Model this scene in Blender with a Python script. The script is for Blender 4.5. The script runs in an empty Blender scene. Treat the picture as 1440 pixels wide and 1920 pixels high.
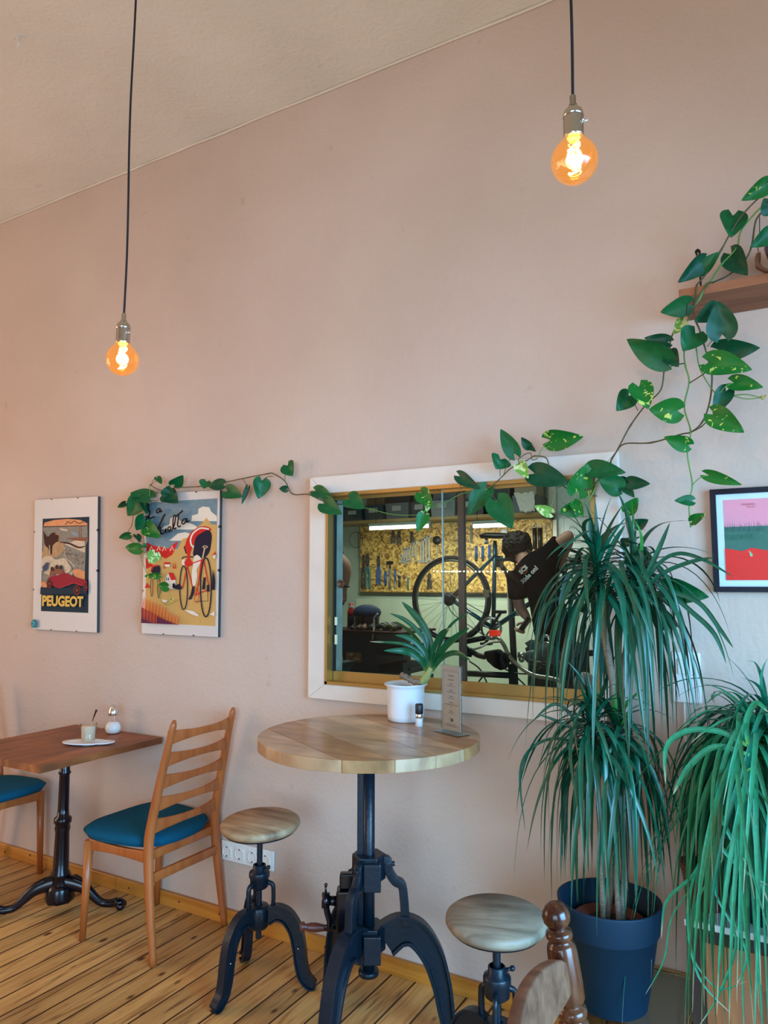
import bpy, bmesh, math, random
from math import sin, cos, pi, radians, atan, sqrt
from mathutils import Vector, Matrix, noise
from mathutils.bvhtree import BVHTree
random.seed(7)
S = bpy.context.scene
COL = S.collection
# ------------------------------------------------------------------ camera
FPX, PITCH, HEAD, EYE = 1370.0, atan(132 / 1370), radians(60), Vector((0, 0, 1.47))
FW = Vector((-cos(HEAD) * cos(PITCH), sin(HEAD) * cos(PITCH), sin(PITCH)))
RT = Vector((sin(HEAD), cos(HEAD), 0)); UP = RT.cross(FW)
cam = bpy.data.objects.new('camera', bpy.data.cameras.new('camera')); COL.objects.link(cam)
cam.matrix_world = Matrix.Translation(EYE) @ Matrix((RT, UP, -FW)).transposed().to_4x4()
cam.data.sensor_fit = 'VERTICAL'; cam.data.sensor_height = 36; cam.data.lens = FPX / 1920 * 36
cam.data.clip_start = .02
S.camera = cam
S.view_settings.view_transform = 'Standard'; S.view_settings.look = 'None'
S.view_settings.gamma = 1; S.view_settings.use_curve_mapping = False
S.view_settings.exposure = 0.0
# ------------------------------------------------------------------ world and lights
wd = bpy.data.worlds.new('sky'); S.world = wd; wd.use_nodes = True
wd.node_tree.nodes['Background'].inputs[0].default_value = (.62, .78, 1, 1)
wd.node_tree.nodes['Background'].inputs[1].default_value = 1.5
def area(name, loc, target, sx, sy, power, col, spread=180):
    l = bpy.data.lights.new(name, 'AREA'); l.shape = 'RECTANGLE'; l.size = sx; l.size_y = sy; l.energy = power; l.color = col
    l.spread = radians(spread)
    o = bpy.data.objects.new(name, l); COL.objects.link(o); o.location = loc
    o.rotation_euler = (Vector(target) - Vector(loc)).to_track_quat('-Z', 'Y').to_euler(); return o
def point(name, loc, power, col, r=.03):
    l = bpy.data.lights.new(name, 'POINT'); l.energy = power; l.color = col; l.shadow_soft_size = r
    o = bpy.data.objects.new(name, l); COL.objects.link(o); o.location = loc; return o
RX, FY, LX, CZ, WY = 2.2, -3.2, -6.2, 3.675, 2.548      # room planes
area('daylight_right_window', (RX + .02, .55, 1.3), (RX - 2, 1.15, .25), 2.2, 2.2, 185, (.22, .58, 1), 116)
area('daylight_front_window', (.2, FY - .02, 1.35), (-.1, FY + 1, .95), 2.6, 2.3, 76, (.48, .74, 1), 130)
area('warm_fill_left', (LX - .02, -.4, 1.75), (LX + 1, -.2, 1.85), 2.2, 2.3, 76, (1, .56, .22))  # unseen orange fill, added to warm the left side of the room
BULBS = [Vector((-1.745, 1.456, 2.135)), Vector((-.376, 1.438, 2.339))]
for b in BULBS: point('bulb_light', b + Vector((0, 0, -.005)), 5.5, (1, .55, .22), .02)
ADDED_PENDANTS = [Vector((-3.11, 1.44, 2.15)), Vector((-4.48, 1.44, 2.15))]     # unseen pendants added left of the frame for warm fill light
for b in ADDED_PENDANTS: point('bulb_light', b, 5, (1, .55, .22), .02)
area('workshop_ceiling_fill', (-2.4, 4.6, 3.2), (-2.4, 4.8, 0), 1.6, .5, 26, (.86, 1, .92))  # fill added under the workshop ceiling, no fixture belongs to it
# ------------------------------------------------------------------ pixel helpers (photo pixel -> point on a real plane)
def ray(px, py): return FW + RT * ((px - 720) / FPX) - UP * ((py - 960) / FPX)
def onY(px, py, Y=WY): r = ray(px, py); return EYE + r * (Y / r.y)
def onZ(px, py, z=0): r = ray(px, py); return EYE + r * ((z - EYE.z) / r.z)
def depth(p): return (p - EYE).dot(FW)
# ------------------------------------------------------------------ materials
MATS = {}
def nodes(m): return m.node_tree.nodes, m.node_tree.links
def mat(name, col, rough=.5, metal=0, spec=.5, emit=None, es=0, alpha=1, coat=0, bump=0, bscale=80, var=0, vscale=6, stretch=(1, 1, 1), col2=None, transl=0):
    if name in MATS: return MATS[name]
    m = bpy.data.materials.new(name); m.use_nodes = True; n, l = nodes(m); p = n['Principled BSDF']
    p.inputs['Base Color'].default_value = (*col, 1); p.inputs['Roughness'].default_value = rough
    p.inputs['Metallic'].default_value = metal; p.inputs['Specular IOR Level'].default_value = spec
    p.inputs['Coat Weight'].default_value = coat
    if emit: p.inputs['Emission Color'].default_value = (*emit, 1); p.inputs['Emission Strength'].default_value = es
    if alpha < 1: p.inputs['Alpha'].default_value = alpha
    if var or bump or col2:
        tc = n.new('ShaderNodeTexCoord'); mp = n.new('ShaderNodeMapping'); mp.inputs['Scale'].default_value = stretch
        l.new(tc.outputs['Object'], mp.inputs[0])
    if var or col2:
        nz = n.new('ShaderNodeTexNoise'); nz.inputs['Scale'].default_value = vscale; nz.inputs['Detail'].default_value = 6
        l.new(mp.outputs[0], nz.inputs[0])
        r = n.new('ShaderNodeValToRGB'); r.color_ramp.elements[0].position = .3; r.color_ramp.elements[1].position = .7
        a = col if col2 else tuple(c * (1 - var) for c in col); b = col2 if col2 else tuple(min(1, c * (1 + var)) for c in col)
        r.color_ramp.elements[0].color = (*a, 1); r.color_ramp.elements[1].color = (*b, 1)
        l.new(nz.outputs[0], r.inputs[0]); l.new(r.outputs[0], p.inputs['Base Color'])
    if bump:
        nb = n.new('ShaderNodeTexNoise'); nb.inputs['Scale'].default_value = bscale; nb.inputs['Detail'].default_value = 5
        l.new(mp.outputs[0], nb.inputs[0]); bp = n.new('ShaderNodeBump'); bp.inputs['Strength'].default_value = bump
        bp.inputs['Distance'].default_value = .01; l.new(nb.outputs[0], bp.inputs['Height']); l.new(bp.outputs[0], p.inputs['Normal'])
    MATS[name] = m; return m
def glass(name, tint, gloss=.08, rough=.02, ior=1.45):
    m = bpy.data.materials.new(name); m.use_nodes = True; n, l = nodes(m); n.clear()
    o = n.new('ShaderNodeOutputMaterial'); t = n.new('ShaderNodeBsdfTransparent'); t.inputs[0].default_value = (*tint, 1)
    g = n.new('ShaderNodeBsdfGlossy'); g.inputs['Roughness'].default_value = rough; f = n.new('ShaderNodeFresnel'); ge = n.new('ShaderNodeNewGeometry')
    l.new(mathn(n, l, 'MULTIPLY_ADD', ge.outputs['Backfacing'], 1 / ior - ior, ior), f.inputs[0])   # thin sheet: same reflectance from both faces
    ad = n.new('ShaderNodeMath'); ad.operation = 'ADD'; ad.inputs[1].default_value = gloss; l.new(f.outputs[0], ad.inputs[0])
    mx = n.new('ShaderNodeMixShader'); l.new(ad.outputs[0], mx.inputs[0]); l.new(t.outputs[0], mx.inputs[1]); l.new(g.outputs[0], mx.inputs[2])
    l.new(mx.outputs[0], o.inputs[0]); MATS[name] = m; return m
def wood(name, c1, c2, grain=(1, 14, 14), scale=2.2, rough=.45, bump=.15, c3=None, band=0, blot=0):
    """long-grained timber: noise stretched along the local axis that has the small scale"""
    m = bpy.data.materials.new(name); m.use_nodes = True; n, l = nodes(m); p = n['Principled BSDF']
    tc = n.new('ShaderNodeTexCoord'); mp = n.new('ShaderNodeMapping'); mp.inputs['Scale'].default_value = grain; l.new(tc.outputs['Object'], mp.inputs[0])
    nz = n.new('ShaderNodeTexNoise'); nz.inputs['Scale'].default_value = scale; nz.inputs['Detail'].default_value = 8; nz.inputs['Distortion'].default_value = .6
    l.new(mp.outputs[0], nz.inputs[0]); r = n.new('ShaderNodeValToRGB'); e = r.color_ramp.elements
    e[0].position = .32; e[0].color = (*c1, 1); e[1].position = .68; e[1].color = (*c2, 1)
    if c3: q = e.new(.5); q.color = (*c3, 1)
    l.new(nz.outputs[0], r.inputs[0]); src = r.outputs[0]
    if blot:
        n2 = n.new('ShaderNodeTexNoise'); n2.inputs['Scale'].default_value = 9; n2.inputs['Detail'].default_value = 4; l.new(tc.outputs['Object'], n2.inputs[0])
        r2 = n.new('ShaderNodeValToRGB'); r2.color_ramp.elements[0].position = .35; r2.color_ramp.elements[0].color = (1 - blot,) * 3 + (1,); r2.color_ramp.elements[1].position = .6
        l.new(n2.outputs[0], r2.inputs[0]); mm = n.new('ShaderNodeMix'); mm.data_type = 'RGBA'; mm.blend_type = 'MULTIPLY'; mm.inputs[0].default_value = 1
        l.new(src, mm.inputs[6]); l.new(r2.outputs[0], mm.inputs[7]); src = mm.outputs[2]
    l.new(src, p.inputs['Base Color']); p.inputs['Roughness'].default_value = rough
    bp = n.new('ShaderNodeBump'); bp.inputs['Strength'].default_value = bump; bp.inputs['Distance'].default_value = .003
    l.new(nz.outputs[0], bp.inputs['Height']); l.new(bp.outputs[0], p.inputs['Normal']); MATS[name] = m; return m
def mathn(n, l, op, a, b=None, c=None):
    k = n.new('ShaderNodeMath'); k.operation = op
    for i, v in enumerate((a, b, c)):
        if v is None: continue
        if isinstance(v, (int, float)): k.inputs[i].default_value = v
        else: l.new(v, k.inputs[i])
    return k.outputs[0]
def plank_mat():
    m = bpy.data.materials.new('floorboards'); m.use_nodes = True; n, l = nodes(m); p = n['Principled BSDF']
    tc = n.new('ShaderNodeTexCoord'); sp = n.new('ShaderNodeSeparateXYZ'); l.new(tc.outputs['Object'], sp.inputs[0])
    W = .102
    u = mathn(n, l, 'DIVIDE', sp.outputs[0], W); k = mathn(n, l, 'FLOOR', u); fr = mathn(n, l, 'FRACT', u)
    wn = n.new('ShaderNodeTexWhiteNoise'); wn.noise_dimensions = '1D'; l.new(k, wn.inputs['W'])
    d = mathn(n, l, 'ABSOLUTE', mathn(n, l, 'SUBTRACT', fr, .5))          # .5 at the joint
    # slightly uneven joint
    gap = mathn(n, l, 'GREATER_THAN', d, .464)
    cb = n.new('ShaderNodeCombineXYZ'); l.new(mathn(n, l, 'MULTIPLY', sp.outputs[0], 16), cb.inputs[0])
    l.new(mathn(n, l, 'ADD', mathn(n, l, 'MULTIPLY', sp.outputs[1], 1.3), mathn(n, l, 'MULTIPLY', wn.outputs[0], 37)), cb.inputs[1]); l.new(mathn(n, l, 'MULTIPLY', wn.outputs[0], 9), cb.inputs[2])
    nz = n.new('ShaderNodeTexNoise'); nz.inputs['Scale'].default_value = 2.4; nz.inputs['Detail'].default_value = 9; nz.inputs['Distortion'].default_value = 1.2; l.new(cb.outputs[0], nz.inputs[0])
    r = n.new('ShaderNodeValToRGB'); e = r.color_ramp.elements; e[0].position = .28; e[0].color = (.20, .08, .022, 1); e[1].position = .75; e[1].color = (.74, .42, .14, 1)
    q = e.new(.45); q.color = (.60, .30, .085, 1); l.new(nz.outputs[0], r.inputs[0])
    # per board tone
    hv = n.new('ShaderNodeHueSaturation'); l.new(r.outputs[0], hv.inputs['Color']); l.new(mathn(n, l, 'ADD', mathn(n, l, 'MULTIPLY', wn.outputs[0], .35), .84), hv.inputs['Value'])
    # knots: dark ovals
    vc = n.new('ShaderNodeCombineXYZ'); l.new(mathn(n, l, 'MULTIPLY', sp.outputs[0], 5.5), vc.inputs[0]); l.new(mathn(n, l, 'MULTIPLY', sp.outputs[1], 2.6), vc.inputs[1])
    v = n.new('ShaderNodeTexVoronoi'); v.inputs['Scale'].default_value = 1.7; l.new(vc.outputs[0], v.inputs[0])
    kr = n.new('ShaderNodeValToRGB'); kr.color_ramp.elements[0].position = .055; kr.color_ramp.elements[0].color = (.16, .09, .06, 1); kr.color_ramp.elements[1].position = .12; kr.color_ramp.elements[1].color = (1, 1, 1, 1)
    l.new(v.outputs['Distance'], kr.inputs[0])
    def mul(a, b, f=1):
        mm = n.new('ShaderNodeMix'); mm.data_type = 'RGBA'; mm.blend_type = 'MULTIPLY'
        if isinstance(f, (int, float)): mm.inputs[0].default_value = f
        else: l.new(f, mm.inputs[0])
        l.new(a, mm.inputs[6])
        if isinstance(b, tuple): mm.inputs[7].default_value = b
        else: l.new(b, mm.inputs[7])
        return mm.outputs[2]
    # worn grey blotches
    n2 = n.new('ShaderNodeTexNoise'); n2.inputs['Scale'].default_value = 1.6; n2.inputs['Detail'].default_value = 5; l.new(tc.outputs['Object'], n2.inputs[0])
    r2 = n.new('ShaderNodeValToRGB'); r2.color_ramp.elements[0].position = .38; r2.color_ramp.elements[0].color = (.80, .78, .80, 1); r2.color_ramp.elements[1].position = .55
    l.new(n2.outputs[0], r2.inputs[0])
    c = mul(hv.outputs[0], kr.outputs[0]); c = mul(c, r2.outputs[0]); c = mul(c, (.09, .05, .04, 1), gap); l.new(c, p.inputs['Base Color'])
    p.inputs['Roughness'].default_value = .42; p.inputs['Specular IOR Level'].default_value = .35
    bp = n.new('ShaderNodeBump'); bp.inputs['Strength'].default_value = .5; bp.inputs['Distance'].default_value = .004
    l.new(mathn(n, l, 'SUBTRACT', mathn(n, l, 'MULTIPLY', nz.outputs[0], .25), gap), bp.inputs['Height']); l.new(bp.outputs[0], p.inputs['Normal'])
    MATS['floorboards'] = m; return m
def plaster(name, c1, c2, bump=.35, sc=1.1):
    m = bpy.data.materials.new(name); m.use_nodes = True; n, l = nodes(m); p = n['Principled BSDF']
    tc = n.new('ShaderNodeTexCoord'); nz = n.new('ShaderNodeTexNoise'); nz.inputs['Scale'].default_value = sc; nz.inputs['Detail'].default_value = 7; l.new(tc.outputs['Object'], nz.inputs[0])
    r = n.new('ShaderNodeValToRGB'); e = r.color_ramp.elements; e[0].position = .35; e[0].color = (*c1, 1); e[1].position = .65; e[1].color = (*c2, 1); l.new(nz.outputs[0], r.inputs[0])
    # small scuffs
    ns = n.new('ShaderNodeTexNoise'); ns.inputs['Scale'].default_value = 9; ns.inputs['Detail'].default_value = 3; l.new(tc.outputs['Object'], ns.inputs[0])
    rs = n.new('ShaderNodeValToRGB'); rs.color_ramp.elements[0].position = .24; rs.color_ramp.elements[0].color = (.90, .89, .89, 1); rs.color_ramp.elements[1].position = .3
    l.new(ns.outputs[0], rs.inputs[0]); mm = n.new('ShaderNodeMix'); mm.data_type = 'RGBA'; mm.blend_type = 'MULTIPLY'; mm.inputs[0].default_value = 1
    l.new(r.outputs[0], mm.inputs[6]); l.new(rs.outputs[0], mm.inputs[7]); l.new(mm.outputs[2], p.inputs['Base Color'])
    p.inputs['Roughness'].default_value = .75; p.inputs['Specular IOR Level'].default_value = .25
    n3 = n.new('ShaderNodeTexNoise'); n3.inputs['Scale'].default_value = 60; n3.inputs['Detail'].default_value = 4; l.new(tc.outputs['Object'], n3.inputs[0])
    n4 = n.new('ShaderNodeTexNoise'); n4.inputs['Scale'].default_value = 5; n4.inputs['Detail'].default_value = 3; l.new(tc.outputs['Object'], n4.inputs[0])
    s = mathn(n, l, 'ADD', n3.outputs[0], mathn(n, l, 'MULTIPLY', n4.outputs[0], 3))
    bp = n.new('ShaderNodeBump'); bp.inputs['Strength'].default_value = bump; bp.inputs['Distance'].default_value = .006; l.new(s, bp.inputs['Height']); l.new(bp.outputs[0], p.inputs['Normal'])
    MATS[name] = m; return m
def osb_mat():
    m = bpy.data.materials.new('strand_board'); m.use_nodes = True; n, l = nodes(m); p = n['Principled BSDF']
    tc = n.new('ShaderNodeTexCoord'); nd = n.new('ShaderNodeTexNoise'); nd.inputs['Scale'].default_value = 9; l.new(tc.outputs['Object'], nd.inputs[0])
    ad = n.new('ShaderNodeVectorMath'); ad.operation = 'MULTIPLY_ADD'; ad.inputs[1].default_value = (.18, .18, .18); l.new(nd.outputs['Color'], ad.inputs[0]); l.new(tc.outputs['Object'], ad.inputs[2])
    v = n.new('ShaderNodeTexVoronoi'); v.inputs['Scale'].default_value = 42; l.new(ad.outputs[0], v.inputs[0])
    sx = n.new('ShaderNodeSeparateColor'); l.new(v.outputs['Color'], sx.inputs[0])
    r = n.new('ShaderNodeValToRGB'); e = r.color_ramp.elements; e[0].color = (.20, .09, .012, 1); e[1].color = (.85, .55, .15, 1); e[0].position = .05; e[1].position = .9; l.new(sx.outputs[0], r.inputs[0])
    l.new(r.outputs[0], p.inputs['Base Color']); p.inputs['Roughness'].default_value = .5; MATS['strand_board'] = m; return m
def leafmat(name, col, tip=None, rough=.32, patch=None, pscale=26, pth=.62, rib=None, spec=.3):
    m = bpy.data.materials.new(name); m.use_nodes = True; n, l = nodes(m); p = n['Principled BSDF']; src = None
    at = n.new('ShaderNodeAttribute'); at.attribute_name = 't'
    r = n.new('ShaderNodeValToRGB'); e = r.color_ramp.elements
    e[0].color = (*(rib or tuple(c * 1.0 for c in col)), 1); e[0].position = 0; q = e.new(.14); q.color = (*col, 1)
    if tip: q = e.new(.86); q.color = (*col, 1)
    e[-1].color = (*(tip or col), 1); e[-1].position = 1
    l.new(at.outputs['Fac'], r.inputs[0]); src = r.outputs[0]
    tc = n.new('ShaderNodeTexCoord'); nz = n.new('ShaderNodeTexNoise'); nz.inputs['Scale'].default_value = pscale; nz.inputs['Detail'].default_value = 4; nz.inputs['Distortion'].default_value = 1.5
    l.new(tc.outputs['Object'], nz.inputs[0])
    if patch:
        pr = n.new('ShaderNodeValToRGB'); pr.color_ramp.elements[0].position = pth; pr.color_ramp.elements[0].color = (0, 0, 0, 1); pr.color_ramp.elements[1].position = pth + .04; pr.color_ramp.elements[1].color = (1, 1, 1, 1)
        l.new(nz.outputs[0], pr.inputs[0]); mx = n.new('ShaderNodeMix'); mx.data_type = 'RGBA'; l.new(pr.outputs[0], mx.inputs[0]); l.new(src, mx.inputs[6]); mx.inputs[7].default_value = (*patch, 1); src = mx.outputs[2]
    else:
        hv = n.new('ShaderNodeHueSaturation'); l.new(mathn(n, l, 'ADD', mathn(n, l, 'MULTIPLY', nz.outputs[0], .9), .55), hv.inputs['Value']); l.new(src, hv.inputs['Color']); src = hv.outputs[0]
    l.new(src, p.inputs['Base Color']); p.inputs['Roughness'].default_value = rough; p.inputs['Specular IOR Level'].default_value = spec
    MATS[name] = m; return m
WALL = plaster('rose_plaster', (.555, .425, .34), (.615, .485, .395))
CEIL = plaster('cream_ceiling_plaster', (.70, .66, .58), (.76, .72, .64), .5, 2)
PLAIN = plaster('pale_room_plaster', (.62, .56, .50), (.68, .62, .56))
FLOOR = plank_mat(); OSB = osb_mat()
WSW = plaster('pale_green_workshop_paint', (.36, .45, .36), (.46, .54, .44), .3, 3)
WHITEP = mat('white_gloss_paint', (.72, .655, .565), .35, var=.06, vscale=7, bump=.1, bscale=25)
PINE = wood('amber_lacquered_pine', (.44, .15, .018), (.62, .26, .04), (.8, 12, 12), 2, .3)
TEAK = wood('warm_teak', (.33, .075, .014), (.47, .13, .028), (9, 9, 1.2), 2.5, .33)
WALNUT = wood('oiled_acacia', (.17, .045, .012), (.40, .135, .034), (14, 1.2, 6), 1.8, .5, c3=(.28, .085, .02), blot=.3)
IRON = mat('black_cast_iron', (.0015, .009, .017), .36, 0, .38, bump=.12, bscale=60)
IRON2 = mat('black_enamelled_iron', (.0008, .002, .006), .2, 0, .5)
TEAL = mat('teal_upholstery', (.002, .085, .15), .8, bump=.5, bscale=220, spec=.12)
SHEET = mat('chrome', (.75, .77, .78), .16, 1)
BRASS = mat('brushed_brass', (.62, .47, .25), .25, 1)
GOLD = mat('gold_anodised_aluminium', (.46, .31, .10), .38, .75)
BLACK = mat('black_plastic', (.012, .012, .016), .4)
CORD = mat('black_fabric_cord', (.008, .006, .01), .7)
WHITE = mat('white_ceramic', (.78, .80, .80), .18, coat=.4)
PORC = mat('white_plastic', (.80, .79, .74), .3)
# ------------------------------------------------------------------ mesh builder
class MB:
    def __init__(s): s.v = []; s.f = []; s.m = []; s.sm = []; s.t = []
    def add(s, vs, fs, mi=0, smooth=True, t=None):
        b = len(s.v); s.v += [Vector(v) for v in vs]; s.f += [tuple(b + i for i in f) for f in fs]; s.m += [mi] * len(fs); s.sm += [smooth] * len(fs)
        s.t += (t if t else [.3] * len(vs)); return s
    def box(s, a, b, mi=0, M=None):
        x0, y0, z0 = a; x1, y1, z1 = b
        vs = [Vector(p) for p in ((x0, y0, z0), (x1, y0, z0), (x1, y1, z0), (x0, y1, z0), (x0, y0, z1), (x1, y0, z1), (x1, y1, z1), (x0, y1, z1))]
        if M: vs = [M @ v for v in vs]
        return s.add(vs, [(0, 3, 2, 1), (4, 5, 6, 7), (0, 1, 5, 4), (1, 2, 6, 5), (2, 3, 7, 6), (3, 0, 4, 7)], mi, False)
    def cbox(s, c, d, mi=0, M=None):
        return s.box([c[i] - d[i] / 2 for i in range(3)], [c[i] + d[i] / 2 for i in range(3)], mi, M)
    def sweep(s, path, sec, mi=0, up=None, cap=True, smooth=True, closed=False):
        """sec: function i -> list of 2D points, or one list; frame by up vector or parallel transport"""
        P = [Vector(p) for p in path]; N = len(P); rings = []; prev = None
        for i in range(N):
            if closed: t = P[(i + 1) % N] - P[i - 1]
            else: t = P[min(i + 1, N - 1)] - P[max(i - 1, 0)]
            t.normalize()
            if up is not None: a = t.cross(Vector(up)); a = a.normalized() if a.length > 1e-5 else Vector((1, 0, 0))
            elif prev is None: a = t.orthogonal().normalized()
            else: a = (prev - t * prev.dot(t)).normalized()
            prev = a; b = t.cross(a).normalized()
            q = sec(i) if callable(sec) else sec
            rings.append([P[i] + a * x + b * y for x, y in q])
        k = len(rings[0]); vs = [v for r in rings for v in r]; fs = []
        for i in range(N if closed else N - 1):
            j = (i + 1) % N
            for c in range(k): d = (c + 1) % k; fs.append((i * k + c, j * k + c, j * k + d, i * k + d))
        if cap and not closed: fs.append(tuple(range(k))); fs.append(tuple((N - 1) * k + c for c in reversed(range(k))))
        return s.add(vs, fs, mi, smooth)
    def tube(s, path, r, n=10, mi=0, closed=False):
        N = len(path); R = r if isinstance(r, (list, tuple)) else [r] * N
        return s.sweep(path, lambda i: [(R[i] * cos(2 * pi * c / n), R[i] * sin(2 * pi * c / n)) for c in range(n)], mi, closed=closed)
    def cyl(s, a, b, r0, r1=None, n=20, mi=0): return s.tube([a, b], [r0, r0 if r1 is None else r1], n, mi)
    def lathe(s, prof, c=(0, 0, 0), n=32, mi=0, axis=None, caps=True):
        """prof: list of (r, h) along axis"""
        c = Vector(c); ax = Vector(axis or (0, 0, 1)).normalized(); a = ax.orthogonal().normalized(); b = ax.cross(a); vs = []; fs = []
        for r, h in prof:
            for k in range(n): vs.append(c + ax * h + a * (r * cos(2 * pi * k / n)) + b * (r * sin(2 * pi * k / n)))
        for i in range(len(prof) - 1):
            for k in range(n): d = (k + 1) % n; fs.append((i * n + k, i * n + d, (i + 1) * n + d, (i + 1) * n + k))
        if caps and prof[0][0] > 1e-4: fs.append(tuple(reversed(range(n))))
        if caps and prof[-1][0] > 1e-4: fs.append(tuple((len(prof) - 1) * n + k for k in range(n)))
        return s.add(vs, fs, mi)
    def ball(s, c, r, n=16, mi=0, sc=(1, 1, 1)):
        c = Vector(c); vs = []; fs = []; h = n // 2
        for i in range(h + 1):
            for k in range(n):
                a = pi * i / h; b = 2 * pi * k / n; vs.append(c + Vector((r * sc[0] * sin(a) * cos(b), r * sc[1] * sin(a) * sin(b), r * sc[2] * cos(a))))
        for i in range(h):
            for k in range(n): d = (k + 1) % n; fs.append((i * n + k, (i + 1) * n + k, (i + 1) * n + d, i * n + d))
        return s.add(vs, fs, mi)
    def prism(s, pts, d, mi=0):
        """polygon of 3D points extruded by vector d"""
        P = [Vector(p) for p in pts]; d = Vector(d); n = len(P); vs = P + [p + d for p in P]
        fs = [tuple(range(n)), tuple(reversed(range(n, 2 * n)))] + [(i, n + i, n + (i + 1) % n, (i + 1) % n) for i in range(n)]
        return s.add(vs, fs, mi, False)
    def grid(s, nu, nv, fn, mi=0, tf=None):
        vs = []; t = []
        for i in range(nu):
            for j in range(nv): u, v = i / (nu - 1), j / (nv - 1); vs.append(fn(u, v)); t.append(tf(u, v) if tf else .3)
        fs = [(i * nv + j, (i + 1) * nv + j, (i + 1) * nv + j + 1, i * nv + j + 1) for i in range(nu - 1) for j in range(nv - 1)]
        return s.add(vs, fs, mi, True, t)
def tag(o, label=None, cat=None, group=None, kind=None):
    if label: o['label'] = label
    if cat: o['category'] = cat
    if group: o['group'] = group
    if kind: o['kind'] = kind
    return o
def root_loc(p):
    v = Vector((0, 0, 0))
    while p: v += p.location; p = p.parent
    return v
def obj(name, mb, m, parent=None, label=None, bevel=0, seg=2, subd=0, world=False, merge=True, solid=0):
    me = bpy.data.meshes.new(name); off = root_loc(parent) if (world and parent) else Vector((0, 0, 0))
    me.from_pydata([v - off for v in mb.v], [], mb.f)
    ms = m if isinstance(m, (list, tuple)) else [m]
    for x in ms: me.materials.append(x)
    me.polygons.foreach_set('material_index', mb.m); me.polygons.foreach_set('use_smooth', mb.sm)
    a = me.attributes.new('t', 'FLOAT', 'POINT'); a.data.foreach_set('value', mb.t)
    bm = bmesh.new(); bm.from_mesh(me)
    if merge: bmesh.ops.remove_doubles(bm, verts=bm.verts, dist=1e-5)
    bmesh.ops.recalc_face_normals(bm, faces=bm.faces); bm.to_mesh(me); bm.free()
    o = bpy.data.objects.new(name, me); COL.objects.link(o)
    if parent: o.parent = parent
    if label: o['label'] = label
    if solid: k = o.modifiers.new('s', 'SOLIDIFY'); k.thickness = solid; k.offset = 0
    if bevel: k = o.modifiers.new('b', 'BEVEL'); k.width = bevel; k.segments = seg; k.limit_method = 'ANGLE'; k.angle_limit = radians(40)
    if subd: k = o.modifiers.new('d', 'SUBSURF'); k.levels = subd; k.render_levels = subd
    return o
def thing(name, label, cat, loc=(0, 0, 0), rz=0, group=None):
    o = bpy.data.objects.new(name, None); COL.objects.link(o); o.location = loc; o.rotation_euler = (0, 0, rz); o.empty_display_size = .05
    return tag(o, label, cat, group)
def dup(root, loc, rz, label, group=None):
    r = root.copy(); COL.objects.link(r); r.location = loc; r.rotation_euler = (0, 0, rz); r['label'] = label
    if group: r['group'] = group
    for ch in root.children:
        c = ch.copy(); COL.objects.link(c); c.parent = r
        for g in ch.children: d = g.copy(); COL.objects.link(d); d.parent = c
    return r
def struct(name, mb, m, **k): o = obj(name, mb, m, **k); o['kind'] = 'structure'; return o
def text_mesh(body, size, bold=0, sx=1, extrude=0):
    c = bpy.data.curves.new('t', 'FONT'); c.body = body; c.size = size; c.offset = bold; c.extrude = extrude; c.resolution_u = 3
    o = bpy.data.objects.new('t', c); COL.objects.link(o); bpy.context.view_layer.update()
    me = bpy.data.meshes.new_from_object(o); bpy.data.objects.remove(o)
    vs = [Vector((v.co.x * sx, v.co.y, v.co.z)) for v in me.vertices]; fs = [tuple(p.vertices) for p in me.polygons]
    bpy.data.meshes.remove(me); return vs, fs
def smoothpath(pts, n=6):
    P = [Vector(p) for p in pts]; out = []
    for i in range(len(P) - 1):
        a, b, c, d = P[max(i - 1, 0)], P[i], P[i + 1], P[min(i + 2, len(P) - 1)]
        for k in range(n):
            t = k / n; out.append(.5 * ((2 * b) + (c - a) * t + (2 * a - 5 * b + 4 * c - d) * t * t + (3 * b - a - 3 * c + d) * t ** 3))
    out.append(P[-1]); return out
def circ(r, n=10): return [(r * cos(2 * pi * c / n), r * sin(2 * pi * c / n)) for c in range(n)]
def rect(w, h): return [(-w / 2, -h / 2), (w / 2, -h / 2), (w / 2, h / 2), (-w / 2, h / 2)]
# ================================================================== THE SETTING
T = .09
WX0, WX1, WZ0, WZ1 = -1.735, -.62, 1.055, 1.842       # opening in the rose wall
b = MB()
b.box((LX, WY, 0), (WX0, WY + T, CZ)); b.box((WX1, WY, 0), (RX, WY + T, CZ)); b.box((WX0, WY, 0), (WX1, WY + T, WZ0)); b.box((WX0, WY, WZ1), (WX1, WY + T, CZ))
struct('wall_back', b, WALL, merge=False)
b = MB(); b.box((LX - T, FY - T, -.05), (RX + T, WY + T, 0)); struct('floor', b, FLOOR)
b = MB(); b.box((LX - T, FY - T, CZ), (RX + T, WY + T, CZ + .1)); struct('ceiling', b, CEIL)
b = MB(); b.box((LX - T, FY - T, 0), (LX, -1.5, CZ)); b.box((LX - T, .7, 0), (LX, WY + T, CZ)); b.box((LX - T, -1.5, 0), (LX, .7, .6)); b.box((LX - T, -1.5, 2.9), (LX, .7, CZ)); struct('wall_left', b, PLAIN, merge=False)
b = MB()
for yy in (-1.5, -.43, .64): b.box((LX - .01, yy, .6), (LX + .02, yy + .06, 2.9))
for zz in (.6, 2.1, 2.84): b.box((LX - .01, -1.5, zz), (LX + .02, .7, zz + .06))
struct('window_4', b, WHITEP, merge=False)  # unseen window frame, added around the warm left fill
y0, y1, z0, z1 = -.55, 1.65, .12, 2.6
b = MB(); b.box((RX, FY, 0), (RX + T, y0, CZ)); b.box((RX, y1, 0), (RX + T, WY + T, CZ)); b.box((RX, y0, 0), (RX + T, y1, z0)); b.box((RX, y0, z1), (RX + T, y1, CZ)); struct('wall_right', b, PLAIN, merge=False)
b = MB()
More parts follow.
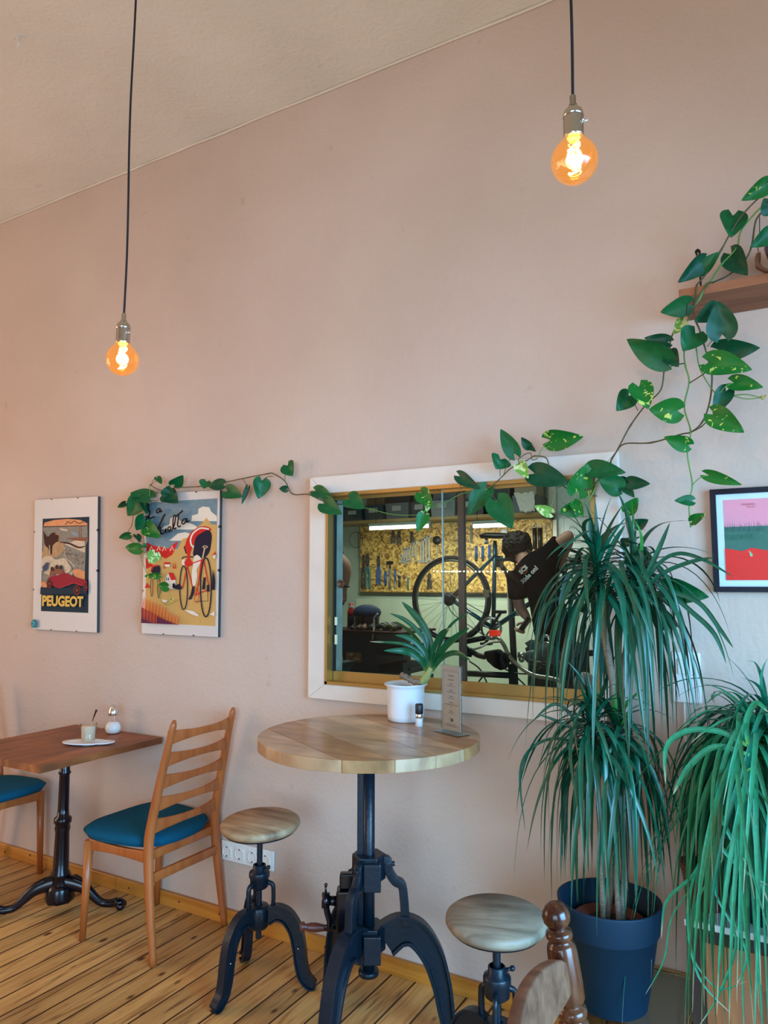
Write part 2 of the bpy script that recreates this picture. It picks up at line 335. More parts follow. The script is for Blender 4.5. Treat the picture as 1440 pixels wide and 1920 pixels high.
for yy in (y0, (y0 + y1) / 2 - .03, y1 - .06): b.box((RX - .02, yy, z0), (RX + .01, yy + .06, z1))
for zz in (z0, 1.9, z1 - .06): b.box((RX - .02, y0, zz), (RX + .01, y1, zz + .06))
struct('window_2', b, WHITEP, merge=False)
fw = [(-1.1, 1.5)]
b = MB(); xs = LX
for a0, a1 in fw:
    b.box((xs, FY - T, 0), (a0, FY, CZ)); b.box((a0, FY - T, 0), (a1, FY, .2)); b.box((a0, FY - T, 2.6), (a1, FY, CZ)); xs = a1
b.box((xs, FY - T, 0), (RX + T, FY, CZ)); struct('wall_front', b, PLAIN, merge=False)
for i, (a0, a1) in enumerate(fw):
    b = MB()
    for xx in (a0, (a0 + a1) / 2 - .03, a1 - .06): b.box((xx, FY - .01, .2), (xx + .06, FY + .02, 2.6))
    for zz in (.2, 1.9, 2.54): b.box((a0, FY - .01, zz), (a1, FY + .02, zz + .06))
    struct('window_%d' % (3 + i), b, WHITEP, merge=False)
b = MB(); P = [Vector((LX + .1 + .11 * i, WY - .004, CZ - .006 - .005 * noise.noise(Vector((i * .37, 2, 0))))) for i in range(76)]; b.sweep(P, lambda i: rect(.006, .012 + .008 * noise.noise(Vector((i * .6, 5, 0)))), up=(0, 0, 1)); struct('trim_3', b, mat('cream_filler_line', (.72, .64, .52), .7))
# baseboard in separate lengths, each with knots, screw plugs
xs = [LX, -3.93, -2.95, -1.86, -.9, .3, RX]
knot = mat('dark_pine_knot', (.10, .03, .01), .4)
for i in range(6):
    b = MB(); b.box((xs[i] + .0015, WY - .02, 0), (xs[i + 1] - .0015, WY, .06))
    for k in range(4):
        x = xs[i] + (xs[i + 1] - xs[i]) * (k + .3 + .4 * random.random()) / 4.2
        b.lathe([(.006 + .004 * random.random(), 0), (.0045, .0006)], (x, WY - .02, .02 + .025 * random.random()), 10, 1, axis=(0, -1, 0))
    struct('baseboard_back' if i == 0 else 'baseboard_back.%03d' % i, b, [PINE, knot], merge=False, bevel=.004)
# ------------------------------------------------------------------ internal window
w1 = thing('window_1', 'white-cased sliding window looking into the bicycle workshop', 'window'); w1['kind'] = 'structure'
cx0, cx1, cz0, cz1 = -1.822, -.537, .992, 1.916
b = MB(); yf, yb = WY - .028, WY
for q in (((cx0, cz0), (cx1, cz0), (WX1, WZ0), (WX0, WZ0)), ((cx0, cz1), (cx0, cz0), (WX0, WZ0), (WX0, WZ1)), ((cx1, cz0), (cx1, cz1), (WX1, WZ1), (WX1, WZ0)), ((cx1, cz1), (cx0, cz1), (WX0, WZ1), (WX1, WZ1))):
    b.prism([(x, yf, z) for x, z in q], (0, .028, 0))
obj('casing', b, WHITEP, w1, merge=False, bevel=.004)
b = MB()   # gold frame set into the opening
b.box((WX0, yf - .004, WZ0), (WX0 + .012, WY + .03, WZ1)); b.box((WX1 - .014, yf - .004, WZ0), (WX1, WY + .03, WZ1)); b.box((WX0, yf - .004, WZ1 - .014), (WX1, WY + .03, WZ1)); b.box((WX0, yf - .004, WZ0), (WX1, WY + .03, WZ0 + .012))
obj('frame', b, GOLD, w1, merge=False)
PANE = glass('window_glass', (.93, .97, .96), .0, .01, 1.28)
FROST = mat('frosted_glass_strip', (.52, .62, .60), .5, alpha=.93, var=.12, vscale=14)
xm = -1.135
def sash(x0, x1, y, nm, strip):
    f = MB(); f.box((x0, y, WZ0 + .012), (x1, y + .014, WZ0 + .05)); f.box((x0, y, WZ1 - .026), (x1, y + .014, WZ1 - .014))
    so = obj('sash_rail', f, GOLD, w1, merge=False)
    p = MB(); p.box((x0, y + .004, WZ0 + .05), (x1, y + .009, WZ1 - .026)); obj('pane', p, PANE, so)
    return so
s1 = sash(WX0 + .014, -1.125, WY + .012, 'left', True); s2 = sash(-1.205, WX1 - .014, WY - .012, 'right', False)
b = MB(); b.box((-1.209, WY - .010, WZ0 + .012), (-1.205, WY - .002, WZ1 - .014)); obj('sash_edge', b, mat('pale_glass_edge', (.35, .45, .44), .2), w1)
b = MB(); b.box((-1.150, WY + .008, WZ0 + .012), (-1.125, WY + .028, WZ1 - .014)); obj('meeting_stile', b, mat('bronze_grey_stile', (.10, .085, .08), .35, .4), w1, label='dark bronze meeting stile')
b = MB(); b.box((WX0, WY + .031, WZ0), (WX0 + .006, WY + T + .002, WZ1)); obj('reveal_lining', b, mat('pale_green_grey_lining', (.36, .43, .38), .5, var=.2, vscale=12), w1, label='pale grey-green lining of the left reveal')
b = MB(); b.box((WX0 + .012, WY + .008, WZ0 + .05), (WX0 + .018, WY + .026, WZ1 - .026)); obj('gasket', b, BLACK, w1)
c = onY(639, 1095, WY + .015); b = MB(); b.lathe([(.0, 0), (.013, .0), (.0135, .003), (.017, .004), (.018, .0), (.018, -.002)], c, 24, 0, axis=(0, -1, 0)); obj('finger_pull', b, mat('brown_bakelite', (.10, .045, .025), .3), w1, label='round brown finger pull')
c = onY(1100.5, 1102, WY - .009); b = MB(); b.lathe([(.0, .002), (.017, .002), (.018, 0)], c, 28, 0, axis=(0, -1, 0)); obj('finger_pull', b, PORC, w1, label='round white finger pull')
for y in ((1157, 1172), (1190, 1208)):
    p = onY(631, y[0], WY + .01); q = onY(631, y[1], WY + .01); b = MB(); b.box((p.x - .006, WY + .005, q.z), (p.x + .004, WY + .011, p.z)); obj('tape_scrap', b, mat('cream_tape', (.8, .82, .55), .6), w1)
# ================================================================== PENDANT LAMPS
BG = glass('amber_bulb_glass', (1, .70, .36), .05, .03)
_n, _l = nodes(BG); _o = _n['Material Output']; _e = _n.new('ShaderNodeEmission'); _e.inputs[0].default_value = (1, .42, .10, 1); _e.inputs[1].default_value = .22      # lit tinted glass
_a = _n.new('ShaderNodeAddShader'); _l.new(_o.inputs[0].links[0].from_socket, _a.inputs[0]); _l.new(_e.outputs[0], _a.inputs[1]); _l.new(_a.outputs[0], _o.inputs[0])
FIL = mat('glowing_filament', (1, .6, .2), emit=(1, .72, .34), es=60)
def pendant(c, label, wob):
    t = thing('pendant_lamp', label, 'lamp', (c.x, c.y, CZ), group='bare bulb pendants')
    def L(dx, z): return (dx, 0, z - CZ)
    top = c.z + .128
    b = MB(); b.tube(smoothpath([L(wob * sin(i * 1.3) if 0 < i < 8 else 0, top + (CZ - top) * i / 8) for i in range(9)], 5), .0032, 8); obj('cord', b, CORD, t)
    b = MB(); b.lathe([(.0, CZ - CZ), (.03, 0), (.03, -.012), (.01, -.02), (.0, -.02)], (0, 0, 0), 20); obj('ceiling_cap', b, BLACK, t)
    b = MB(); b.lathe([(.004, .026), (.0065, .024), (.0065, .006), (.009, .004), (.009, 0), (.012, -.002), (.0185, -.009), (.021, -.018), (.0212, -.023), (.0195, -.0235)], L(0, top - .012), 28)
    zs = [(.0195 + .0012 * (k % 2), -.0235 - k * .0025) for k in range(16)] + [(.021, -.064), (.021, -.068), (.018, -.068)]
    b.lathe(zs, L(0, top - .012), 28); sk = obj('socket', b, mat('nickel_socket', (.55, .52, .46), .22, 1), t)
    b = MB(); b.cyl(L(0, 0)[:2] + (top - .05 - CZ,), (0.03, 0.0, top - .05 - CZ), .002, n=8); b.ball((.0215, -.006, top - .05 - CZ), .0035, 8); obj('screw', b, SHEET, sk)
    R = .0475; pr = [(0, -R)] + [(R * sin(a), -R * cos(a)) for a in [i * pi / 26 for i in range(1, 21)]] + [(.024, .046), (.019, .052), (.0175, .058), (.0175, .066)]
    b = MB(); b.lathe(pr, L(0, c.z - .002), 40, caps=False); bu = obj('bulb', b, BG, t)
    b = MB(); b.lathe([(.0165, .066), (.015, .05), (.010, .042), (.0, .040)], L(0, c.z), 20); obj('bulb_cap', b, mat('warm_bulb_base', (.9, .6, .15), .5, emit=(1, .62, .12), es=1.6), bu)
    b = MB(); b.tube(smoothpath([(.011 * cos(k * .9) * (1 + .2 * (k % 2)), .011 * sin(k * .9), c.z - CZ + .036 - k * .0036) for k in range(19)], 4), .0019, 6)
    b.tube(smoothpath([(.006 * cos(-k * 1.1), .006 * sin(-k * 1.1), c.z - CZ + .034 - k * .0045) for k in range(14)], 4), .0017, 6); obj('filament', b, FIL, bu)
    b = MB(); b.lathe([(.006, .044), (.0035, .03), (.002, -.03), (.004, -.034), (0, -.036)], L(0, c.z), 12); obj('stem', b, glass('bulb_stem_glass', (1, .8, .5), .1), bu)
pendant(BULBS[0], 'bare amber globe bulb on a black cord hanging above the two posters', .004)
pendant(ADDED_PENDANTS[0], 'unseen bare amber globe bulb added for warm fill, left of the square table', .004); pendant(ADDED_PENDANTS[1], 'unseen bare amber globe bulb added for warm fill, farthest left in the cafe', .003)
pendant(BULBS[1], 'bare amber globe bulb on a short visible cord, high above the internal window', .002)
p = onZ(33, 68, CZ); b = MB(); b.tube(smoothpath([p, p - Vector((0, 0, .02)), p - Vector((-.008, 0, .03)), p - Vector((-.004, 0, .05))], 4), .003, 8); b.tube([p - Vector((.015, 0, .006)), p + Vector((.015, 0, -.008))], .002, 6)
tag(obj('ceiling_hook', b, mat('white_painted_hook', (.75, .7, .65), .4)), 'small white hook screwed into the ceiling above the left pendant', 'hook')
# ================================================================== POSTERS
class Art:
    """flat printed picture: shapes laid as ink layers on a real sheet standing in the plane y = Y"""
    def __init__(s, Y, px): s.Y = Y; s.px = px; s.b = MB(); s.k = 0; s.ms = []
    def mi(s, m):
        if m not in s.ms: s.ms.append(m)
        return s.ms.index(m)
    def w(s, p): q = s.px(*p); v = onY(q[0], q[1], s.Y); v.y -= .00012 * s.k; return v
    def poly(s, pts, m, sm=0):
        s.k += 1
        if sm:
            P = smoothpath([(x, y, 0) for x, y in pts + [pts[0]]], 5)[:-1]; pts = [(p.x, p.y) for p in P]
        s.b.add([s.w(p) for p in pts], [tuple(range(len(pts)))], s.mi(m), False); return s
    def line(s, pts, w, m, sm=5, taper=False):
        s.k += 1
        P = smoothpath([(x, y, 0) for x, y in pts], sm) if sm else [Vector((x, y, 0)) for x, y in pts]
        vs = []; N = len(P)
        for i, p in enumerate(P):
            t = (P[min(i + 1, N - 1)] - P[max(i - 1, 0)]).normalized(); a = Vector((-t.y, t.x, 0)) * w / 2
            if taper: a *= .35 + .65 * sin(pi * min(1, (i + .5) / N))
            vs += [s.w(((p + a).x, (p + a).y)), s.w(((p - a).x, (p - a).y))]
        s.b.add(vs, [(2 * i, 2 * i + 1, 2 * i + 3, 2 * i + 2) for i in range(N - 1)], s.mi(m), False); return s
    def ring(s, cx, cy, rx, ry, w, m, rot=0):
        pts = [(cx + rx * cos(a) * cos(rot) - ry * sin(a) * sin(rot), cy + rx * cos(a) * sin(rot) + ry * sin(a) * cos(rot)) for a in [i * pi / 20 for i in range(41)]]
        return s.line(pts, w, m, 0)
    def disc(s, cx, cy, rx, ry, m): return s.poly([(cx + rx * cos(i * pi / 12), cy + ry * sin(i * pi / 12)) for i in range(24)], m)
    def text(s, body, P0, P1, hpx, m, bold=0.0, sx=None):
        """text running from P0 to P1 (baseline), letter height hpx"""
        s.k += 1; vs, fs = text_mesh(body, 1, bold); x0 = min(v.x for v in vs); x1 = max(v.x for v in vs); yb = min(v.y for v in vs); yt = max(v.y for v in vs)
        d = Vector((P1[0] - P0[0], P1[1] - P0[1])); up = Vector((d.y, -d.x)).normalized() * hpx
        s.b.add([s.w((P0[0] + d.x * (v.x - x0) / (x1 - x0) + up.x * (v.y - yb) / (yt - yb), P0[1] + d.y * (v.x - x0) / (x1 - x0) + up.y * (v.y - yb) / (yt - yb))) for v in vs], fs, s.mi(m), False)
    def done(s, name, parent, label=None): return obj(name, s.b, s.ms, parent, label, world=True, merge=False)
def ink(n, c, r=.6): return mat('ink_' + n, c, r, spec=.15)
def ink2(n, c, c2, sc=60, st=(1, 1, 1)): return mat('ink_' + n, c, .45, col2=c2, vscale=sc, stretch=st)
def clip_frame(name, label, cat, quad, clips):
    """frameless clip picture: backing board with thickness, glass-fronted paper, small clips"""
    Y = WY - .018; q = [onY(x, y, Y) for x, y in quad]; c = sum(q, Vector()) / 4
    t = thing(name, label, cat, (c.x, WY - .001, c.z))
    b = MB(); b.prism(q, (0, .014, 0)); obj('backing_board', b, mat('dark_fibreboard', (.05, .04, .035), .7), t, world=True)
    b = MB(); i = [c + (v - c) * .997 for v in q]; b.prism([v + Vector((0, -.0025, 0)) for v in i], (0, .002, 0)); obj('paper', b, mat('white_mount_card', (.56, .54, .51), .35), t, world=True)
    for e, f in clips:
        a, d = q[e], q[(e + 1) % 4]; p = a + (d - a) * f; u = (d - a).normalized() * .006; inn = (c - p).normalized() * .007
        b = MB(); b.prism([p - u + Vector((0, -.004, 0)), p + u + Vector((0, -.004, 0)), p + u * .6 + inn + Vector((0, -.004, 0)), p - u * .6 + inn + Vector((0, -.004, 0))], (0, .018, 0)); obj('clip', b, mat('dark_steel_clip', (.05, .05, .05), .3, .6), t, world=True)
    return t, Y - .003
CL = [(0, .28), (0, .7), (1, .25), (1, .55), (2, .3), (2, .7), (3, .3), (3, .75)]
t, Y = clip_frame('framed_poster', 'poster of a red vintage car above the word PEUGEOT, over the square table', 'poster', [(66, 937), (184, 930.5), (182, 1186.5), (62, 1180)], CL)
A = Art(Y, lambda x, y: (40 + x / 6.857, 920 + y / 6.857))
navy = ink('navy', (.008, .028, .045)); red = ink('dark_red', (.30, .015, .03)); org = ink2('burnt_orange', (.55, .17, .05), (.65, .27, .09), 30); cream = ink2('dust_cream', (.60, .50, .36), (.42, .33, .22), 40)
ochre = ink2('ochre', (.50, .27, .08), (.25, .15, .08), 35); brown = ink('brown', (.05, .015, .012)); grey = ink2('slate', (.10, .11, .10), (.20, .19, .15), 50); yel = ink('poster_yellow', (.72, .46, .09)); rust = ink('rust', (.25, .09, .05)); blu = ink('slate_blue', (.05, .07, .12))
A.poly([(275, 362), (875, 335), (860, 1572), (253, 1548)], navy)
A.poly([(280, 470), (850, 455), (855, 640), (830, 700), (820, 1060), (700, 1180), (300, 1240), (268, 1180)], grey)
A.poly([(285, 462), (300, 410), (420, 378), (600, 362), (760, 376), (850, 420), (850, 450), (600, 452)], org)
A.line([(565, 440), (600, 400), (640, 420), (680, 390), (740, 420), (800, 400)], 9, brown); A.poly([(480, 480), (600, 500), (590, 522), (520, 512)], cream)
A.poly([(640, 520), (720, 540), (735, 590), (660, 570)], ink('pale_blue', (.25, .30, .36))); A.line([(285, 462), (850, 450)], 7, brown, 0)
for x in (745, 770): A.line([(x, 455), (x, 640)], 6, rust, 0)
A.poly([(560, 610), (860, 600), (830, 655), (700, 640)], rust)
A.poly([(300, 690), (480, 660), (560, 700), (480, 840), (280, 860)], ochre, 1); A.poly([(540, 700), (820, 760), (820, 1060), (640, 930)], grey)
A.poly([(560, 690), (700, 640), (820, 650), (825, 800)], cream); A.line([(500, 660), (620, 680), (740, 730), (820, 715)], 24, brown, 5, True)
A.poly([(285, 520), (340, 592), (395, 545), (440, 548), (490, 590), (485, 640), (440, 672), (405, 715), (398, 800), (380, 830), (350, 745), (305, 690)], brown, 1)
A.line([(440, 560), (490, 575), (485, 640)], 8, org); A.line([(365, 700), (375, 830), (400, 835)], 9, cream)
A.poly([(275, 860), (360, 840), (450, 885), (560, 870), (620, 950), (655, 1010), (640, 1100), (400, 1100), (268, 1020)], cream, 1)
A.line([(560, 730), (575, 860), (640, 920), (690, 980)], 12, cream); A.poly([(650, 1020), (740, 1005), (822, 1040), (822, 1150), (700, 1110)], org)
for i in range(30): A.disc(690 + random.random() * 110, 810 + random.random() * 150, 7, 5, rust if i % 2 else grey)
for i in range(26): A.disc(560 + random.random() * 100, 760 + random.random() * 60, 6, 5, brown if i % 2 else cream)
A.poly([(290, 980), (345, 920), (370, 930), (350, 1010), (300, 1050)], blu); A.poly([(268, 1170), (340, 1180), (350, 1245), (300, 1270)], org)
for x, y in ((415, 1010), (475, 985), (530, 990)): A.disc(x, y, 20, 32, brown); A.poly([(x - 25, y + 20), (x + 25, y + 20), (x + 35, y + 85), (x - 35, y + 85)], rust)
A.poly([(270, 1240), (500, 1250), (860, 1240), (865, 1330), (262, 1330)], navy)
A.poly([(355, 1150), (390, 1108), (480, 1090), (530, 1070), (600, 1060), (700, 1110), (800, 1140), (850, 1150), (865, 1200), (800, 1225), (700, 1190), (620, 1215), (510, 1250), (430, 1225), (420, 1170)], red, 1)
A.poly([(580, 1040), (645, 990), (655, 1035), (600, 1065)], cream); A.line([(510, 1250), (620, 1215), (700, 1190), (800, 1225)], 9, ink('bright_crimson', (.5, .04, .06)), 4)
for x, y, rx, ry in ((385, 1195, 36, 62), (738, 1280, 48, 66), (850, 1240, 24, 62)): A.disc(x, y, rx, ry, brown); A.ring(x, y, rx * .8, ry * .8, 7, red); A.disc(x, y, rx * .25, ry * .25, rust)
A.text('PEUGEOT', (290, 1483), (818, 1497), 140, yel, .045)
A.poly([(150, 1690), (180, 1655), (215, 1665), (218, 1755), (160, 1752)], ink('sticker_teal', (.02, .22, .26)), 1); A.line([(165, 1680), (190, 1700), (170, 1740)], 6, ink('sticker_light', (.35, .55, .55)))
A.done('print', t, 'dark vintage racing picture with yellow capitals')
t, Y = clip_frame('framed_poster', 'poster of a cyclist titled La Vuelta with vine leaves over its left edge', 'poster', [(273, 926), (413, 919), (409, 1195), (266, 1188)], CL)
A = Art(Y, lambda x, y: (210 + x / 5.645, 870 + y / 5.645))
sky = mat('ink_speckled_teal', (.05, .14, .19), .5, col2=(.16, .28, .33), vscale=260); sand = ink('sand', (.60, .36, .11)); cw = ink('cloud', (.76, .68, .54)); rd = ink('red', (.62, .02, .015)); nv = ink('deep_navy', (.012, .010, .03)); orr = ink('orange', (.72, .17, .02)); plum = ink('plum', (.10, .015, .05)); sp = ink('sand_speck', (.40, .24, .05))
A.poly([(385, 408), (1117, 363), (1093, 1716), (345, 1679)], sand)
A.poly([(385, 408), (1117, 363), (1107, 690), (700, 900), (600, 890), (362, 850)], sky)
A.poly([(840, 605), (850, 545), (912, 528), (915, 475), (960, 450), (1030, 458), (1050, 505), (1108, 550), (1112, 605)], cw); A.poly([(520, 690), (560, 655), (605, 640), (622, 575), (680, 558), (725, 600), (860, 640), (900, 690), (700, 692)], cw, 1); A.poly([(605, 812), (700, 735), (780, 722), (840, 745), (850, 812)], cw)
A.poly([(690, 915), (745, 795), (800, 780), (870, 700), (950, 635), (1000, 568), (1055, 640), (1110, 640), (1100, 1010), (690, 1010)], sand)
A.poly([(366, 828), (430, 862), (520, 880), (600, 895), (660, 840), (705, 822), (640, 960), (570, 1003), (480, 950), (364, 925)], rd)
for x in (420, 500, 560, 640): A.line([(x - 25, 920), (x, 870), (x + 12, 915)], 9, cw, 0)
A.poly([(360, 990), (400, 1040), (440, 1075), (360, 1112)], rd)
A.line([(880, 985), (760, 985), (748, 1020)], 12, nv, 3)
A.poly([(740, 1010), (775, 1010), (770, 1080), (742, 1060)], cw)
A.poly([(762, 880), (785, 850), (805, 930), (785, 955)], nv)
A.poly([(775, 880), (795, 800), (850, 715), (930, 665), (1010, 663), (1050, 705), (900, 780), (870, 850), (845, 905), (828, 990), (858, 1062), (800, 1085), (768, 1045), (800, 990), (790, 925)], rd, 1)
A.poly([(868, 900), (888, 785), (950, 730), (1020, 700), (1055, 735), (1058, 800), (1035, 930), (975, 995), (905, 985), (862, 965)], nv, 1)
A.line([(1030, 690), (940, 680), (865, 730), (835, 800), (845, 860), (870, 880)], 17, cw, 5)
A.poly([(868, 985), (905, 962), (945, 1000), (932, 1060), (900, 1120), (905, 1190), (880, 1292), (856, 1290), (848, 1160), (862, 1060)], cw, 1)
A.line([(962, 995), (985, 890)], 13, ink('tan', (.62, .48, .25)), 0); A.ring(990, 878, 24, 11, 8, ink('tan', (.62, .48, .25)))
for q in (((800, 1075), (860, 1310)), ((968, 1000), (890, 1400)), ((950, 1020), (915, 1290)), ((825, 1060), (970, 1010)), ((975, 1010), (1030, 1290)), ((890, 1385), (1010, 1335)), ((800, 1090), (755, 1310))): A.line(list(q), 11, rd, 0)
A.ring(900, 1390, 24, 80, 5, rd)
A.poly([(855, 1300), (882, 1288), (872, 1370), (845, 1432), (813, 1435), (838, 1380)], nv); A.poly([(1010, 1280), (1035, 1275), (1038, 1350), (1008, 1350)], nv); A.poly([(975, 1200), (998, 1200), (990, 1330), (960, 1325)], nv)
A.line([(1020, 1340), (1020, 1450), (900, 1455)], 5, nv, 0); A.ring(765, 1310, 41, 232, 11, nv); A.ring(1000, 1305, 57, 312, 13, nv)
A.poly([(568, 1220), (602, 1150), (640, 1225), (680, 1225), (676, 1322), (600, 1322)], cw); A.poly([(602, 1150), (655, 1152), (686, 1226), (634, 1230)], rd)
for x in (582, 602): A.poly([(x, 1205), (x + 9, 1205), (x + 9, 1232), (x, 1232)], nv)
A.disc(662, 1290, 16, 30, nv); A.poly([(560, 1060), (620, 1045), (620, 1090), (560, 1085)], cw); A.poly([(560, 1040), (620, 1040), (622, 1062), (560, 1062)], rd)
for x in (650, 672, 555): A.poly([(x, 1108), (x + 7, 1030), (x + 14, 1108)], rd)
A.poly([(420, 1135), (445, 1080), (500, 1070), (520, 1110), (505, 1165), (450, 1160)], nv, 1); A.line([(425, 1130), (445, 1085), (500, 1075)], 14, rd); A.ring(505, 1300, 14, 118, 6, nv); A.ring(430, 1300, 12, 100, 5, nv)
A.poly([(1075, 965), (1108, 925), (1104, 1000), (1078, 1000)], cw); A.poly([(1072, 970), (1108, 922), (1108, 960)], rd); A.poly([(680, 1290), (720, 1270), (750, 1322), (680, 1322)], nv, 1)
for x in (1075, 1088): A.poly([(x - 10, 1330), (x, 1110), (x + 14, 1240), (x + 10, 1335)], nv)
A.poly([(358, 1310), (380, 1255), (410, 1310)], rd)
A.poly([(520, 1430), (600, 1445), (560, 1465)], cw, 1); A.poly([(770, 1540), (880, 1560), (930, 1610), (850, 1590)], cw, 1); A.poly([(1040, 1590), (1095, 1560), (1095, 1610)], cw)
for i in range(130): x = 480 + random.random() * 600; y = 1380 + random.random() * 300; A.line([(x, y), (x + 6 * random.random(), y + 7)], 3, sp, 0)
A.poly([(352, 1515), (600, 1645), (735, 1698), (346, 1680)], plum)
for i in range(34):
    x = 360 + i * 11.5; y = 1545 + i * 5; h = 120 if i < 22 else 90; A.line([(x, y + 90 if i < 14 else y), (x + 6, y - h * .4), (x + 14 + 6 * random.random(), y - h - 20 * random.random())], 6, orr if i % 3 else rd, 3, True)
ik = ink('script_black', (.006, .006, .015))
for q, w in (([(440, 425), (425, 470), (445, 520), (420, 575), (392, 597), (385, 575), (410, 558), (450, 578), (495, 560)], 13), ([(562, 482), (535, 478), (518, 500), (522, 522), (542, 512), (556, 486), (556, 512), (578, 498)], 11), ([(458, 665), (462, 632), (488, 650), (510, 720), (520, 785), (535, 690), (572, 600), (600, 545), (612, 540)], 15), ([(562, 665), (556, 720), (572, 745), (600, 728), (618, 688), (612, 722), (632, 732)], 11), ([(640, 712), (668, 690), (662, 668), (642, 676), (636, 705), (652, 722), (682, 702)], 10), ([(682, 700), (706, 640), (718, 562), (702, 550), (692, 600), (692, 665), (708, 690), (728, 678)], 11), ([(752, 545), (740, 640), (752, 670), (775, 655)], 11), ([(718, 562), (760, 530), (795, 498)], 13), ([(836, 582), (805, 590), (785, 622), (800, 640), (825, 618), (838, 585), (838, 622), (866, 600)], 11)): A.line(q, w * 1.35, ik, 6)
A.done('print', t, 'teal, red and sand coloured print')
# black framed print at the right edge
Yf = WY - .022; q = [onY(*p, Yf) for p in ((1331.5, 918), (1337, 1110))]; xl = (q[0].x + q[1].x) / 2; zt, zb = q[0].z, q[1].z; xr = xl + .42
t = thing('framed_print', 'black-framed print with pink sky, green grass and red ground at the right edge', 'picture', ((xl + xr) / 2, WY - .001, (zt + zb) / 2))
b = MB(); fwid = .017
for a, c in (((xl, zb + fwid), (xl + fwid, zt - fwid)), ((xr - fwid, zb + fwid), (xr, zt - fwid)), ((xl, zt - fwid), (xr, zt)), ((xl, zb), (xr, zb + fwid))): b.box((a[0], Yf, a[1]), (c[0], WY - .002, c[1]))
obj('frame', b, mat('black_lacquer', (.003, .004, .012), .45, spec=.25), t, world=True, merge=False)
b = MB(); b.box((xl + .004, Yf + .008, zb + .004), (xr - .004, Yf + .012, zt - .004)); obj('mount', b, mat('pale_blue_mount', (.60, .74, .82), .5), t, world=True)
A = Art(Yf + .0075, lambda x, y: (x, y)); A.w = lambda p: Vector((p[0], Yf + .0075 - .000006 * A.k, p[1]))
x0, x1 = xl + .037, xr - .037; z0, z1 = zb + .037, zt - .035; H = z1 - z0
pk = ink('pink', (.80, .30, .38)); gr = ink2('grass_green', (.002, .07, .055), (.006, .17, .10), 150, (3, 1, .5)); rr = ink('vermilion', (.82, .035, .025)); dk = ink('grass_dark', (.01, .06, .06))
A.poly([(x0, z0), (x1, z0), (x1, z1), (x0, z1)], pk); A.poly([(x0, z0 + H * .3), (x1, z0 + H * .3), (x1, z0 + H * .66), (x0, z0 + H * .66)], gr)
for i in range(110): x = x0 + (x1 - x0) * (i + random.random()) / 111; A.poly([(x - .002, z0 + H * .60), (x + .002, z0 + H * .60), (x + .004 * (random.random() - .4), z0 + H * (.675 + .05 * random.random()))], dk if i % 2 else gr)
for i in range(260): x = x0 + (x1 - x0) * random.random(); z = z0 + H * (.36 + .27 * random.random()); A.poly([(x - .0007, z), (x + .0007, z), (x + .002 * (random.random() - .5), z + .010)], (dk, ink('grass_light', (.02, .30, .17)), gr)[i % 3])
rp = [(x0, z0)] + [(x1, z0)] + [(x1 - (x1 - x0) * i / 14, z0 + H * (.375 + .02 * ((i * 7) % 3 - 1))) for i in range(15)]
A.poly(rp, rr)
for i in range(8): A.disc(x0 + .03 + .0055 * i, z0 + H * .29, .0013, .0007, ink('track', (.25, .02, .02)))
A.poly([(x0 + .066, z0 + H * .36), (x0 + .072, z0 + H * .345), (x0 + .078, z0 + H * .30), (x0 + .071, z0 + H * .29), (x0 + .069, z0 + H * .33)], ink('small_green', (.2, .5, .3)), 1)
tx = ink('faint_red', (.45, .09, .12))
for body, xa, za in (('FAREWELL', x0 + .052, z1 - .020), ('IN LO', x0 + .068, z1 - .028)):
    A.k += 1; vs, fs = text_mesh(body, .0085); A.b.add([A.w((xa + v.x, za + v.y)) for v in vs], fs, A.mi(tx), False)
A.done('print', t)
b = MB(); b.box((xl + fwid, Yf + .004, zb + fwid), (xr - fwid, Yf + .0055, zt - fwid)); obj('glazing', b, glass('picture_glass', (.98, .99, .99), .0, .02, 1.12), t, world=True)
# ================================================================== SOCKETS AND SWITCH
x0 = onY(418, 1590).x; zc = .30; t = thing('socket_strip', 'white strip of four round wall sockets behind the near-left stool', 'socket', (x0 + .145, WY, zc))
b = MB(); b.cbox((0, -.006, 0), (.292, .012, .082)); obj('cover_frame', b, PORC, t, bevel=.005)
for k in range(4):
    x = -.109 + k * .071; b = MB(); b.cbox((x, -.0135, 0), (.056, .004, .056)); s = obj('socket_insert', b, PORC, t, bevel=.004)
    b = MB(); b.lathe([(.0255, 0), (.0255, .003), (.0215, .003), (.020, -.001), (.0, -.001)], (x, -.0145, 0), 28, axis=(0, -1, 0)); obj('rim', b, PORC, s)
    b = MB()
    for dx in (-.0095, .0095): b.lathe([(0, .0005), (.0032, .0005), (.0032, 0)], (x + dx, -.0142, 0), 10, axis=(0, -1, 0))
    b.cbox((x, -.0155, .019), (.005, .004, .006)); b.cbox((x, -.0155, -.019), (.005, .004, .006)); obj('pin_holes', b, BLACK, s, merge=False)
p = onY(1288, 1270); t = thing('wall_plate', 'white square wall switch plate behind the tall dracaena', 'switch', (p.x, WY, p.z)); b = MB(); b.cbox((0, -.005, 0), (.085, .01, .16)); obj('plate', b, PORC, t, bevel=.004)
b = MB(); b.cbox((0, -.012, .035), (.05, .005, .05)); obj('rocker', b, PORC, t, bevel=.003); b = MB(); b.cyl((-.01, -.006, -.08), (-.01, -.006, -.3), .003, n=6); obj('conduit', b, PORC, t)
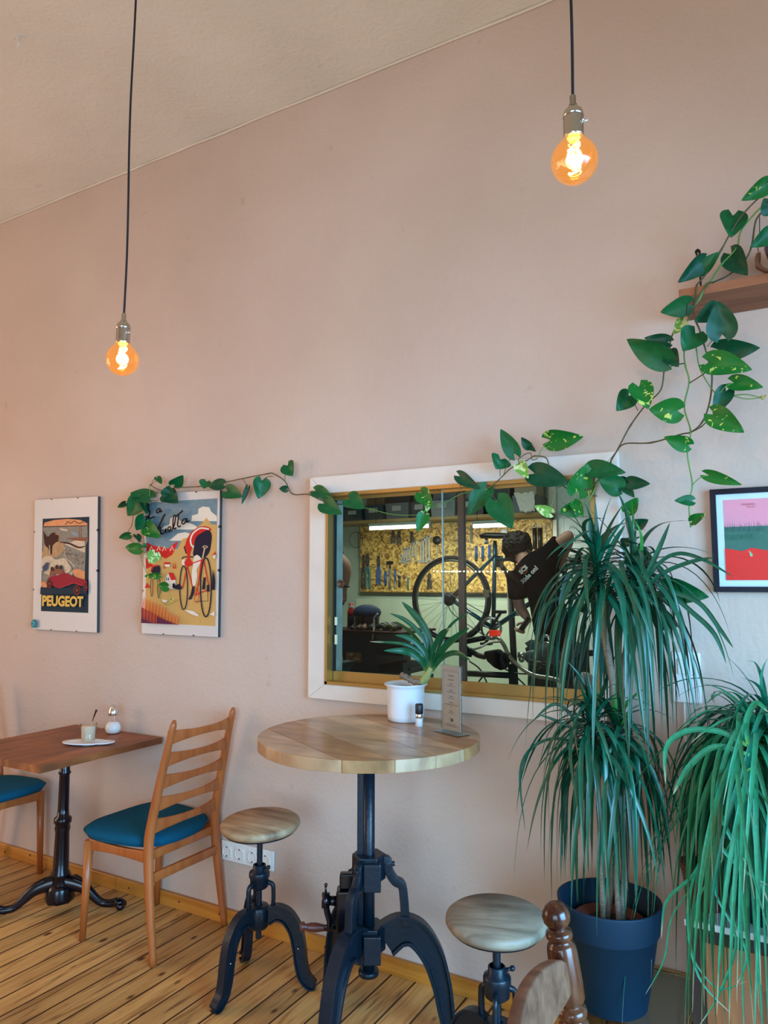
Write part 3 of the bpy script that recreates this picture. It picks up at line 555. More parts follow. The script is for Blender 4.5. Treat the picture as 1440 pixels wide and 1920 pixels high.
# ================================================================== SQUARE TABLE AT THE LEFT
TX, TY = -2.985, 2.25; t = thing('cafe_table', 'small square dark wood table on an ornate black iron pedestal, at the left', 'table', (TX, TY, 0))
x0, x1, y0, y1 = -3.285, -2.665, 1.895, 2.53; zt = .745
b = MB(); n = 10
for k in range(n): b.box((x0, y0 + (y1 - y0) * k / n, zt - .028), (x1, y0 + (y1 - y0) * (k + 1) / n - .0004, zt))
obj('tabletop', b, WALNUT, t, world=True, merge=False)
b = MB(); b.lathe([(.10, zt - .028), (.10, zt - .034), (.03, zt - .04), (.022, zt - .06), (.022, zt - .13), (.028, zt - .14), (.022, zt - .15), (.024, .45), (.026, .415), (.038, .405), (.038, .385), (.030, .38), (.034, .36), (.030, .345), (.033, .24), (.034, .18), (.042, .165), (.042, .155), (.036, .15), (.046, .12), (.044, .10), (.05, .085), (.045, .06), (.03, .05), (0, .05)], (0, 0, 0), 28); obj('pedestal', b, IRON2, t)
for a in (228, 30, 129):
    a = radians(a); d = Vector((cos(a), sin(a), 0)); P = smoothpath([d * r + Vector((0, 0, z)) for r, z in ((.02, .125), (.06, .118), (.11, .10), (.15, .066), (.185, .036), (.225, .030), (.262, .034), (.272, .033))], 5)
    N = len(P); b = MB(); wd_ = [.060 - .036 * min(1, i / (N * .6)) + (.014 if i > N * .8 else 0) for i in range(N)]; hd = [.075 - .045 * min(1, i / (N * .55)) + (.014 if i > N * .8 else 0) for i in range(N)]
    b.sweep(P, lambda i: [(wd_[i] / 2 * cos(k * pi / 6), hd[i] / 2 * sin(k * pi / 6)) for k in range(12)], up=(0, 0, 1))
    for s in (-1, 1): b.tube(smoothpath([p + Vector((-d.y, d.x, 0)) * s * wd_[i] * .3 + Vector((0, 0, hd[i] * .42)) for i, p in enumerate(P) if 4 < i < N - 6][::4], 3), .005, 6)
    for k in range(3): b.ball(P[-2] + Vector((-d.y, d.x, 0)) * (k - 1) * .016 + d * .008 + Vector((0, 0, -.008)), .018, 10)
    b.ball(P[-4] + Vector((0, 0, .004)), .024, 12, sc=(1, 1, .8)); lg = obj('foot', b, IRON2, t)
b = MB(); b.lathe([(.0, .045), (.06, .045), (.064, .06), (.058, .10), (.05, .12)], (0, 0, 0), 8); obj('hub', b, IRON2, t)
# saucer, glass cup, spoon, sugar
c = onZ(165, 1396, zt); ct = thing('saucer', 'white leaf-shaped saucer under the glass coffee cup', 'plate', (c.x, c.y, zt), radians(28))
def sau(u, v):
    a = 2 * pi * u; r = (.085 + .035 * max(0, cos(a)) ** 3 + .03 * max(0, cos(a - pi)) ** 2 - .018 * math.exp(-((a - .75) / .16) ** 2) - .018 * math.exp(-((a - 5.53) / .16) ** 2)) * v
    return Vector((r * cos(a), r * .66 * sin(a), .003 + .010 * v ** 4))
b = MB(); b.grid(49, 8, sau); obj('dish', b, WHITE, ct, solid=.004)
b = MB(); b.lathe([(.03, .0), (.032, .004), (.028, .004)], (0, 0, -.0005), 24); obj('foot_ring', b, WHITE, ct)
CG = glass('clear_cup_glass', (.985, .985, .98), .01, .02, 1.3); CO = mat('milky_coffee', (.80, .62, .42), .4)
k = Vector((c.x, c.y, zt + .0065)); cu = thing('coffee_cup', 'clear glass cup of milky coffee standing on the white saucer', 'cup', k)
b = MB(); b.lathe([(.027, 0), (.029, .003), (.0295, .01), (.037, .088), (.0355, .088), (.028, .012), (.0, .008)], (0, 0, 0), 32, caps=False); obj('glass_body', b, CG, cu)
b = MB(); b.lathe([(.0, .009), (.0272, .0125), (.0335, .073), (.034, .0745), (.0, .0745)], (0, 0, 0), 32); obj('coffee', b, CO, cu)
b = MB(); b.tube(smoothpath([(.034, .008, .076), (.05, .012, .083), (.064, .015, .07), (.06, .014, .045), (.045, .010, .025), (.031, .007, .018)], 5), .0042, 8); obj('handle', b, CG, cu)
sp_ = thing('teaspoon', 'teaspoon with a dark handle standing in the coffee cup', 'spoon', k)
b = MB(); q0 = Vector((-.012, 0, .02)); q1 = Vector((.012, .004, .085)); q2 = Vector((.036, .010, .148)); b.tube(smoothpath([q0, q1, q1 + (q2 - q1) * .3], 4), .0016, 8); obj('stem', b, SHEET, sp_)
b = MB(); b.tube(smoothpath([q1 + (q2 - q1) * .2, q1 + (q2 - q1) * .7, q2], 4), [.0022] * 3 + [.0035] * 3 + [.005, .0055, .004], 8); obj('handle', b, mat('dark_spoon_handle', (.05, .012, .01), .3), sp_)
c = onZ(232, 1371, zt); c.y = min(c.y, 2.47); su = thing('sugar_dispenser', 'glass sugar dispenser with a chrome pouring top against the wall', 'dispenser', (c.x, c.y, zt))
b = MB(); b.lathe([(.026, .0), (.034, .008), (.039, .025), (.037, .04), (.026, .055), (.0225, .07), (.022, .092)], (0, 0, 0), 32, caps=False); obj('glass_jar', b, CG, su)
b = MB(); b.lathe([(.0, .003), (.024, .003), (.032, .01), (.0365, .025), (.034, .04), (.024, .055), (.0, .057)], (0, 0, 0), 28); obj('sugar', b, mat('white_sugar', (.82, .80, .76), .8), su)
b = MB(); b.lathe([(.0235, .088), (.0245, .092), (.0245, .104), (.018, .124), (.010, .134), (.0, .138)], (0, 0, 0), 28); b.cyl((-.008, -.006, .118), (-.018, -.018, .126), .005, .004, 10); obj('chrome_top', b, SHEET, su)
# ================================================================== LADDER-BACK CHAIRS
def chair(label, loc, rz):
    t = thing('dining_chair', label, 'chair', loc, rz, 'teak ladder-back chairs with teal seats')
    for s in (-1, 1):   # front legs
        b = MB(); b.sweep([(-.20, s * .20, 0), (-.185, s * .195, .40)], lambda i: [(x * (.8 + .35 * i), y * (.8 + .35 * i)) for x, y in circ(.0165, 12)], up=(0, 1, 0)); obj('leg', b, TEAK, t)
        P = smoothpath([(.212, s * .198, 0), (.172, s * .192, .25), (.155, s * .187, .42), (.165, s * .184, .52), (.215, s * .178, .74), (.262, s * .172, .925)], 6); N = len(P)
        b = MB(); b.sweep(P, lambda i: [(x * (.8 + .5 * sin(pi * min(1, i / (N * .85)))) * (1 if i < N - 1 else .5), y * (.85 + .3 * sin(pi * i / N)) * (1 if i < N - 1 else .5)) for x, y in circ(.0165, 12)], up=(0, 1, 0)); obj('back_post', b, TEAK, t)
        b = MB(); b.grid(8, 2, lambda u, v: Vector((-.185 + .35 * u, s * .192, .36 + .02 * u + (.05 - .018 * sin(pi * u)) * v if True else 0)), 0); b2 = MB()
        b2.sweep([(-.185 + .34 * u / 6, s * .19, .385 + .001 * u) for u in range(7)], lambda i: rect(.048 - .014 * sin(pi * i / 6), .019), up=(0, 1, 0)); obj('side_rail', b2, TEAK, t, bevel=.004)
    b = MB(); b.sweep([(-.188, -.19, .385), (-.19, 0, .392), (-.188, .19, .385)], rect(.045, .018), up=(1, 0, 0)); obj('front_rail', b, TEAK, t, bevel=.004)
    b = MB(); b.sweep([(.168, -.185, .31), (.168, .185, .31)], rect(.036, .018), up=(1, 0, 0)); obj('rear_stretcher', b, TEAK, t, bevel=.004)
    b = MB(); b.sweep([(.150, -.185, .392), (.150, .185, .392)], rect(.036, .018), up=(1, 0, 0)); obj('rear_rail', b, TEAK, t, bevel=.004)
    for k in range(5):
        z = .505 + .088 * k; xp = .168 + .048 * (z - .52) / .22
        def sl(u, v):
            a = u * 2 - 1; h = .0145 + .016 * abs(a) ** 2.2; return Vector((xp + .030 * (1 - a * a) - .002, .182 * a, z + (v * 2 - 1) * h + .006 * (1 - a * a)))
        b = MB(); b.grid(21, 4, sl); obj('slat', b, TEAK, t, solid=.013, bevel=.004)
    def seat(u, v):
        a = 2 * pi * u; ca, sa = cos(a), sin(a); e = 2 / 3.3; x = math.copysign(abs(ca) ** e, ca); y = math.copysign(abs(sa) ** e, sa)
        w = .228 + (-x) * .022; X = -.045 + .215 * x * v; 
        return Vector((X, w * y * v, .440 + .026 * (1 - v ** 3) + .012 * (y * v) ** 2 + .014 * max(0, -x * v) ** 3 - (.0 if v < .99 else .012)))
    b = MB(); b.grid(49, 12, seat); b.grid(49, 3, lambda u, v: Vector((seat(u, 1).x * (1 - .06 * v), seat(u, 1).y * (1 - .06 * v), seat(u, 1).z - .022 * v))); b.grid(49, 2, lambda u, v: Vector((seat(u, 1).x * .94 * v, seat(u, 1).y * .94 * v, .418)))
    obj('seat', b, TEAL, t, world=False)
    return t
c1 = chair('whole teak ladder-back chair with a teal seat, right of the square table', (-2.462, 2.322, 0), 0)
c2 = dup(c1, (-3.645, 2.275, 0), pi, 'teak chair with a teal seat cut off by the left edge of the view')
# ================================================================== SCREW STOOLS
def mango(n, a, b_, c, gr): return wood(n, a, b_, gr, 2.0, .55, .2, c3=c, blot=.3)
MG1 = mango('mango_wood', (.19, .10, .05), (.50, .34, .19), (.36, .22, .11), (1.4, 13, 3)); MG2 = mango('greyed_mango_wood', (.12, .085, .055), (.38, .31, .22), (.25, .20, .135), (1.6, 11, 3))
def stool(name_label, loc, rz, sr, sz, wm, tilt=0):
    t = thing('bar_stool', name_label, 'stool', loc, rz, 'iron screw stools with round wooden seats')
    M = Matrix.Translation((0, 0, sz)) @ Matrix.Rotation(tilt, 4, 'X')
    b = MB(); b.lathe([(0, 0), (sr - .008, 0), (sr, -.006), (sr + .002, -.018), (sr - .006, -.030), (0, -.030)], (0, 0, 0), 48); b.v = [M @ v for v in b.v]; obj('seat', b, wm, t)
    b = MB(); b.lathe([(0, -.030), (sr - .014, -.030), (sr - .014, -.038), (0, -.038)], (0, 0, 0), 40); b.v = [M @ v for v in b.v]; obj('seat_plate', b, IRON, t)
    b = MB(); zs = []; z = .17
    while z < sz - .04: zs += [(.0115, z), (.0095, z + .003)]; z += .006
    b.lathe(zs, (0, 0, 0), 16); obj('screw', b, IRON, t)
    b = MB(); b.lathe([(.020, .43), (.024, .428), (.024, .41), (.036, .405), (.038, .40), (.038, .385), (.034, .38), (.034, .352), (.026, .345), (.013, .345)], (0, 0, 0), 24, caps=False); b.cyl((.02, 0, .42), (.04, 0, .425), .005, n=8); b.ball((.042, 0, .426), .008, 8); obj('upper_hub', b, IRON, t, merge=False)
    b = MB(); b.lathe([(.014, .285), (.034, .285), (.038, .278), (.038, .215), (.03, .205), (.014, .205)], (0, 0, 0), 20, caps=False); obj('lower_hub', b, IRON, t)
    for a in (25, 145, 265):
        a = radians(a); d = Vector((cos(a), sin(a), 0)); Z = Vector((0, 0, 1))
        P = smoothpath([d * r + Z * z for r, z in ((.030, .245), (.065, .262), (.105, .250), (.137, .205), (.152, .145), (.160, .085), (.172, .04), (.195, .014), (.215, .008))], 5); N = len(P); sd = Vector((-d.y, d.x, 0))
        b = MB(); b.sweep(P, lambda i: rect(.012, (.060 if i < N * .3 else .046) - .022 * (i / N) - (.012 if i > N - 5 else 0)), up=sd.cross(d) if False else Z, smooth=False) if False else None
        def leg_sec(i):
            h = .058 - .020 * (i / N); h = h if i < N - 4 else h - .004 * (i - N + 5); return h
        vs = []; fs = []
        for i, p in enumerate(P):
            tt = (P[min(i + 1, N - 1)] - P[max(i - 1, 0)]).normalized(); nn = sd.cross(tt).normalized(); h = leg_sec(i) / 2; w = .008; wf = .016
            for (x, y) in ((-wf, h), (wf, h), (wf, h - .006), (w, h - .008), (w, -h + .008), (wf, -h + .006), (wf, -h), (-wf, -h), (-wf, -h + .006), (-w, -h + .008), (-w, h - .008), (-wf, h - .006)): vs.append(p + sd * x + nn * y)
        for i in range(N - 1):
            for c in range(12): e = (c + 1) % 12; fs.append((i * 12 + c, (i + 1) * 12 + c, (i + 1) * 12 + e, i * 12 + e))
        fs += [tuple(range(12)), tuple((N - 1) * 12 + c for c in reversed(range(12)))]
        mn = min(v.z for v in vs); vs = [v - Z * mn * max(0, min(1, (.2 - v.z) / .2)) for v in vs]
        b = MB(); b.add(vs, fs, 0, False); lg = obj('leg', b, IRON, t)
        for i in (N // 3, N // 2, N * 2 // 3): bb = MB(); bb.ball(P[i] + sd * .016, .0035, 8); bb.ball(P[i] - sd * .016, .0035, 8); obj('rivet', bb, SHEET, lg) if i == N // 2 else None
        b = MB(); b.sweep(smoothpath([d * r + Z * z for r, z in ((.030, .368), (.050, .360), (.054, .34), (.054, .30), (.050, .268), (.044, .262))], 3), rect(.013, .012), up=sd); obj('yoke', b, IRON, t)
    return t
st1 = stool('round-seated iron screw stool in front of the wall sockets, with all three legs in view', (-1.812, 2.215, 0), radians(0), .146, .588, MG1, radians(3))
stool('greyish round-seated iron stool between the crank table and the big planter', (-.785, 1.975, 0), radians(20), .137, .562, MG2, radians(2))
# ================================================================== CRANK TABLE
CT = Vector((-1.290, 2.135, 0)); TZ = .967; t = thing('crank_table', 'round wooden bar table on a black iron crank base, in front of the internal window', 'table', CT)
boards = [mango('table_board_a', (.36, .20, .10), (.58, .38, .21), (.48, .29, .15), (1.6, 10, 3)), mango('table_board_b', (.24, .10, .035), (.46, .23, .09), (.34, .16, .055), (1.4, 10, 3)), mango('table_board_c', (.27, .15, .08), (.50, .33, .19), (.40, .25, .13), (1.3, 9, 3))]
for mm in boards:
    mm.node_tree.nodes['Principled BSDF'].inputs['Roughness'].default_value = .28
R = .367; ang = radians(-28); ux = Vector((cos(ang), sin(ang), 0)); uy = Vector((-ux.y, ux.x, 0)); b = MB(); ws = [-.367, -.25, -.12, .01, .13, .25, .367]
for k in range(6):
    a, c = ws[k], ws[k + 1] - .0009; n = 14; pts = []
    for i in range(n + 1): yy = a + (c - a) * i / n; pts.append(uy * yy + ux * sqrt(max(0, R * R - yy * yy)))
    for i in range(n, -1, -1): yy = a + (c - a) * i / n; pts.append(uy * yy - ux * sqrt(max(0, R * R - yy * yy)))
    cl = [pts[0]]
    for q in pts[1:]:
        if (q - cl[-1]).length > 1e-5: cl.append(q)
    if (cl[0] - cl[-1]).length < 1e-5: cl.pop()
    b.prism([q + Vector((0, 0, TZ - .036)) for q in cl], (0, 0, .036), k % 3)
obj('tabletop', b, boards, t, merge=False, bevel=.0015)
b = MB(); b.cbox((-.03, -.27, TZ - .043), (.09, .03, .014)); b.cbox((.0, .0, TZ - .05), (.36, .05, .028)); b.cbox((0, 0, TZ - .055), (.05, .36, .02)); obj('batten', b, MG1, t, merge=False)
Z = Vector((0, 0, 1)); L_ = -RT.copy(); BK = Vector((FW.x, FW.y, 0)).normalized()
b = MB(); b.cyl((0, 0, .225), (0, 0, TZ - .05), .0195, n=24); b.lathe([(.02, .225), (.032, .225), (.034, .218), (.032, .208), (0, .208)], (0, 0, 0), 24); obj('column', b, IRON, t)
b = MB(); ob = L_ * .030 + BK * .004; M = Matrix.Translation(ob) @ Matrix.Rotation(math.atan2(L_.y, L_.x), 4, 'Z')
b.box((-.012, -.011, .25), (.004, .011, .86), M=M)
for i in range(60): b.box((.004, -.010, .255 + i * .01), (.0085, .010, .2605 + i * .01), M=M)
obj('gear_rack', b, IRON, t, merge=False)
RM = Matrix.Rotation(math.atan2(RT.y, RT.x) + radians(0), 4, 'Z')
for nm, za, zb in (('upper_collar', .505, .585), ('lower_collar', .285, .365)):
    b = MB(); M = Matrix.Rotation(radians(30), 4, 'Z'); hexa = [Vector((.056 * cos(radians(60 * i + 0)), .056 * sin(radians(60 * i + 0)), za)) for i in range(6)]
    b.prism([M @ (v - Vector((0, 0, 0))) for v in hexa], (0, 0, zb - za)); M2 = RM @ Matrix.Translation((.012, -.048, 0)); b.box((-.028, -.02, za - .018), (.028, .02, zb - .012), M=M2); obj(nm, b, IRON, t, merge=False, bevel=.004)
for a in (30, 150, 270):
    a = radians(a + 2); d = Vector((cos(a), sin(a), 0)); sd = Vector((-d.y, d.x, 0))
    P = smoothpath([d * r + Z * z for r, z in ((.050, .315), (.10, .345), (.155, .335), (.205, .27), (.235, .18), (.250, .09), (.262, .03), (.275, .012))], 6); N = len(P); vs = []; fs = []
    for i, p in enumerate(P):
        tt = (P[min(i + 1, N - 1)] - P[max(i - 1, 0)]).normalized(); nn = sd.cross(tt).normalized(); h = (.105 - .055 * min(1, i / (N * .75))) / 2; w = .009; wf = .021
        for (x, y) in ((-wf, h), (wf, h), (wf, h - .010), (w, h - .013), (w, -h + .013), (wf, -h + .010), (wf, -h), (-wf, -h), (-wf, -h + .010), (-w, -h + .013), (-w, h - .013), (-wf, h - .010)): vs.append(p + sd * x + nn * y)
    for i in range(N - 1):
        for c in range(12): e = (c + 1) % 12; fs.append((i * 12 + c, (i + 1) * 12 + c, (i + 1) * 12 + e, i * 12 + e))
    fs += [tuple(range(12)), tuple((N - 1) * 12 + c for c in reversed(range(12)))]
    mn = min(v.z for v in vs); vs = [v - Z * mn * max(0, min(1, (.2 - v.z) / .2)) for v in vs]
    b = MB(); b.add(vs, fs, 0, False); obj('leg', b, IRON, t, bevel=.002)
    b = MB(); b.sweep(smoothpath([d * r + Z * z for r, z in ((.048, .565), (.062, .56), (.066, .53), (.085, .50), (.108, .485), (.115, .44), (.118, .40), (.125, .355))], 4), rect(.028, .026), up=sd); b.cyl(d * .06 + Z * .55, d * .085 + Z * .552, .008, n=8); obj('brace', b, IRON, t, bevel=.003)
b = MB(); M = Matrix.Translation(L_ * .075 + BK * .0) @ Matrix.Rotation(math.atan2(L_.y, L_.x), 4, 'Z'); b.box((-.035, -.030, .345), (.030, .030, .475), M=M); b.box((-.03, -.016, .475), (.02, .016, .525), M=M); obj('gear_housing', b, IRON2, t, merge=False, bevel=.006)
b = MB(); sh = L_ * .10 + Z * .435; b.cyl(sh, L_ * .135 + Z * .438, .016, .014, 20); b.cyl(L_ * .128 + Z * .438, L_ * .152 + Z * .438, .024, n=20); tp = L_ * .14 + Z * .46; b.cyl(tp, tp + Z * .022 + L_ * .001, .0035, n=8); b.ball(tp + Z * .026, .006, 10)
cr = obj('crank', b, IRON2, t); b = MB(); b.sweep(smoothpath([L_ * .140 + Z * .425, L_ * .135 + Z * .40, L_ * .128 + Z * .375, L_ * .130 + Z * .352], 4), rect(.016, .024), up=BK); b.cyl(L_ * .142 + Z * .352, L_ * .100 + Z * .352, .010, .007, 12); b.cyl(L_ * .10 + Z * .352, L_ * .085 + Z * .352, .003, n=8); obj('crank_arm', b, IRON2, cr)
b = MB(); b.lathe([(.009, 0), (.011, .01), (.0145, .03), (.014, .05), (.009, .066), (.014, .070), (.016, .076), (.012, .084), (0, .084)], L_ * .140 + Z * .352, 20, axis=L_ + Z * .05); obj('crank_handle', b, mat('dark_red_turned_wood', (.09, .02, .012), .35), cr)
# ---- things on the crank table
c = onZ(761, 1345, TZ); c.y = 2.415; c.x = onY(761, 1345, 2.415).x; pr = .0755
pt = thing('potted_clivia', 'strap-leaved plant leaning out of a white ceramic pot on the crank table', 'plant', (c.x, c.y, TZ))
b = MB(); b.lathe([(.0, 0), (.060, 0), (.066, .004), (.068, .02), (.069, .115), (.072, .124), (.080, .130), (.080, .134), (.074, .133), (.066, .124), (.064, .10), (0, .10)], (0, 0, 0), 48); obj('pot', b, WHITE, pt)
b = MB(); b.lathe([(0, .122), (.03, .121), (.066, .116)], (0, 0, 0), 30, caps=False); obj('soil', b, mat('dark_soil', (.05, .025, .025), .9, bump=1, bscale=90), pt)
PY = c.y
def cp(x, y, dy=0): return onY(680 + x / 6, 1120 + y / 6, PY + dy)
b = MB(); P = smoothpath([cp(430, 872, -.03), cp(500, 905, -.03), cp(570, 945, -.02), cp(650, 955, -.01)], 5); b.tube(P, [.011 + .002 * sin(i * 1.9) for i in range(len(P))], 10)
obj('rhizome', b, mat('brown_ringed_root', (.20, .13, .08), .8, var=.5, vscale=120), pt, world=True)
b = MB(); b.tube(smoothpath([cp(640, 955, -.01), cp(690, 925), cp(730, 870), cp(770, 790)], 4), [.012, .012, .013, .014, .015, .016, .016, .015, .013, .012, .011, .01, .01], 10); obj('leaf_base', b, mat('pale_leaf_sheath', (.42, .40, .16), .5, col2=(.20, .36, .08), vscale=30), pt, world=True)
CLV = leafmat('clivia_green', (.006, .085, .028), rib=(.10, .22, .05), rough=.3, tip=(.006, .085, .028)); CLV2 = leafmat('clivia_green_dry_tip', (.006, .085, .028), rib=(.10, .22, .05), tip=(.55, .50, .32), rough=.3)
def strap(pts, w, dy, m, name='leaf', par=pt, fold=.25, n=7, f=cp, label=None):
    P = smoothpath([f(x, y, dy * (i / (len(pts) - 1)) ** 1.3) for i, (x, y) in enumerate(pts)], n); N = len(P); vs = []; tt = []; fs = []
    view = (P[N // 2] - EYE).normalized()
    for i, p in enumerate(P):
        tg = (P[min(i + 1, N - 1)] - P[max(i - 1, 0)]).normalized(); s = tg.cross(view).normalized(); u = i / (N - 1); ww = w / 2 * min(1, .5 + u * 2.2) * (1 if u < .6 else max(.02, 1 - ((u - .6) / .4) ** 2.2)); nn = tg.cross(s)
        for k in (-1, -.5, 0, .5, 1): vs.append(p + s * ww * k + nn * (fold * ww * abs(k))); tt.append(u)
    for i in range(N - 1):
        for k in range(4): fs.append((i * 5 + k, i * 5 + k + 1, i * 5 + 6 + k, i * 5 + 5 + k))
    b = MB(); b.add(vs, fs, 0, True, tt); return obj(name, b, m, par, label, world=True)
for pts, w, dy, m in (([(770, 780), (760, 520), (680, 320), (560, 170), (440, 50)], .026, -.03, CLV), ([(745, 790), (720, 540), (620, 380), (470, 250), (305, 180)], .017, -.06, CLV), ([(740, 790), (690, 600), (610, 470), (490, 350), (360, 265)], .013, .03, CLV),
        ([(745, 800), (720, 650), (620, 520), (500, 450), (365, 425)], .02, -.08, CLV), ([(735, 800), (690, 660), (560, 560), (400, 515), (80, 498)], .012, -.10, CLV2), ([(720, 830), (660, 710), (540, 625), (420, 600), (235, 600)], .024, -.12, CLV),
        ([(775, 790), (795, 600), (850, 470), (900, 395), (985, 345)], .019, -.10, CLV2), ([(785, 800), (840, 680), (940, 540), (1060, 440), (1200, 340)], .024, -.06, CLV), ([(780, 830), (860, 710), (960, 640), (1080, 630), (1215, 715)], .019, -.09, CLV), ([(780, 800), (860, 560), (950, 370), (1060, 250), (1260, 140)], .010, .02, CLV2), ([(760, 800), (750, 600), (720, 450), (700, 420)], .014, .0, CLV)):
    strap(pts, w, dy, m)
c = onZ(786, 1357, TZ); gm = thing('salt_shaker', 'small clear shaker with a black cap in front of the white plant pot', 'shaker', (c.x, min(c.y, 2.335), TZ)); c = onY(786, 1357, gm.location.y); gm.location.x = c.x
b = MB(); b.lathe([(0, 0), (.014, 0), (.0145, .002), (.0145, .030), (.013, .032)], (0, 0, 0), 6, caps=False); obj('glass_base', b, mat('milky_glass', (.75, .78, .78), .1, alpha=.75), gm)
b = MB(); b.lathe([(.0125, .028), (.0135, .030), (.0135, .042), (.0125, .044)], (0, 0, 0), 24); obj('steel_band', b, SHEET, gm)
b = MB(); b.lathe([(.0125, .042), (.014, .044), (.014, .074), (.012, .078), (0, .078)], (0, 0, 0), 24); obj('cap', b, BLACK, gm)
# menu holder
a = onZ(829, 1364, TZ); a.y = 2.30; a = onY(829, 1364, 2.30); a.z = TZ; d = Vector((cos(radians(-25)), sin(radians(-25)), 0)); nrm = Vector((d.y, -d.x, 0))
mh = thing('menu_holder', 'clear acrylic stand with a narrow printed menu card on the crank table', 'menu', a, math.atan2(d.y, d.x))
AC = glass('clear_acrylic', (.92, .95, .94), .05)
W_, H_ = .100, .226
b = MB(); b.box((-.012, -.03, 0), (W_ + .012, .03, .004)); b.box((0, -.004, .004), (W_, -.0022, H_)); b.box((0, .0022, .004), (W_, .004, H_)); b.box((-.001, -.004, .004), (0, .004, H_)); b.box((W_, -.004, .004), (W_ + .001, .004, H_)); obj('stand', b, AC, mh, merge=False)
b = MB(); b.box((.004, -.0012, .012), (W_ - .004, .0012, H_ - .004)); obj('card', b, mat('beige_menu_card', (.50, .42, .36), .6), mh)
b = MB(); yk = -.0015
def bar(x0, x1, z, h): b.box((x0, yk, z - h / 2), (x1, yk + .0004, z + h / 2))
cxm = W_ / 2
for z in (H_ - .018, H_ - .022, .026): bar(.010, W_ - .010, z, .0006)
for x in (.009, W_ - .009): b.box((x - .0003, yk, .018), (x + .0003, yk + .0004, H_ - .018))
zr = H_ - .036
for k, (w, h) in enumerate([(.026, .003), (0, 0), (.024, .003), (0, 0), (.014, .0026), (.040, .0018), (0, 0), (.016, .0026), (.046, .0018), (0, 0), (.018, .0026), (.036, .0018), (0, 0), (.024, .0026), (.066, .0018), (.008, .0018), (0, 0), (.014, .0026), (.026, .0018)]):
    if w:
        x = cxm - w / 2
        while x < cxm + w / 2: ww = .0025 + .0035 * random.random(); bar(x, min(x + ww, cxm + w / 2), zr, h); x += ww + .001
    zr -= .0068
for z, w in ((.036, .046), (.032, .060), (.028, .05)): bar(cxm - w / 2, cxm + w / 2, z - .004, .0011)
b.lathe([(.0055, 0), (.0055, .0004), (.0035, .0004)], (cxm - .004, yk + .0003, .046), 16, axis=(0, -1, 0), caps=False); b.lathe([(0, .0004), (.006, .0004), (.006, 0)], (cxm + .004, yk + .0003, .045), 16, axis=(0, -1, 0))
obj('printing', b, mat('dark_print', (.05, .04, .04), .6), mh, merge=False)
# ================================================================== SHELF, POTHOS
sh0 = onZ(1270, 553, 2.335); SY0 = 2.325
t = thing('wall_shelf', 'thick wooden wall shelf at the upper right carrying the trailing vine', 'shelf', (.15, WY, 2.335)); b = MB(); b.box((-.30, SY0, 2.335), (.62, WY - .001, 2.363)); obj('board', b, WALNUT if False else wood('brown_shelf_wood', (.15, .045, .018), (.34, .135, .055), (1.2, 12, 12), 2, .55), t, world=True, bevel=.002)
b = MB()
for x in (-.1, .45): b.box((x, WY - .16, 2.315), (x + .02, WY - .002, 2.334)); b.box((x, WY - .02, 2.22), (x + .02, WY - .002, 2.334))
# iron scroll standing on the shelf end
def fp(q, Y): return [onY(x, y, Y) for x, y in q]
Yh = 2.50; b = MB(); P = smoothpath(fp([(1314, 531), (1313, 515), (1311, 498), (1311, 482), (1313, 474), (1309, 470), (1305, 474), (1307, 479)], Yh), 5); P[0].z = 2.364
b.sweep(P, rect(.005, .020), up=(0, 1, 0), smooth=False); b.box((P[0].x - .012, Yh - .02, 2.3635), (P[0].x + .012, Yh + .02, 2.367)); tag(obj('iron_scroll', b, IRON2, merge=False), 'black iron scroll bracket standing on the left end of the wall shelf', 'bracket')
q = fp([(1418, 474), (1426, 471), (1425, 487), (1424, 492), (1431, 500), (1441, 505), (1452, 506), (1451, 509), (1436, 508), (1425, 503), (1416, 498), (1415, 484)], 2.46); b = MB(); b.prism(q, (0, .03, 0)); zz = min(v.z for v in q) - 2.364
bt = thing('wooden_ornament', 'small brown carved boot-shaped ornament hanging on a thread above the shelf', 'ornament', q[0]); obj('carving', b, mat('carved_brown_wood', (.22, .11, .06), .5), bt, world=True, bevel=.004)
b = MB(); b.tube(smoothpath([onY(1422, 472, 2.475), onY(1421, 462, 2.475), onY(1424, 452, 2.475), onY(1424, 400, 2.475)], 4), .0012, 6); obj('thread', b, CORD, bt, world=True)
PG = [leafmat('pothos_green', (.002, .098, .026), rough=.42), leafmat('pothos_green_dark', (.001, .062, .024), rough=.42), leafmat('pothos_variegated', (.006, .14, .018), patch=(.50, .60, .12), pscale=34, pth=.62, rough=.42), leafmat('pothos_pale', (.16, .38, .06), patch=(.62, .70, .30), pscale=28, pth=.5, rough=.35)]
STEM = mat('pothos_stem', (.05, .075, .02), .5, col2=(.10, .07, .035), vscale=12); STEMG = mat('pothos_young_stem', (.10, .28, .05), .45)
PX = onY(1478, 372, 2.44); pot = thing('trailing_pothos', 'trailing vine with heart-shaped leaves running from the shelf over the window to the poster', 'plant', (PX.x, 2.44, 2.363))
b = MB(); b.lathe([(0, 0), (.05, 0), (.062, .08), (.072, .12), (.068, .12), (.06, .10), (0, .10)], (0, 0, 0), 32); obj('pot', b, mat('purple_glazed_pot', (.07, .03, .10), .25), pot)
def heart(u, v):   # u along midrib 0..1 , v -1..1 ; returns (along, across)
    w = (sin(pi * min(1, (u + .02)) ** .62) ** .85) * (1 - .25 * u)
    return w
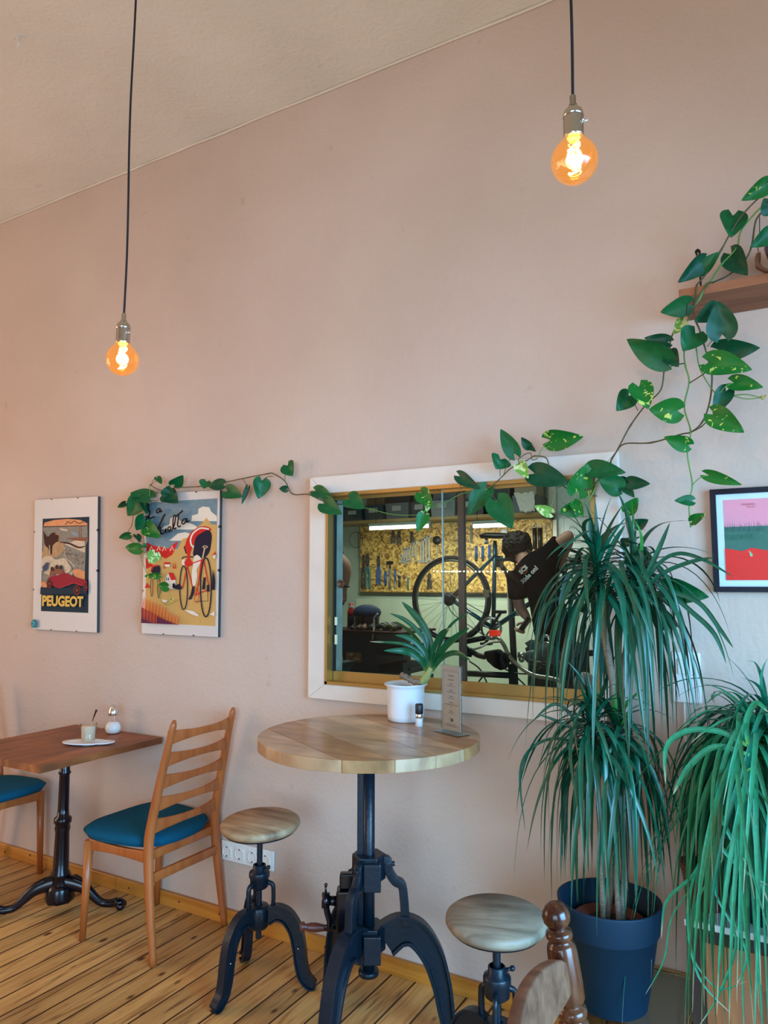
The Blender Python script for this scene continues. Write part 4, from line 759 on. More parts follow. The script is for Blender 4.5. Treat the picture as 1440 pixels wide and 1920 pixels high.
def pleaf(bx, by, tx, ty, w, Y, k=0, roll=0, curl=.12, out=.02, sb=None):
    B = onY(bx, by, Y); Tp = onY(tx, ty, Y - out); d = Tp - B; Lh = d.length; d.normalize()
    W = 1.3 * w * depth(B) / FPX; view = (EYE - B).normalized(); side = d.cross(view).normalized(); nr = side.cross(d).normalized()
    if roll: Rm = Matrix.Rotation(roll, 3, d); side = Rm @ side; nr = Rm @ nr
    cw = 1 / max(.35, abs(cos(roll)))
    b = MB(); nu, nv = 15, 9; L0 = Lh * .16
    def fn(u, v):
        s = v * 2 - 1; a = abs(s); prof = (sin(pi * (u * .985 + .015) ** .60)) ** .80 * (1 - .16 * u) if u < 1 else 0
        off = s * W / 2 * prof * cw
        back = -L0 * 1.5 * a ** 1.1 * (1 - u) ** 2.2      # basal lobes reach behind the petiole
        along = u * Lh + back
        h = W * (.16 * a ** 1.5 * prof) - Lh * curl * (u - .25) ** 2 + W * .02 * sin(9 * u + 3 * s)
        return B + d * along + side * off + nr * h
    b.grid(nu, nv, fn, 0, lambda u, v: .05 if abs(v - .5) < .06 and u < .7 else .4)
    o = obj('leaf', b, PG[k], pot, world=True)
    if sb:
        q = onY(sb[0], sb[1], Y + .005); m = (B + q) / 2 + Vector((0, -.004, .006)); b = MB(); b.tube(smoothpath([q, m, B + d * Lh * .02], 5), .0014, 6); obj('petiole', b, STEMG if k >= 2 else STEM, o, world=True) if False else b and obj_child(o, b, STEMG if k >= 2 else STEM)
    return o
def obj_child(o, b, m):
    return obj('petiole', b, m, o, world=True)
Ya, Yb_, Yd = WY - .045, WY - .06, 2.36
for a in (   # along and over the posters
 (539, 873, 548, 892, 24, 0, (534, 900)), (538, 917, 523, 916, 11, 1, (540, 912)), (491, 902, 485, 935, 27, 0, (511, 893)), (426, 921, 453, 931, 24, 0, (425, 907)), (464, 915, 453, 946, 8, 1, (456, 898)), (418, 909, 389, 911, 18, 1, 0), (387, 903, 381, 916, 18, 0, 0),
 (327, 908, 343, 892, 19, 0, (326, 914)), (316, 928, 316, 910, 21, 1, 0), (314, 929, 333, 942, 27, 1, 0), (295, 896, 303, 907, 10, 0, (283, 909)), (280, 934, 243, 922, 23, 0, 0), (264, 938, 237, 967, 29, 0, 0), (235, 943, 220, 952, 9, 1, (243, 950)),
 (270, 970, 256, 995, 23, 0, 0), (243, 1003, 222, 1009, 12, 0, 0), (256, 1004, 263, 1016, 10, 1, (262, 1022)), (263, 1029, 233, 1026, 18, 2, 0), (270, 944, 276, 964, 12, 1, 0), (276, 990, 300, 1007, 24, 2, 0), (291, 1037, 280, 1057, 20, 3, (270, 1036)), (297, 1079, 269, 1081, 10, 2, 0), (314, 1100, 296, 1098, 15, 2, (300, 1112)), (274, 1022, 267, 1026, 8, 0, 0), (320, 1126, 326, 1122, 5, 3, 0)):
    pleaf(*a[:5], Ya - .012 * random.random(), a[5], random.uniform(-.5, .5), .1, .012, a[6] or None)
for a in (   # across the window casing
 (592, 921, 622, 932, 21, 0, (578, 926)), (608, 944, 639, 963, 28, 0, (600, 934)), (655, 936, 682, 952, 29, 0, (644, 946)), (790, 925, 811, 949, 25, 2, (800, 952)), (795, 966, 782, 997, 20, 2, (799, 957)), (801, 948, 800, 960, 9, 3, 0),
 (964, 850, 938, 804, 25, 0, (943, 893)), (992, 838, 977, 820, 14, 1, 0), (993, 838, 1004, 846, 9, 1, 0), (1031, 825, 1092, 820, 33, 2, (1008, 858)), (938, 861, 931, 879, 33, 0, (938, 893)), (974, 872, 990, 896, 20, 3, 0), (1002, 888, 1069, 906, 37, 1, (1029, 871)),
 (1083, 921, 1103, 869, 37, 2, (1077, 938)), (1110, 879, 1172, 885, 28, 0, 0), (1161, 915, 1121, 896, 32, 0, 0), (1165, 903, 1189, 932, 20, 1, 0), (1180, 905, 1218, 907, 21, 1, 0), (1177, 957, 1196, 933, 22, 2, 0), (1193, 984, 1215, 975, 19, 1, (1183, 1010)), (1171, 1016, 1193, 1021, 13, 1, (1184, 1028)),
 (862, 893, 898, 916, 20, 1, (865, 926)), (911, 919, 876, 966, 31, 0, 0), (932, 941, 960, 990, 41, 0, (918, 925)), (1032, 962, 1001, 948, 17, 3, (1036, 945)), (1083, 952, 1048, 960, 25, 2, (1088, 950)), (1077, 943, 1094, 968, 17, 2, 0)):
    pleaf(*a[:5], Yb_ - .03 * random.random(), a[5], random.uniform(-.35, .35), .12, .02, a[6] or None)
for a in (   # over and under the shelf
 (1439, 345, 1392, 376, 27, 2, 2.36, 0), (1374, 404, 1372, 443, 39, 0, 2.38, 0), (1447, 437, 1408, 463, 28, 0, 2.36, 0), (1371, 477, 1400, 515, 35, 1, 2.40, 0), (1318, 490, 1273, 530, 27, 1, 2.36, 0), (1315, 507, 1350, 471, 22, 0, 2.37, 0), (1445, 395, 1432, 372, 26, 1, 2.33, 0),
 (1290, 571, 1239, 586, 31, 0, 2.29, (1290, 595)), (1340, 578, 1304, 604, 29, 1, 2.28, 0), (1354, 627, 1348, 564, 44, 1, 2.27, (1326, 650)), (1304, 625, 1281, 657, 41, 0, 2.29, 0), (1281, 603, 1263, 626, 19, 3, 2.32, 0), (1252, 641, 1208, 633, 21, 1, 2.34, 0), (1247, 675, 1173, 637, 39, 0, 2.31, 0), (1257, 664, 1271, 687, 25, 1, 2.31, 0),
 (1349, 657, 1424, 653, 35, 1, 2.31, 0), (1331, 680, 1409, 691, 38, 2, 2.28, 0), (1375, 717, 1430, 725, 25, 2, 2.31, (1345, 742)), (1361, 733, 1338, 778, 27, 1, 2.32, 0), (1338, 777, 1394, 810, 35, 2, 2.30, 0), (1179, 742, 1157, 770, 31, 0, 2.36, (1196, 770)), (1198, 725, 1216, 765, 35, 2, 2.33, 0), (1271, 770, 1217, 768, 39, 2, 2.33, (1283, 763)),
 (1289, 834, 1245, 820, 25, 2, 2.35, 0), (1328, 891, 1390, 909, 19, 2, 2.35, (1298, 909)), (1297, 939, 1265, 938, 17, 0, 2.36, 0), (1298, 977, 1322, 963, 16, 2, 2.36, 0), (1428, 746, 1436, 741, 7, 3, 2.33, (1372, 742)),
 (1254, 1104, 1328, 1120, 37, 0, 2.42, 0), (1250, 1108, 1268, 1143, 21, 0, 2.42, 0), (1237, 1158, 1271, 1174, 33, 0, 2.42, 0), (1203, 1044, 1218, 1076, 29, 1, 2.44, 0), (1190, 1035, 1214, 1052, 14, 1, 2.44, 0), (1170, 1094, 1193, 1101, 15, 0, 2.44, 0), (1197, 1092, 1200, 1115, 16, 0, 2.44, 0)):
    pleaf(*a[:5], a[6], a[5], random.uniform(-.35, .35), .14, .02, a[7] or None)
def vine(name, pts, r0, r1, m):
    P = smoothpath([onY(x, y, Y) for x, y, Y in pts], 5); b = MB(); N = len(P); b.tube(P, [(r0 + (r1 - r0) * i / N) * (1.35 if i % 15 == 5 else 1) for i in range(N)], 8)
    obj(name, b, m, pot, world=True)
e = WY - .035; w_ = WY - .062
vine('vine', [(1480, 345, 2.44), (1470, 372, 2.42), (1437, 362, 2.38), (1388, 408, 2.37), (1352, 469, 2.37), (1331, 504, 2.37), (1313, 527, 2.35), (1306, 536, 2.325), (1302, 560, 2.31), (1292, 585, 2.31), (1275, 600, 2.33), (1257, 639, 2.35), (1257, 674, 2.37), (1246, 692, 2.38), (1239, 731, 2.39), (1211, 759, 2.40), (1182, 798, 2.43), (1161, 837, 2.45), (1147, 862, w_), (1128, 895, w_), (1121, 900, w_), (1105, 917, w_), (1085, 916, w_), (1067, 917, w_), (1052, 908, w_), (1034, 892, w_), (1029, 872, w_), (1023, 858, w_), (1002, 855, w_), (990, 862, w_), (958, 878, w_), (934, 901, w_), (915, 917, w_)], .0026, .0020, STEM)
vine('vine', [(1470, 380, 2.42), (1434, 384, 2.38), (1391, 430, 2.38), (1381, 465, 2.39), (1352, 497, 2.40), (1331, 529, 2.35), (1322, 534, 2.322), (1312, 560, 2.31), (1292, 590, 2.32), (1283, 656, 2.35), (1285, 685, 2.36), (1292, 717, 2.37), (1283, 763, 2.38), (1295, 809, 2.38), (1289, 851, 2.38), (1298, 908, 2.38), (1292, 943, 2.38), (1295, 989, 2.38)], .0026, .0022, STEMG)
vine('vine', [(1470, 388, 2.42), (1440, 393, 2.38), (1418, 412, 2.38), (1409, 462, 2.38), (1395, 490, 2.39), (1367, 515, 2.40), (1338, 529, 2.35), (1325, 534, 2.32), (1300, 580, 2.30), (1314, 625, 2.31), (1328, 674, 2.33), (1335, 702, 2.34), (1331, 752, 2.35), (1317, 791, 2.37), (1296, 810, 2.38), (1278, 814, 2.39), (1221, 830, 2.43), (1172, 832, 2.45), (1155, 848, 2.46), (1145, 868, w_), (1150, 900, w_), (1161, 927, w_), (1172, 960, w_), (1175, 984, 2.46), (1186, 1027, 2.45), (1191, 1050, 2.44), (1196, 1078, 2.44), (1215, 1105, 2.43), (1240, 1120, 2.43), (1238, 1158, 2.43)], .0028, .0022, STEM)
vine('side_shoot', [(1303, 640, 2.33), (1306, 656, 2.33), (1314, 695, 2.33), (1345, 741, 2.33), (1372, 742, 2.33), (1400, 748, 2.33), (1430, 745, 2.33)], .002, .0014, STEMG)
vine('side_shoot', [(1257, 690, 2.37), (1262, 685, 2.37), (1285, 681, 2.36)], .0018, .0018, STEM); vine('side_shoot', [(1330, 690, 2.34), (1318, 702, 2.35), (1293, 718, 2.37)], .0018, .0018, STEM); vine('side_shoot', [(1335, 780, 2.33), (1315, 800, 2.36), (1297, 810, 2.38)], .0018, .0018, STEM)
vine('vine', [(915, 917, w_), (868, 925, w_), (835, 942, w_), (800, 955, w_), (784, 965, w_), (739, 965, w_), (700, 956, w_), (655, 945, w_)], .0014, .0014, STEMG)
vine('vine', [(655, 945, w_), (630, 945, w_), (603, 938, w_), (578, 927, w_), (548, 926, e), (534, 902, e), (512, 888, e), (503, 888, e), (456, 897, e), (414, 906, e), (376, 912, Ya), (326, 915, Ya), (303, 920, Ya), (281, 909, Ya)], .0026, .0022, STEM)
vine('vine', [(281, 911, Ya), (279, 944, Ya), (272, 959, Ya), (276, 975, Ya), (276, 1001, Ya), (265, 1029, Ya), (263, 1038, Ya), (270, 1061, Ya), (276, 1075, Ya), (293, 1083, Ya), (299, 1118, Ya), (313, 1134, Ya), (334, 1125, Ya)], .0018, .0013, STEMG)
vine('side_shoot', [(250, 966, Ya), (247, 985, Ya), (240, 998, Ya), (243, 1010, Ya), (262, 1028, Ya)], .0015, .0013, STEM); vine('side_shoot', [(281, 911, Ya), (296, 898, Ya), (292, 893, Ya)], .0014, .0012, STEM)
vine('side_shoot', [(281, 938, Ya), (296, 938, Ya), (305, 926, Ya)], .0014, .0012, STEM); vine('side_shoot', [(976, 872, w_), (972, 862, w_), (984, 852, w_), (995, 850, w_), (998, 862, w_), (1008, 860, w_)], .0016, .0014, STEM)
vine('side_shoot', [(1121, 900, w_), (1112, 925, w_), (1094, 948, w_)], .0035, .0018, STEMG); vine('side_shoot', [(1056, 910, w_), (1044, 918, w_), (1036, 942, w_), (1032, 958, w_)], .0013, .0012, STEMG); vine('side_shoot', [(1105, 917, w_), (1108, 928, w_), (1120, 930, w_)], .002, .0016, STEM)
# ================================================================== GLASS SIDE TABLE, PLANTER, DRACAENA
GZ = .262; g0 = onZ(1098, 1868, GZ); gx0, gx1, gy0, gy1 = -.60, -.335, 2.115, 2.53
gt = thing('glass_side_table', 'low glass side table with brass tube frame under the big planter', 'table', ((gx0 + gx1) / 2, (gy0 + gy1) / 2, 0))
gx0 = -.615; b = MB(); b.box((gx0 + .012, gy0 + .012, GZ - .008), (gx1 - .012, gy1 - .012, GZ)); obj('glass_top', b, glass('smoked_glass', (.62, .72, .72), .08), gt, world=True)
b = MB(); r = .035; P = []
for cx, cy, a0 in ((gx1 - r, gy1 - r, 0), (gx0 + r, gy1 - r, 90), (gx0 + r, gy0 + r, 180), (gx1 - r, gy0 + r, 270)):
    for k in range(7): a = radians(a0 + 15 * k); P.append(Vector((cx + r * cos(a), cy + r * sin(a), GZ - .004)))
b.tube(P, .008, 10, closed=True); obj('rail', b, BRASS, gt, world=True)
for x, y in ((gx0, gy0 + .09), (gx1, gy0 + .09), (gx0, gy1 - .09), (gx1, gy1 - .09)): b = MB(); b.cyl((x, y, 0), (x, y, GZ), .007, n=12); b.cyl((x, y + .02, 0), (x, y + .02, GZ), .007, n=12); obj('leg', b, BRASS, gt, world=True)
PC = Vector((-.548, 2.262, GZ + .001)); NAVY = mat('navy_plastic_planter', (.002, .022, .045), .55, spec=.3)
dr = thing('tall_dracaena', 'tall dragon tree with drooping blade leaves in a navy planter', 'plant', PC)
b = MB(); b.lathe([(0, 0), (.092, 0), (.100, .006), (.133, .205), (.136, .206), (.139, .212), (.147, .285), (.147, .290), (.141, .290), (.134, .215), (.128, .20), (.118, .18), (0, .18)], (0, 0, 0), 64); obj('planter', b, NAVY, dr)
b = MB(); b.lathe([(0, .195), (.085, .195), (.098, .23), (.103, .232), (.098, .236), (.088, .22), (0, .215)], (0, 0, 0), 40); obj('inner_pot', b, mat('terracotta_plastic', (.20, .05, .03), .6), dr)
b = MB(); b.lathe([(0, .222), (.06, .221), (.09, .217)], (0, 0, 0), 30, caps=False); obj('soil', b, MATS['dark_soil'], dr)
CANE = mat('ringed_grey_cane', (.26, .22, .16), .8, var=.4, vscale=90, stretch=(1, 1, 5))
DG = leafmat('dracaena_green', (.004, .080, .040), tip=(.012, .10, .045), rough=.3, spec=.45); DGn = leafmat('dracaena_new_green', (.03, .20, .035), rough=.3)
def blades(C, axis, n, L, w, e0, e1, g, seed, spread=.02, droop=1.0, az0=0, az1=2 * pi, jit=.45, tall=.10):
    """rosette of arching blades; e0..e1 elevation from the axis tip down, g bends the blade towards the ground"""
    rs = random.Random(seed); b = MB()
    for i in range(n):
        f = (i + .5) / n; az = az0 + (az1 - az0) * ((i * .381966) % 1) + rs.uniform(-.2, .2); el = radians(e0 + (e1 - e0) * f ** .8 + rs.uniform(-16, 18)); ln = L * min(1, .36 + 1.3 * f) * rs.uniform(.8, 1.12)
        p = Vector(C) + Vector(axis) * (tall * (1 - f)); d = Vector((cos(az) * cos(el), sin(az) * cos(el), sin(el))); q = []; st = 15; gg = g * rs.uniform(1 - jit, 1 + jit) * (.30 + .9 * f ** .6); tw = rs.uniform(-.5, .5)
        for k in range(st + 1):
            q.append(p.copy()); p = p + d * ln / st; u = k / st
            if p.y > WY - .075: p.y = WY - .075 - rs.random() * .01; d.y = min(d.y, 0)
            d = (d + Vector((tw * .25 * d.y, -tw * .25 * d.x, -gg * (1.25 - .6 * u) / st * 2.4))).normalized()
        s0 = Vector((-sin(az), cos(az), 0)); vs = []; tt = []; fs = []
        for k, pp in enumerate(q):
            tg = (q[min(k + 1, st)] - q[max(k - 1, 0)]).normalized(); s = (s0 - tg * s0.dot(tg)).normalized(); nn = tg.cross(s); u = k / st
            ww = w / 2 * min(1, .55 + 2.2 * u) * max(.03, 1 - u ** 2.3) * rs.uniform(.97, 1.03)
            for c in (-1, 0, 1): vs.append(pp + s * ww * c + nn * (ww * .35 * abs(c))); tt.append(u)
        for k in range(st):
            for c in range(2): fs.append((k * 3 + c, k * 3 + c + 1, k * 3 + 4 + c, k * 3 + 3 + c))
        b.add(vs, fs, 0, True, tt)
    return b
def dpt(x, y, Y): return onY(x, y, Y)
h1 = dpt(1122, 1112, 2.22); h2 = dpt(1192, 1122, 2.30); h3 = dpt(1112, 1412, 2.20); h4 = dpt(1158, 1425, 2.26)
g = PC + Vector((-.018, 0, .22)); g2 = PC + Vector((.03, .01, .22))
for i, (a, path) in enumerate(((g, [g, g + Vector((.0, 0, .2)), h3 + Vector((.01, .0, -.06)), h3]), (g2, [g2, g2 + Vector((.02, .0, .2)), dpt(1168, 1460, 2.3), dpt(1165, 1330, 2.31), dpt(1172, 1240, 2.31), dpt(1183, 1170, 2.30), h2]), (g, [g + Vector((.01, .02, 0)), g + Vector((.03, .03, .3)), dpt(1140, 1400, 2.3), dpt(1150, 1300, 2.27), dpt(1135, 1200, 2.25), h1]), (g2, [g2 + Vector((.0, -.02, 0)), g2 + Vector((-.005, -.01, .2)), h4]))):
    P = smoothpath(path, 8); b = MB(); b.tube(P, [(.0105 if i in (1, 2) else .008) * (1 + .12 * (k % 3 == 0)) for k in range(len(P))], 10); obj('cane', b, CANE, dr, world=True)
for i, (H, n, L, w, e0, e1, gv, sd) in enumerate(((h1, 62, .52, .017, 72, -15, 2.0, 1), (h2, 70, .53, .018, 72, -18, 2.1, 2), (h3, 72, .48, .0155, 76, -24, 2.2, 3), (h4, 66, .48, .0155, 72, -26, 2.3, 4))):
    o = obj('leaf_crown', blades(H, (0, 0, 1), n, L, w, e0, e1, gv, sd), DG, dr, world=True, merge=False)
    b = blades(H + Vector((0, 0, .07)), (0, 0, 1), 7, .22, .018, 88, 58, .3, sd + 20, tall=.03); obj('new_growth', b, DGn if i in (1, 3) else DG, o, world=True, merge=False)
# individually placed long spikes above the crowns
def spike(pts, w, m=DG, Y=2.24): strap(pts, w, -.03, m, 'leaf', dr, .3, 6, lambda x, y, dy=0: onY(x, y, Y + dy))
for pts, w in (([(1122, 1110), (1116, 1060), (1108, 1010), (1104, 966)], .018), ([(1128, 1100), (1134, 1060), (1150, 1020), (1172, 984)], .016), ([(1192, 1120), (1212, 1080), (1235, 1030), (1256, 980)], .014), ([(1195, 1125), (1235, 1080), (1290, 1055), (1340, 1045)], .012), ([(1195, 1120), (1230, 1062), (1270, 1038), (1320, 1050), (1375, 1082)], .011),
               ([(1195, 1125), (1250, 1110), (1310, 1130), (1350, 1180), (1375, 1215)], .013), ([(1190, 1130), (1250, 1115), (1300, 1150), (1340, 1190), (1362, 1245)], .014), ([(1120, 1120), (1095, 1080), (1070, 1075), (1055, 1110), (1045, 1160)], .014), ([(1125, 1130), (1060, 1120), (1020, 1140), (1006, 1200), (1004, 1240)], .012),
               ([(1120, 1400), (1080, 1370), (1040, 1350), (1010, 1340)], .009), ([(1115, 1410), (1050, 1385), (1000, 1400), (975, 1450), (985, 1560)], .009), ([(1115, 1400), (1075, 1345), (1040, 1320), (1000, 1350)], .01), ([(1118, 1400), (1112, 1360), (1100, 1340), (1106, 1330)], .01)): spike(pts, w)
# ================================================================== CABINET, PONYTAIL PLANT
KX0, KY0, KZ = -.338, 2.235, .555; KX1 = KX0 + .85
kb = thing('cabinet', 'old wooden cabinet with a pale top under the big arching plant', 'cabinet', ((KX0 + KX1) / 2, 2.39, 0))
CAB = wood('old_red_brown_wood', (.15, .05, .025), (.34, .14, .06), (12, 12, 1.2), 2, .45); CAB2 = wood('orange_brown_veneer', (.22, .065, .022), (.38, .14, .05), (12, 12, 1.2), 2, .5); DK = mat('near_black_stained_wood', (.03, .015, .013), .45)
b = MB(); b.box((KX0 - .0, KY0 - .012, KZ - .018), (KX1, WY - .03, KZ)); obj('top', b, mat('pale_worn_marble', (.58, .56, .50), .35, var=.2, vscale=14), kb, world=True, bevel=.003)
b = MB(); b.box((KX0 + .012, KY0 + .006, .05), (KX1 - .012, WY - .035, KZ - .018)); obj('carcass', b, CAB, kb, world=True)
b = MB(); b.box((KX0 + .004, KY0 - .006, KZ - .034), (KX1, WY - .035, KZ - .019)); b.box((KX0 + .008, KY0 - .002, KZ - .052), (KX1, WY - .035, KZ - .034)); obj('moulding', b, DK, kb, world=True, merge=False, bevel=.003)
dx0 = KX0 + .05; b = MB()
b.box((dx0, KY0, .08), (dx0 + .075, KY0 + .006, KZ - .055)); b.box((dx0 + .30, KY0, .08), (dx0 + .375, KY0 + .006, KZ - .055)); b.box((dx0 + .075, KY0, KZ - .145), (dx0 + .30, KY0 + .006, KZ - .055)); b.box((dx0 + .075, KY0, .08), (dx0 + .30, KY0 + .006, .16)); dd = obj('door', b, CAB2, kb, world=True, merge=False)
b = MB(); b.box((dx0 + .075, KY0 + .003, .16), (dx0 + .30, KY0 + .0055, KZ - .145)); obj('panel', b, CAB, dd, world=True); b = MB(); b.lathe([(.006, 0), (.006, .01), (.012, .018), (.0, .024)], (dx0 + .335, KY0, .33), 16, axis=(0, -1, 0)); obj('knob', b, BRASS, dd, world=True)
b = MB(); b.box((KX0 + .012, KY0 + .001, .05), (KX0 + .047, KY0 + .006, KZ - .052)); obj('stile', b, DK, kb, world=True)
for x in (KX0 + .03, KX1 - .06):
    for y in (KY0 + .03, WY - .09): b = MB(); b.cyl((x + .02, y, 0), (x + .02, y, .05), .018, .024, 14); obj('foot', b, DK, kb, world=True)
rp = Vector((-.295, 2.335, KZ)); r_ = thing('red_pot', 'dark red pot half hidden under the hanging leaves on the cabinet', 'pot', rp); b = MB(); b.lathe([(0, 0), (.045, 0), (.062, .10), (.066, .105), (.066, .12), (.058, .12), (.05, .09), (0, .085)], (0, 0, 0), 32); obj('body', b, mat('dark_red_glaze', (.20, .012, .02), .3), r_); b = MB(); b.lathe([(0, .1), (.05, .098)], (0, 0, 0), 20, caps=False); obj('soil', b, MATS['dark_soil'], r_)
pc = Vector((-.135, 2.345, KZ)); pn = thing('arching_ponytail_plant', 'big arching bright green plant with long hanging pale-tipped leaves on the cabinet', 'plant', pc)
b = MB(); b.lathe([(0, 0), (.075, 0), (.098, .16), (.104, .165), (.104, .19), (.096, .19), (.088, .15), (0, .15)], (0, 0, 0), 40); obj('pot', b, mat('dark_teal_pot', (.006, .04, .055), .4), pn)
b = MB(); b.lathe([(0, .168), (.05, .167), (.09, .160)], (0, 0, 0), 30, caps=False); obj('soil', b, MATS['dark_soil'], pn)
hp = onY(1414, 1425, 2.27); hq = onY(1440, 1390, 2.33); b = MB(); P = smoothpath([pc + Vector((0, 0, .16)), pc + Vector((.03, -.02, .28)), hp + Vector((.03, .0, -.10)), hp], 6); b.tube(P, [.02 - .008 * i / len(P) for i in range(len(P))], 12); obj('stem', b, mat('pale_fibrous_stem', (.35, .30, .20), .8, var=.5, vscale=60), pn, world=True)
YG = leafmat('ponytail_green', (.018, .19, .085), tip=(.48, .42, .28), rough=.33, rib=(.14, .42, .08)); YG2 = leafmat('ponytail_dark', (.010, .14, .075), tip=(.08, .26, .12), rough=.33)
o = obj('leaf_fountain', blades(hp, (0, 0, 1), 170, .70, .0145, 62, -25, 2.2, 11, tall=.08, jit=.4), YG, pn, world=True, merge=False)
o = obj('leaf_fountain', blades(hq, (0, 0, 1), 140, .62, .0145, 66, -25, 2.2, 12, tall=.06, jit=.4), YG2, pn, world=True, merge=False)
o = obj('leaf_fountain', blades(onY(1395, 1480, 2.25), (0, 0, 1), 70, .74, .009, 30, -50, 2.4, 13, tall=.04, jit=.5), YG, pn, world=True, merge=False)
def ps(pts, w, m=YG, Y=2.12): strap(pts, w, -.02, m, 'leaf', pn, .3, 6, lambda x, y, dy=0: onY(x, y, Y + dy))
for pts, w in (([(1405, 1400), (1350, 1372), (1290, 1370), (1250, 1400), (1248, 1470)], .014), ([(1405, 1415), (1340, 1400), (1290, 1440), (1262, 1490)], .015), ([(1410, 1440), (1350, 1480), (1340, 1560), (1380, 1620), (1440, 1660)], .010), ([(1400, 1380), (1385, 1365), (1360, 1420), (1345, 1500), (1370, 1570), (1400, 1620)], .012), ([(1425, 1450), (1410, 1460), (1412, 1530), (1425, 1640), (1440, 1690)], .010),
               ([(1380, 1500), (1330, 1580), (1300, 1640), (1250, 1690), (1240, 1760)], .008), ([(1370, 1520), (1310, 1620), (1290, 1720), (1310, 1830), (1370, 1900)], .007), ([(1380, 1560), (1340, 1660), (1380, 1760), (1350, 1860), (1310, 1925)], .006), ([(1390, 1600), (1370, 1700), (1400, 1790), (1380, 1850)], .006), ([(1300, 1660), (1260, 1720), (1245, 1800), (1210, 1865)], .004),
               ([(1330, 1640), (1290, 1760), (1340, 1850), (1400, 1840)], .004), ([(1402, 1395), (1400, 1350), (1418, 1318), (1440, 1335)], .014)): ps(pts, w)
# ================================================================== TURNED CHAIR IN THE FOREGROUND
tcr = onY(1043, 1718, 1.282); lean = radians(9); tw = wood('dark_varnished_oak', (.035, .008, .004), (.17, .05, .018), (14, 14, 1.5), 2.4, .2, .1, blot=.2); tw2 = wood('red_brown_oak', (.085, .03, .014), (.21, .095, .05), (1.5, 12, 12), 2.4, .5)
t = thing('turned_post_chair', 'foreground chair back with a turned ball-topped post and carved crest rail', 'chair', (tcr.x + .1, tcr.y - .2, 0))
ax = Vector((-sin(lean), 0, cos(lean)))
PR = [(.0, .0245), (.008, .0232), (.016, .0185), (.0215, .011), (.0240, .002), (.0225, -.008), (.0165, -.0165), (.0145, -.0185), (.0145, -.0205), (.0215, -.0225), (.0230, -.0275), (.0225, -.033), (.019, -.0365), (.0185, -.039), (.0225, -.042), (.0245, -.048), (.0255, -.058), (.0262, -.10), (.0255, -.128), (.022, -.134), (.0175, -.137), (.0175, -.139), (.024, -.142), (.0255, -.149), (.024, -.156), (.0185, -.159), (.0185, -.161), (.0245, -.165), (.0262, -.175), (.0262, -.30), (.024, -.33), (.0185, -.34), (.024, -.36), (.024, -.90), (.017, -.925)]
POFF = Vector((.05, -.40, 0))
for k, y in enumerate((0, 1)):
    base = tcr + POFF * y; bot = (base.z) / cos(lean); pr = [(r, h if i < len(PR) - 2 else -bot + (.03 if i == len(PR) - 2 else .004)) for i, (r, h) in enumerate(PR)]
    b = MB(); b.lathe(pr[::-1], base, 36, axis=ax); obj('back_post', b, tw, t, world=True)
def crest(u, v):
    y = .045 + .91 * u; hh = (.024 + .020 * sin(pi * u) ** .6); zc = -.088 + .016 * sin(pi * u) ** .7; return tcr + ax * (zc + (v * 2 - 1) * hh) + Vector((-.02 * sin(pi * u), 0, 0)) + POFF * y
b = MB(); b.grid(25, 5, crest); obj('crest_rail', b, tw2, t, world=True, solid=.022, bevel=.004)
for k in range(3):
    b = MB(); b.lathe([(.008, 0), (.012, .12), (.008, .2), (.012, .28), (.008, .34)], tcr + POFF * (.25 * (k + 1)) + ax * -.47, 14, axis=ax); obj('spindle', b, tw, t, world=True)
sz = .45; bx = tcr.x + (tcr.z - sz) * math.tan(lean); b = MB(); b.box((bx - .02, tcr.y - .43, sz - .035), (bx + .40, tcr.y + .03, sz)); obj('seat', b, tw2, t, world=True, bevel=.01)
for y in (0, -.36): b = MB(); b.lathe([(.015, 0), (.02, .1), (.024, .22), (.018, .3), (.022, sz - .035)], (bx + .36, tcr.y + y, 0), 20); obj('leg', b, tw, t, world=True)
# ================================================================== THE WORKSHOP BEHIND THE INTERNAL WINDOW
BY, HX0, HX1, HZ = 6.75, -5.3, -.3, 3.3
b = MB(); b.box((HX0, BY, 0), (HX1, BY + .1, HZ)); struct('wall_workshop_back', b, WSW)
b = MB(); b.box((HX0 - .1, WY + T, 0), (HX0, BY + .1, HZ)); struct('wall_workshop_left', b, WSW)
b = MB(); b.box((HX1, WY + T, 0), (HX1 + .1, BY + .1, HZ)); struct('wall_workshop_right', b, WSW)
b = MB(); b.box((HX0 - .1, WY + T, HZ), (HX1 + .1, BY + .1, HZ + .1)); struct('ceiling_workshop', b, WSW)
b = MB(); b.box((HX0 - .1, WY + T, -.05), (HX1 + .1, BY + .1, 0)); struct('floor_workshop', b, mat('grey_green_concrete', (.20, .25, .20), .55, var=.25, vscale=3))
def wsp(px, py, Y=6.66): return onY(px, py, Y)
# lower pale panel and pale right-hand wall part
a = wsp(700, 1118, BY - .002); c = wsp(955, 1300, BY - .002)
b = MB(); b.box((wsp(668, 1118, BY).x, BY - .012, .35), (wsp(1010, 1118, BY).x, BY - .001, a.z - .03)); o = obj('wall_panel', b, mat('pale_green_panel', (.50, .58, .44), .5, var=.08, vscale=5)); tag(o, 'pale green panel fixed to the workshop wall below the tool board', 'panel')
a = wsp(1040, 960, BY); b = MB(); b.box((a.x + .03, BY - .02, 0), (HX1, BY - .001, HZ)); struct('trim_1', b, mat('pale_blue_white_wall', (.56, .64, .62), .5)); b = MB(); b.box((a.x - .04, BY - .05, 0), (a.x + .03, BY - .001, HZ)); struct('trim_2', b, WHITEP)
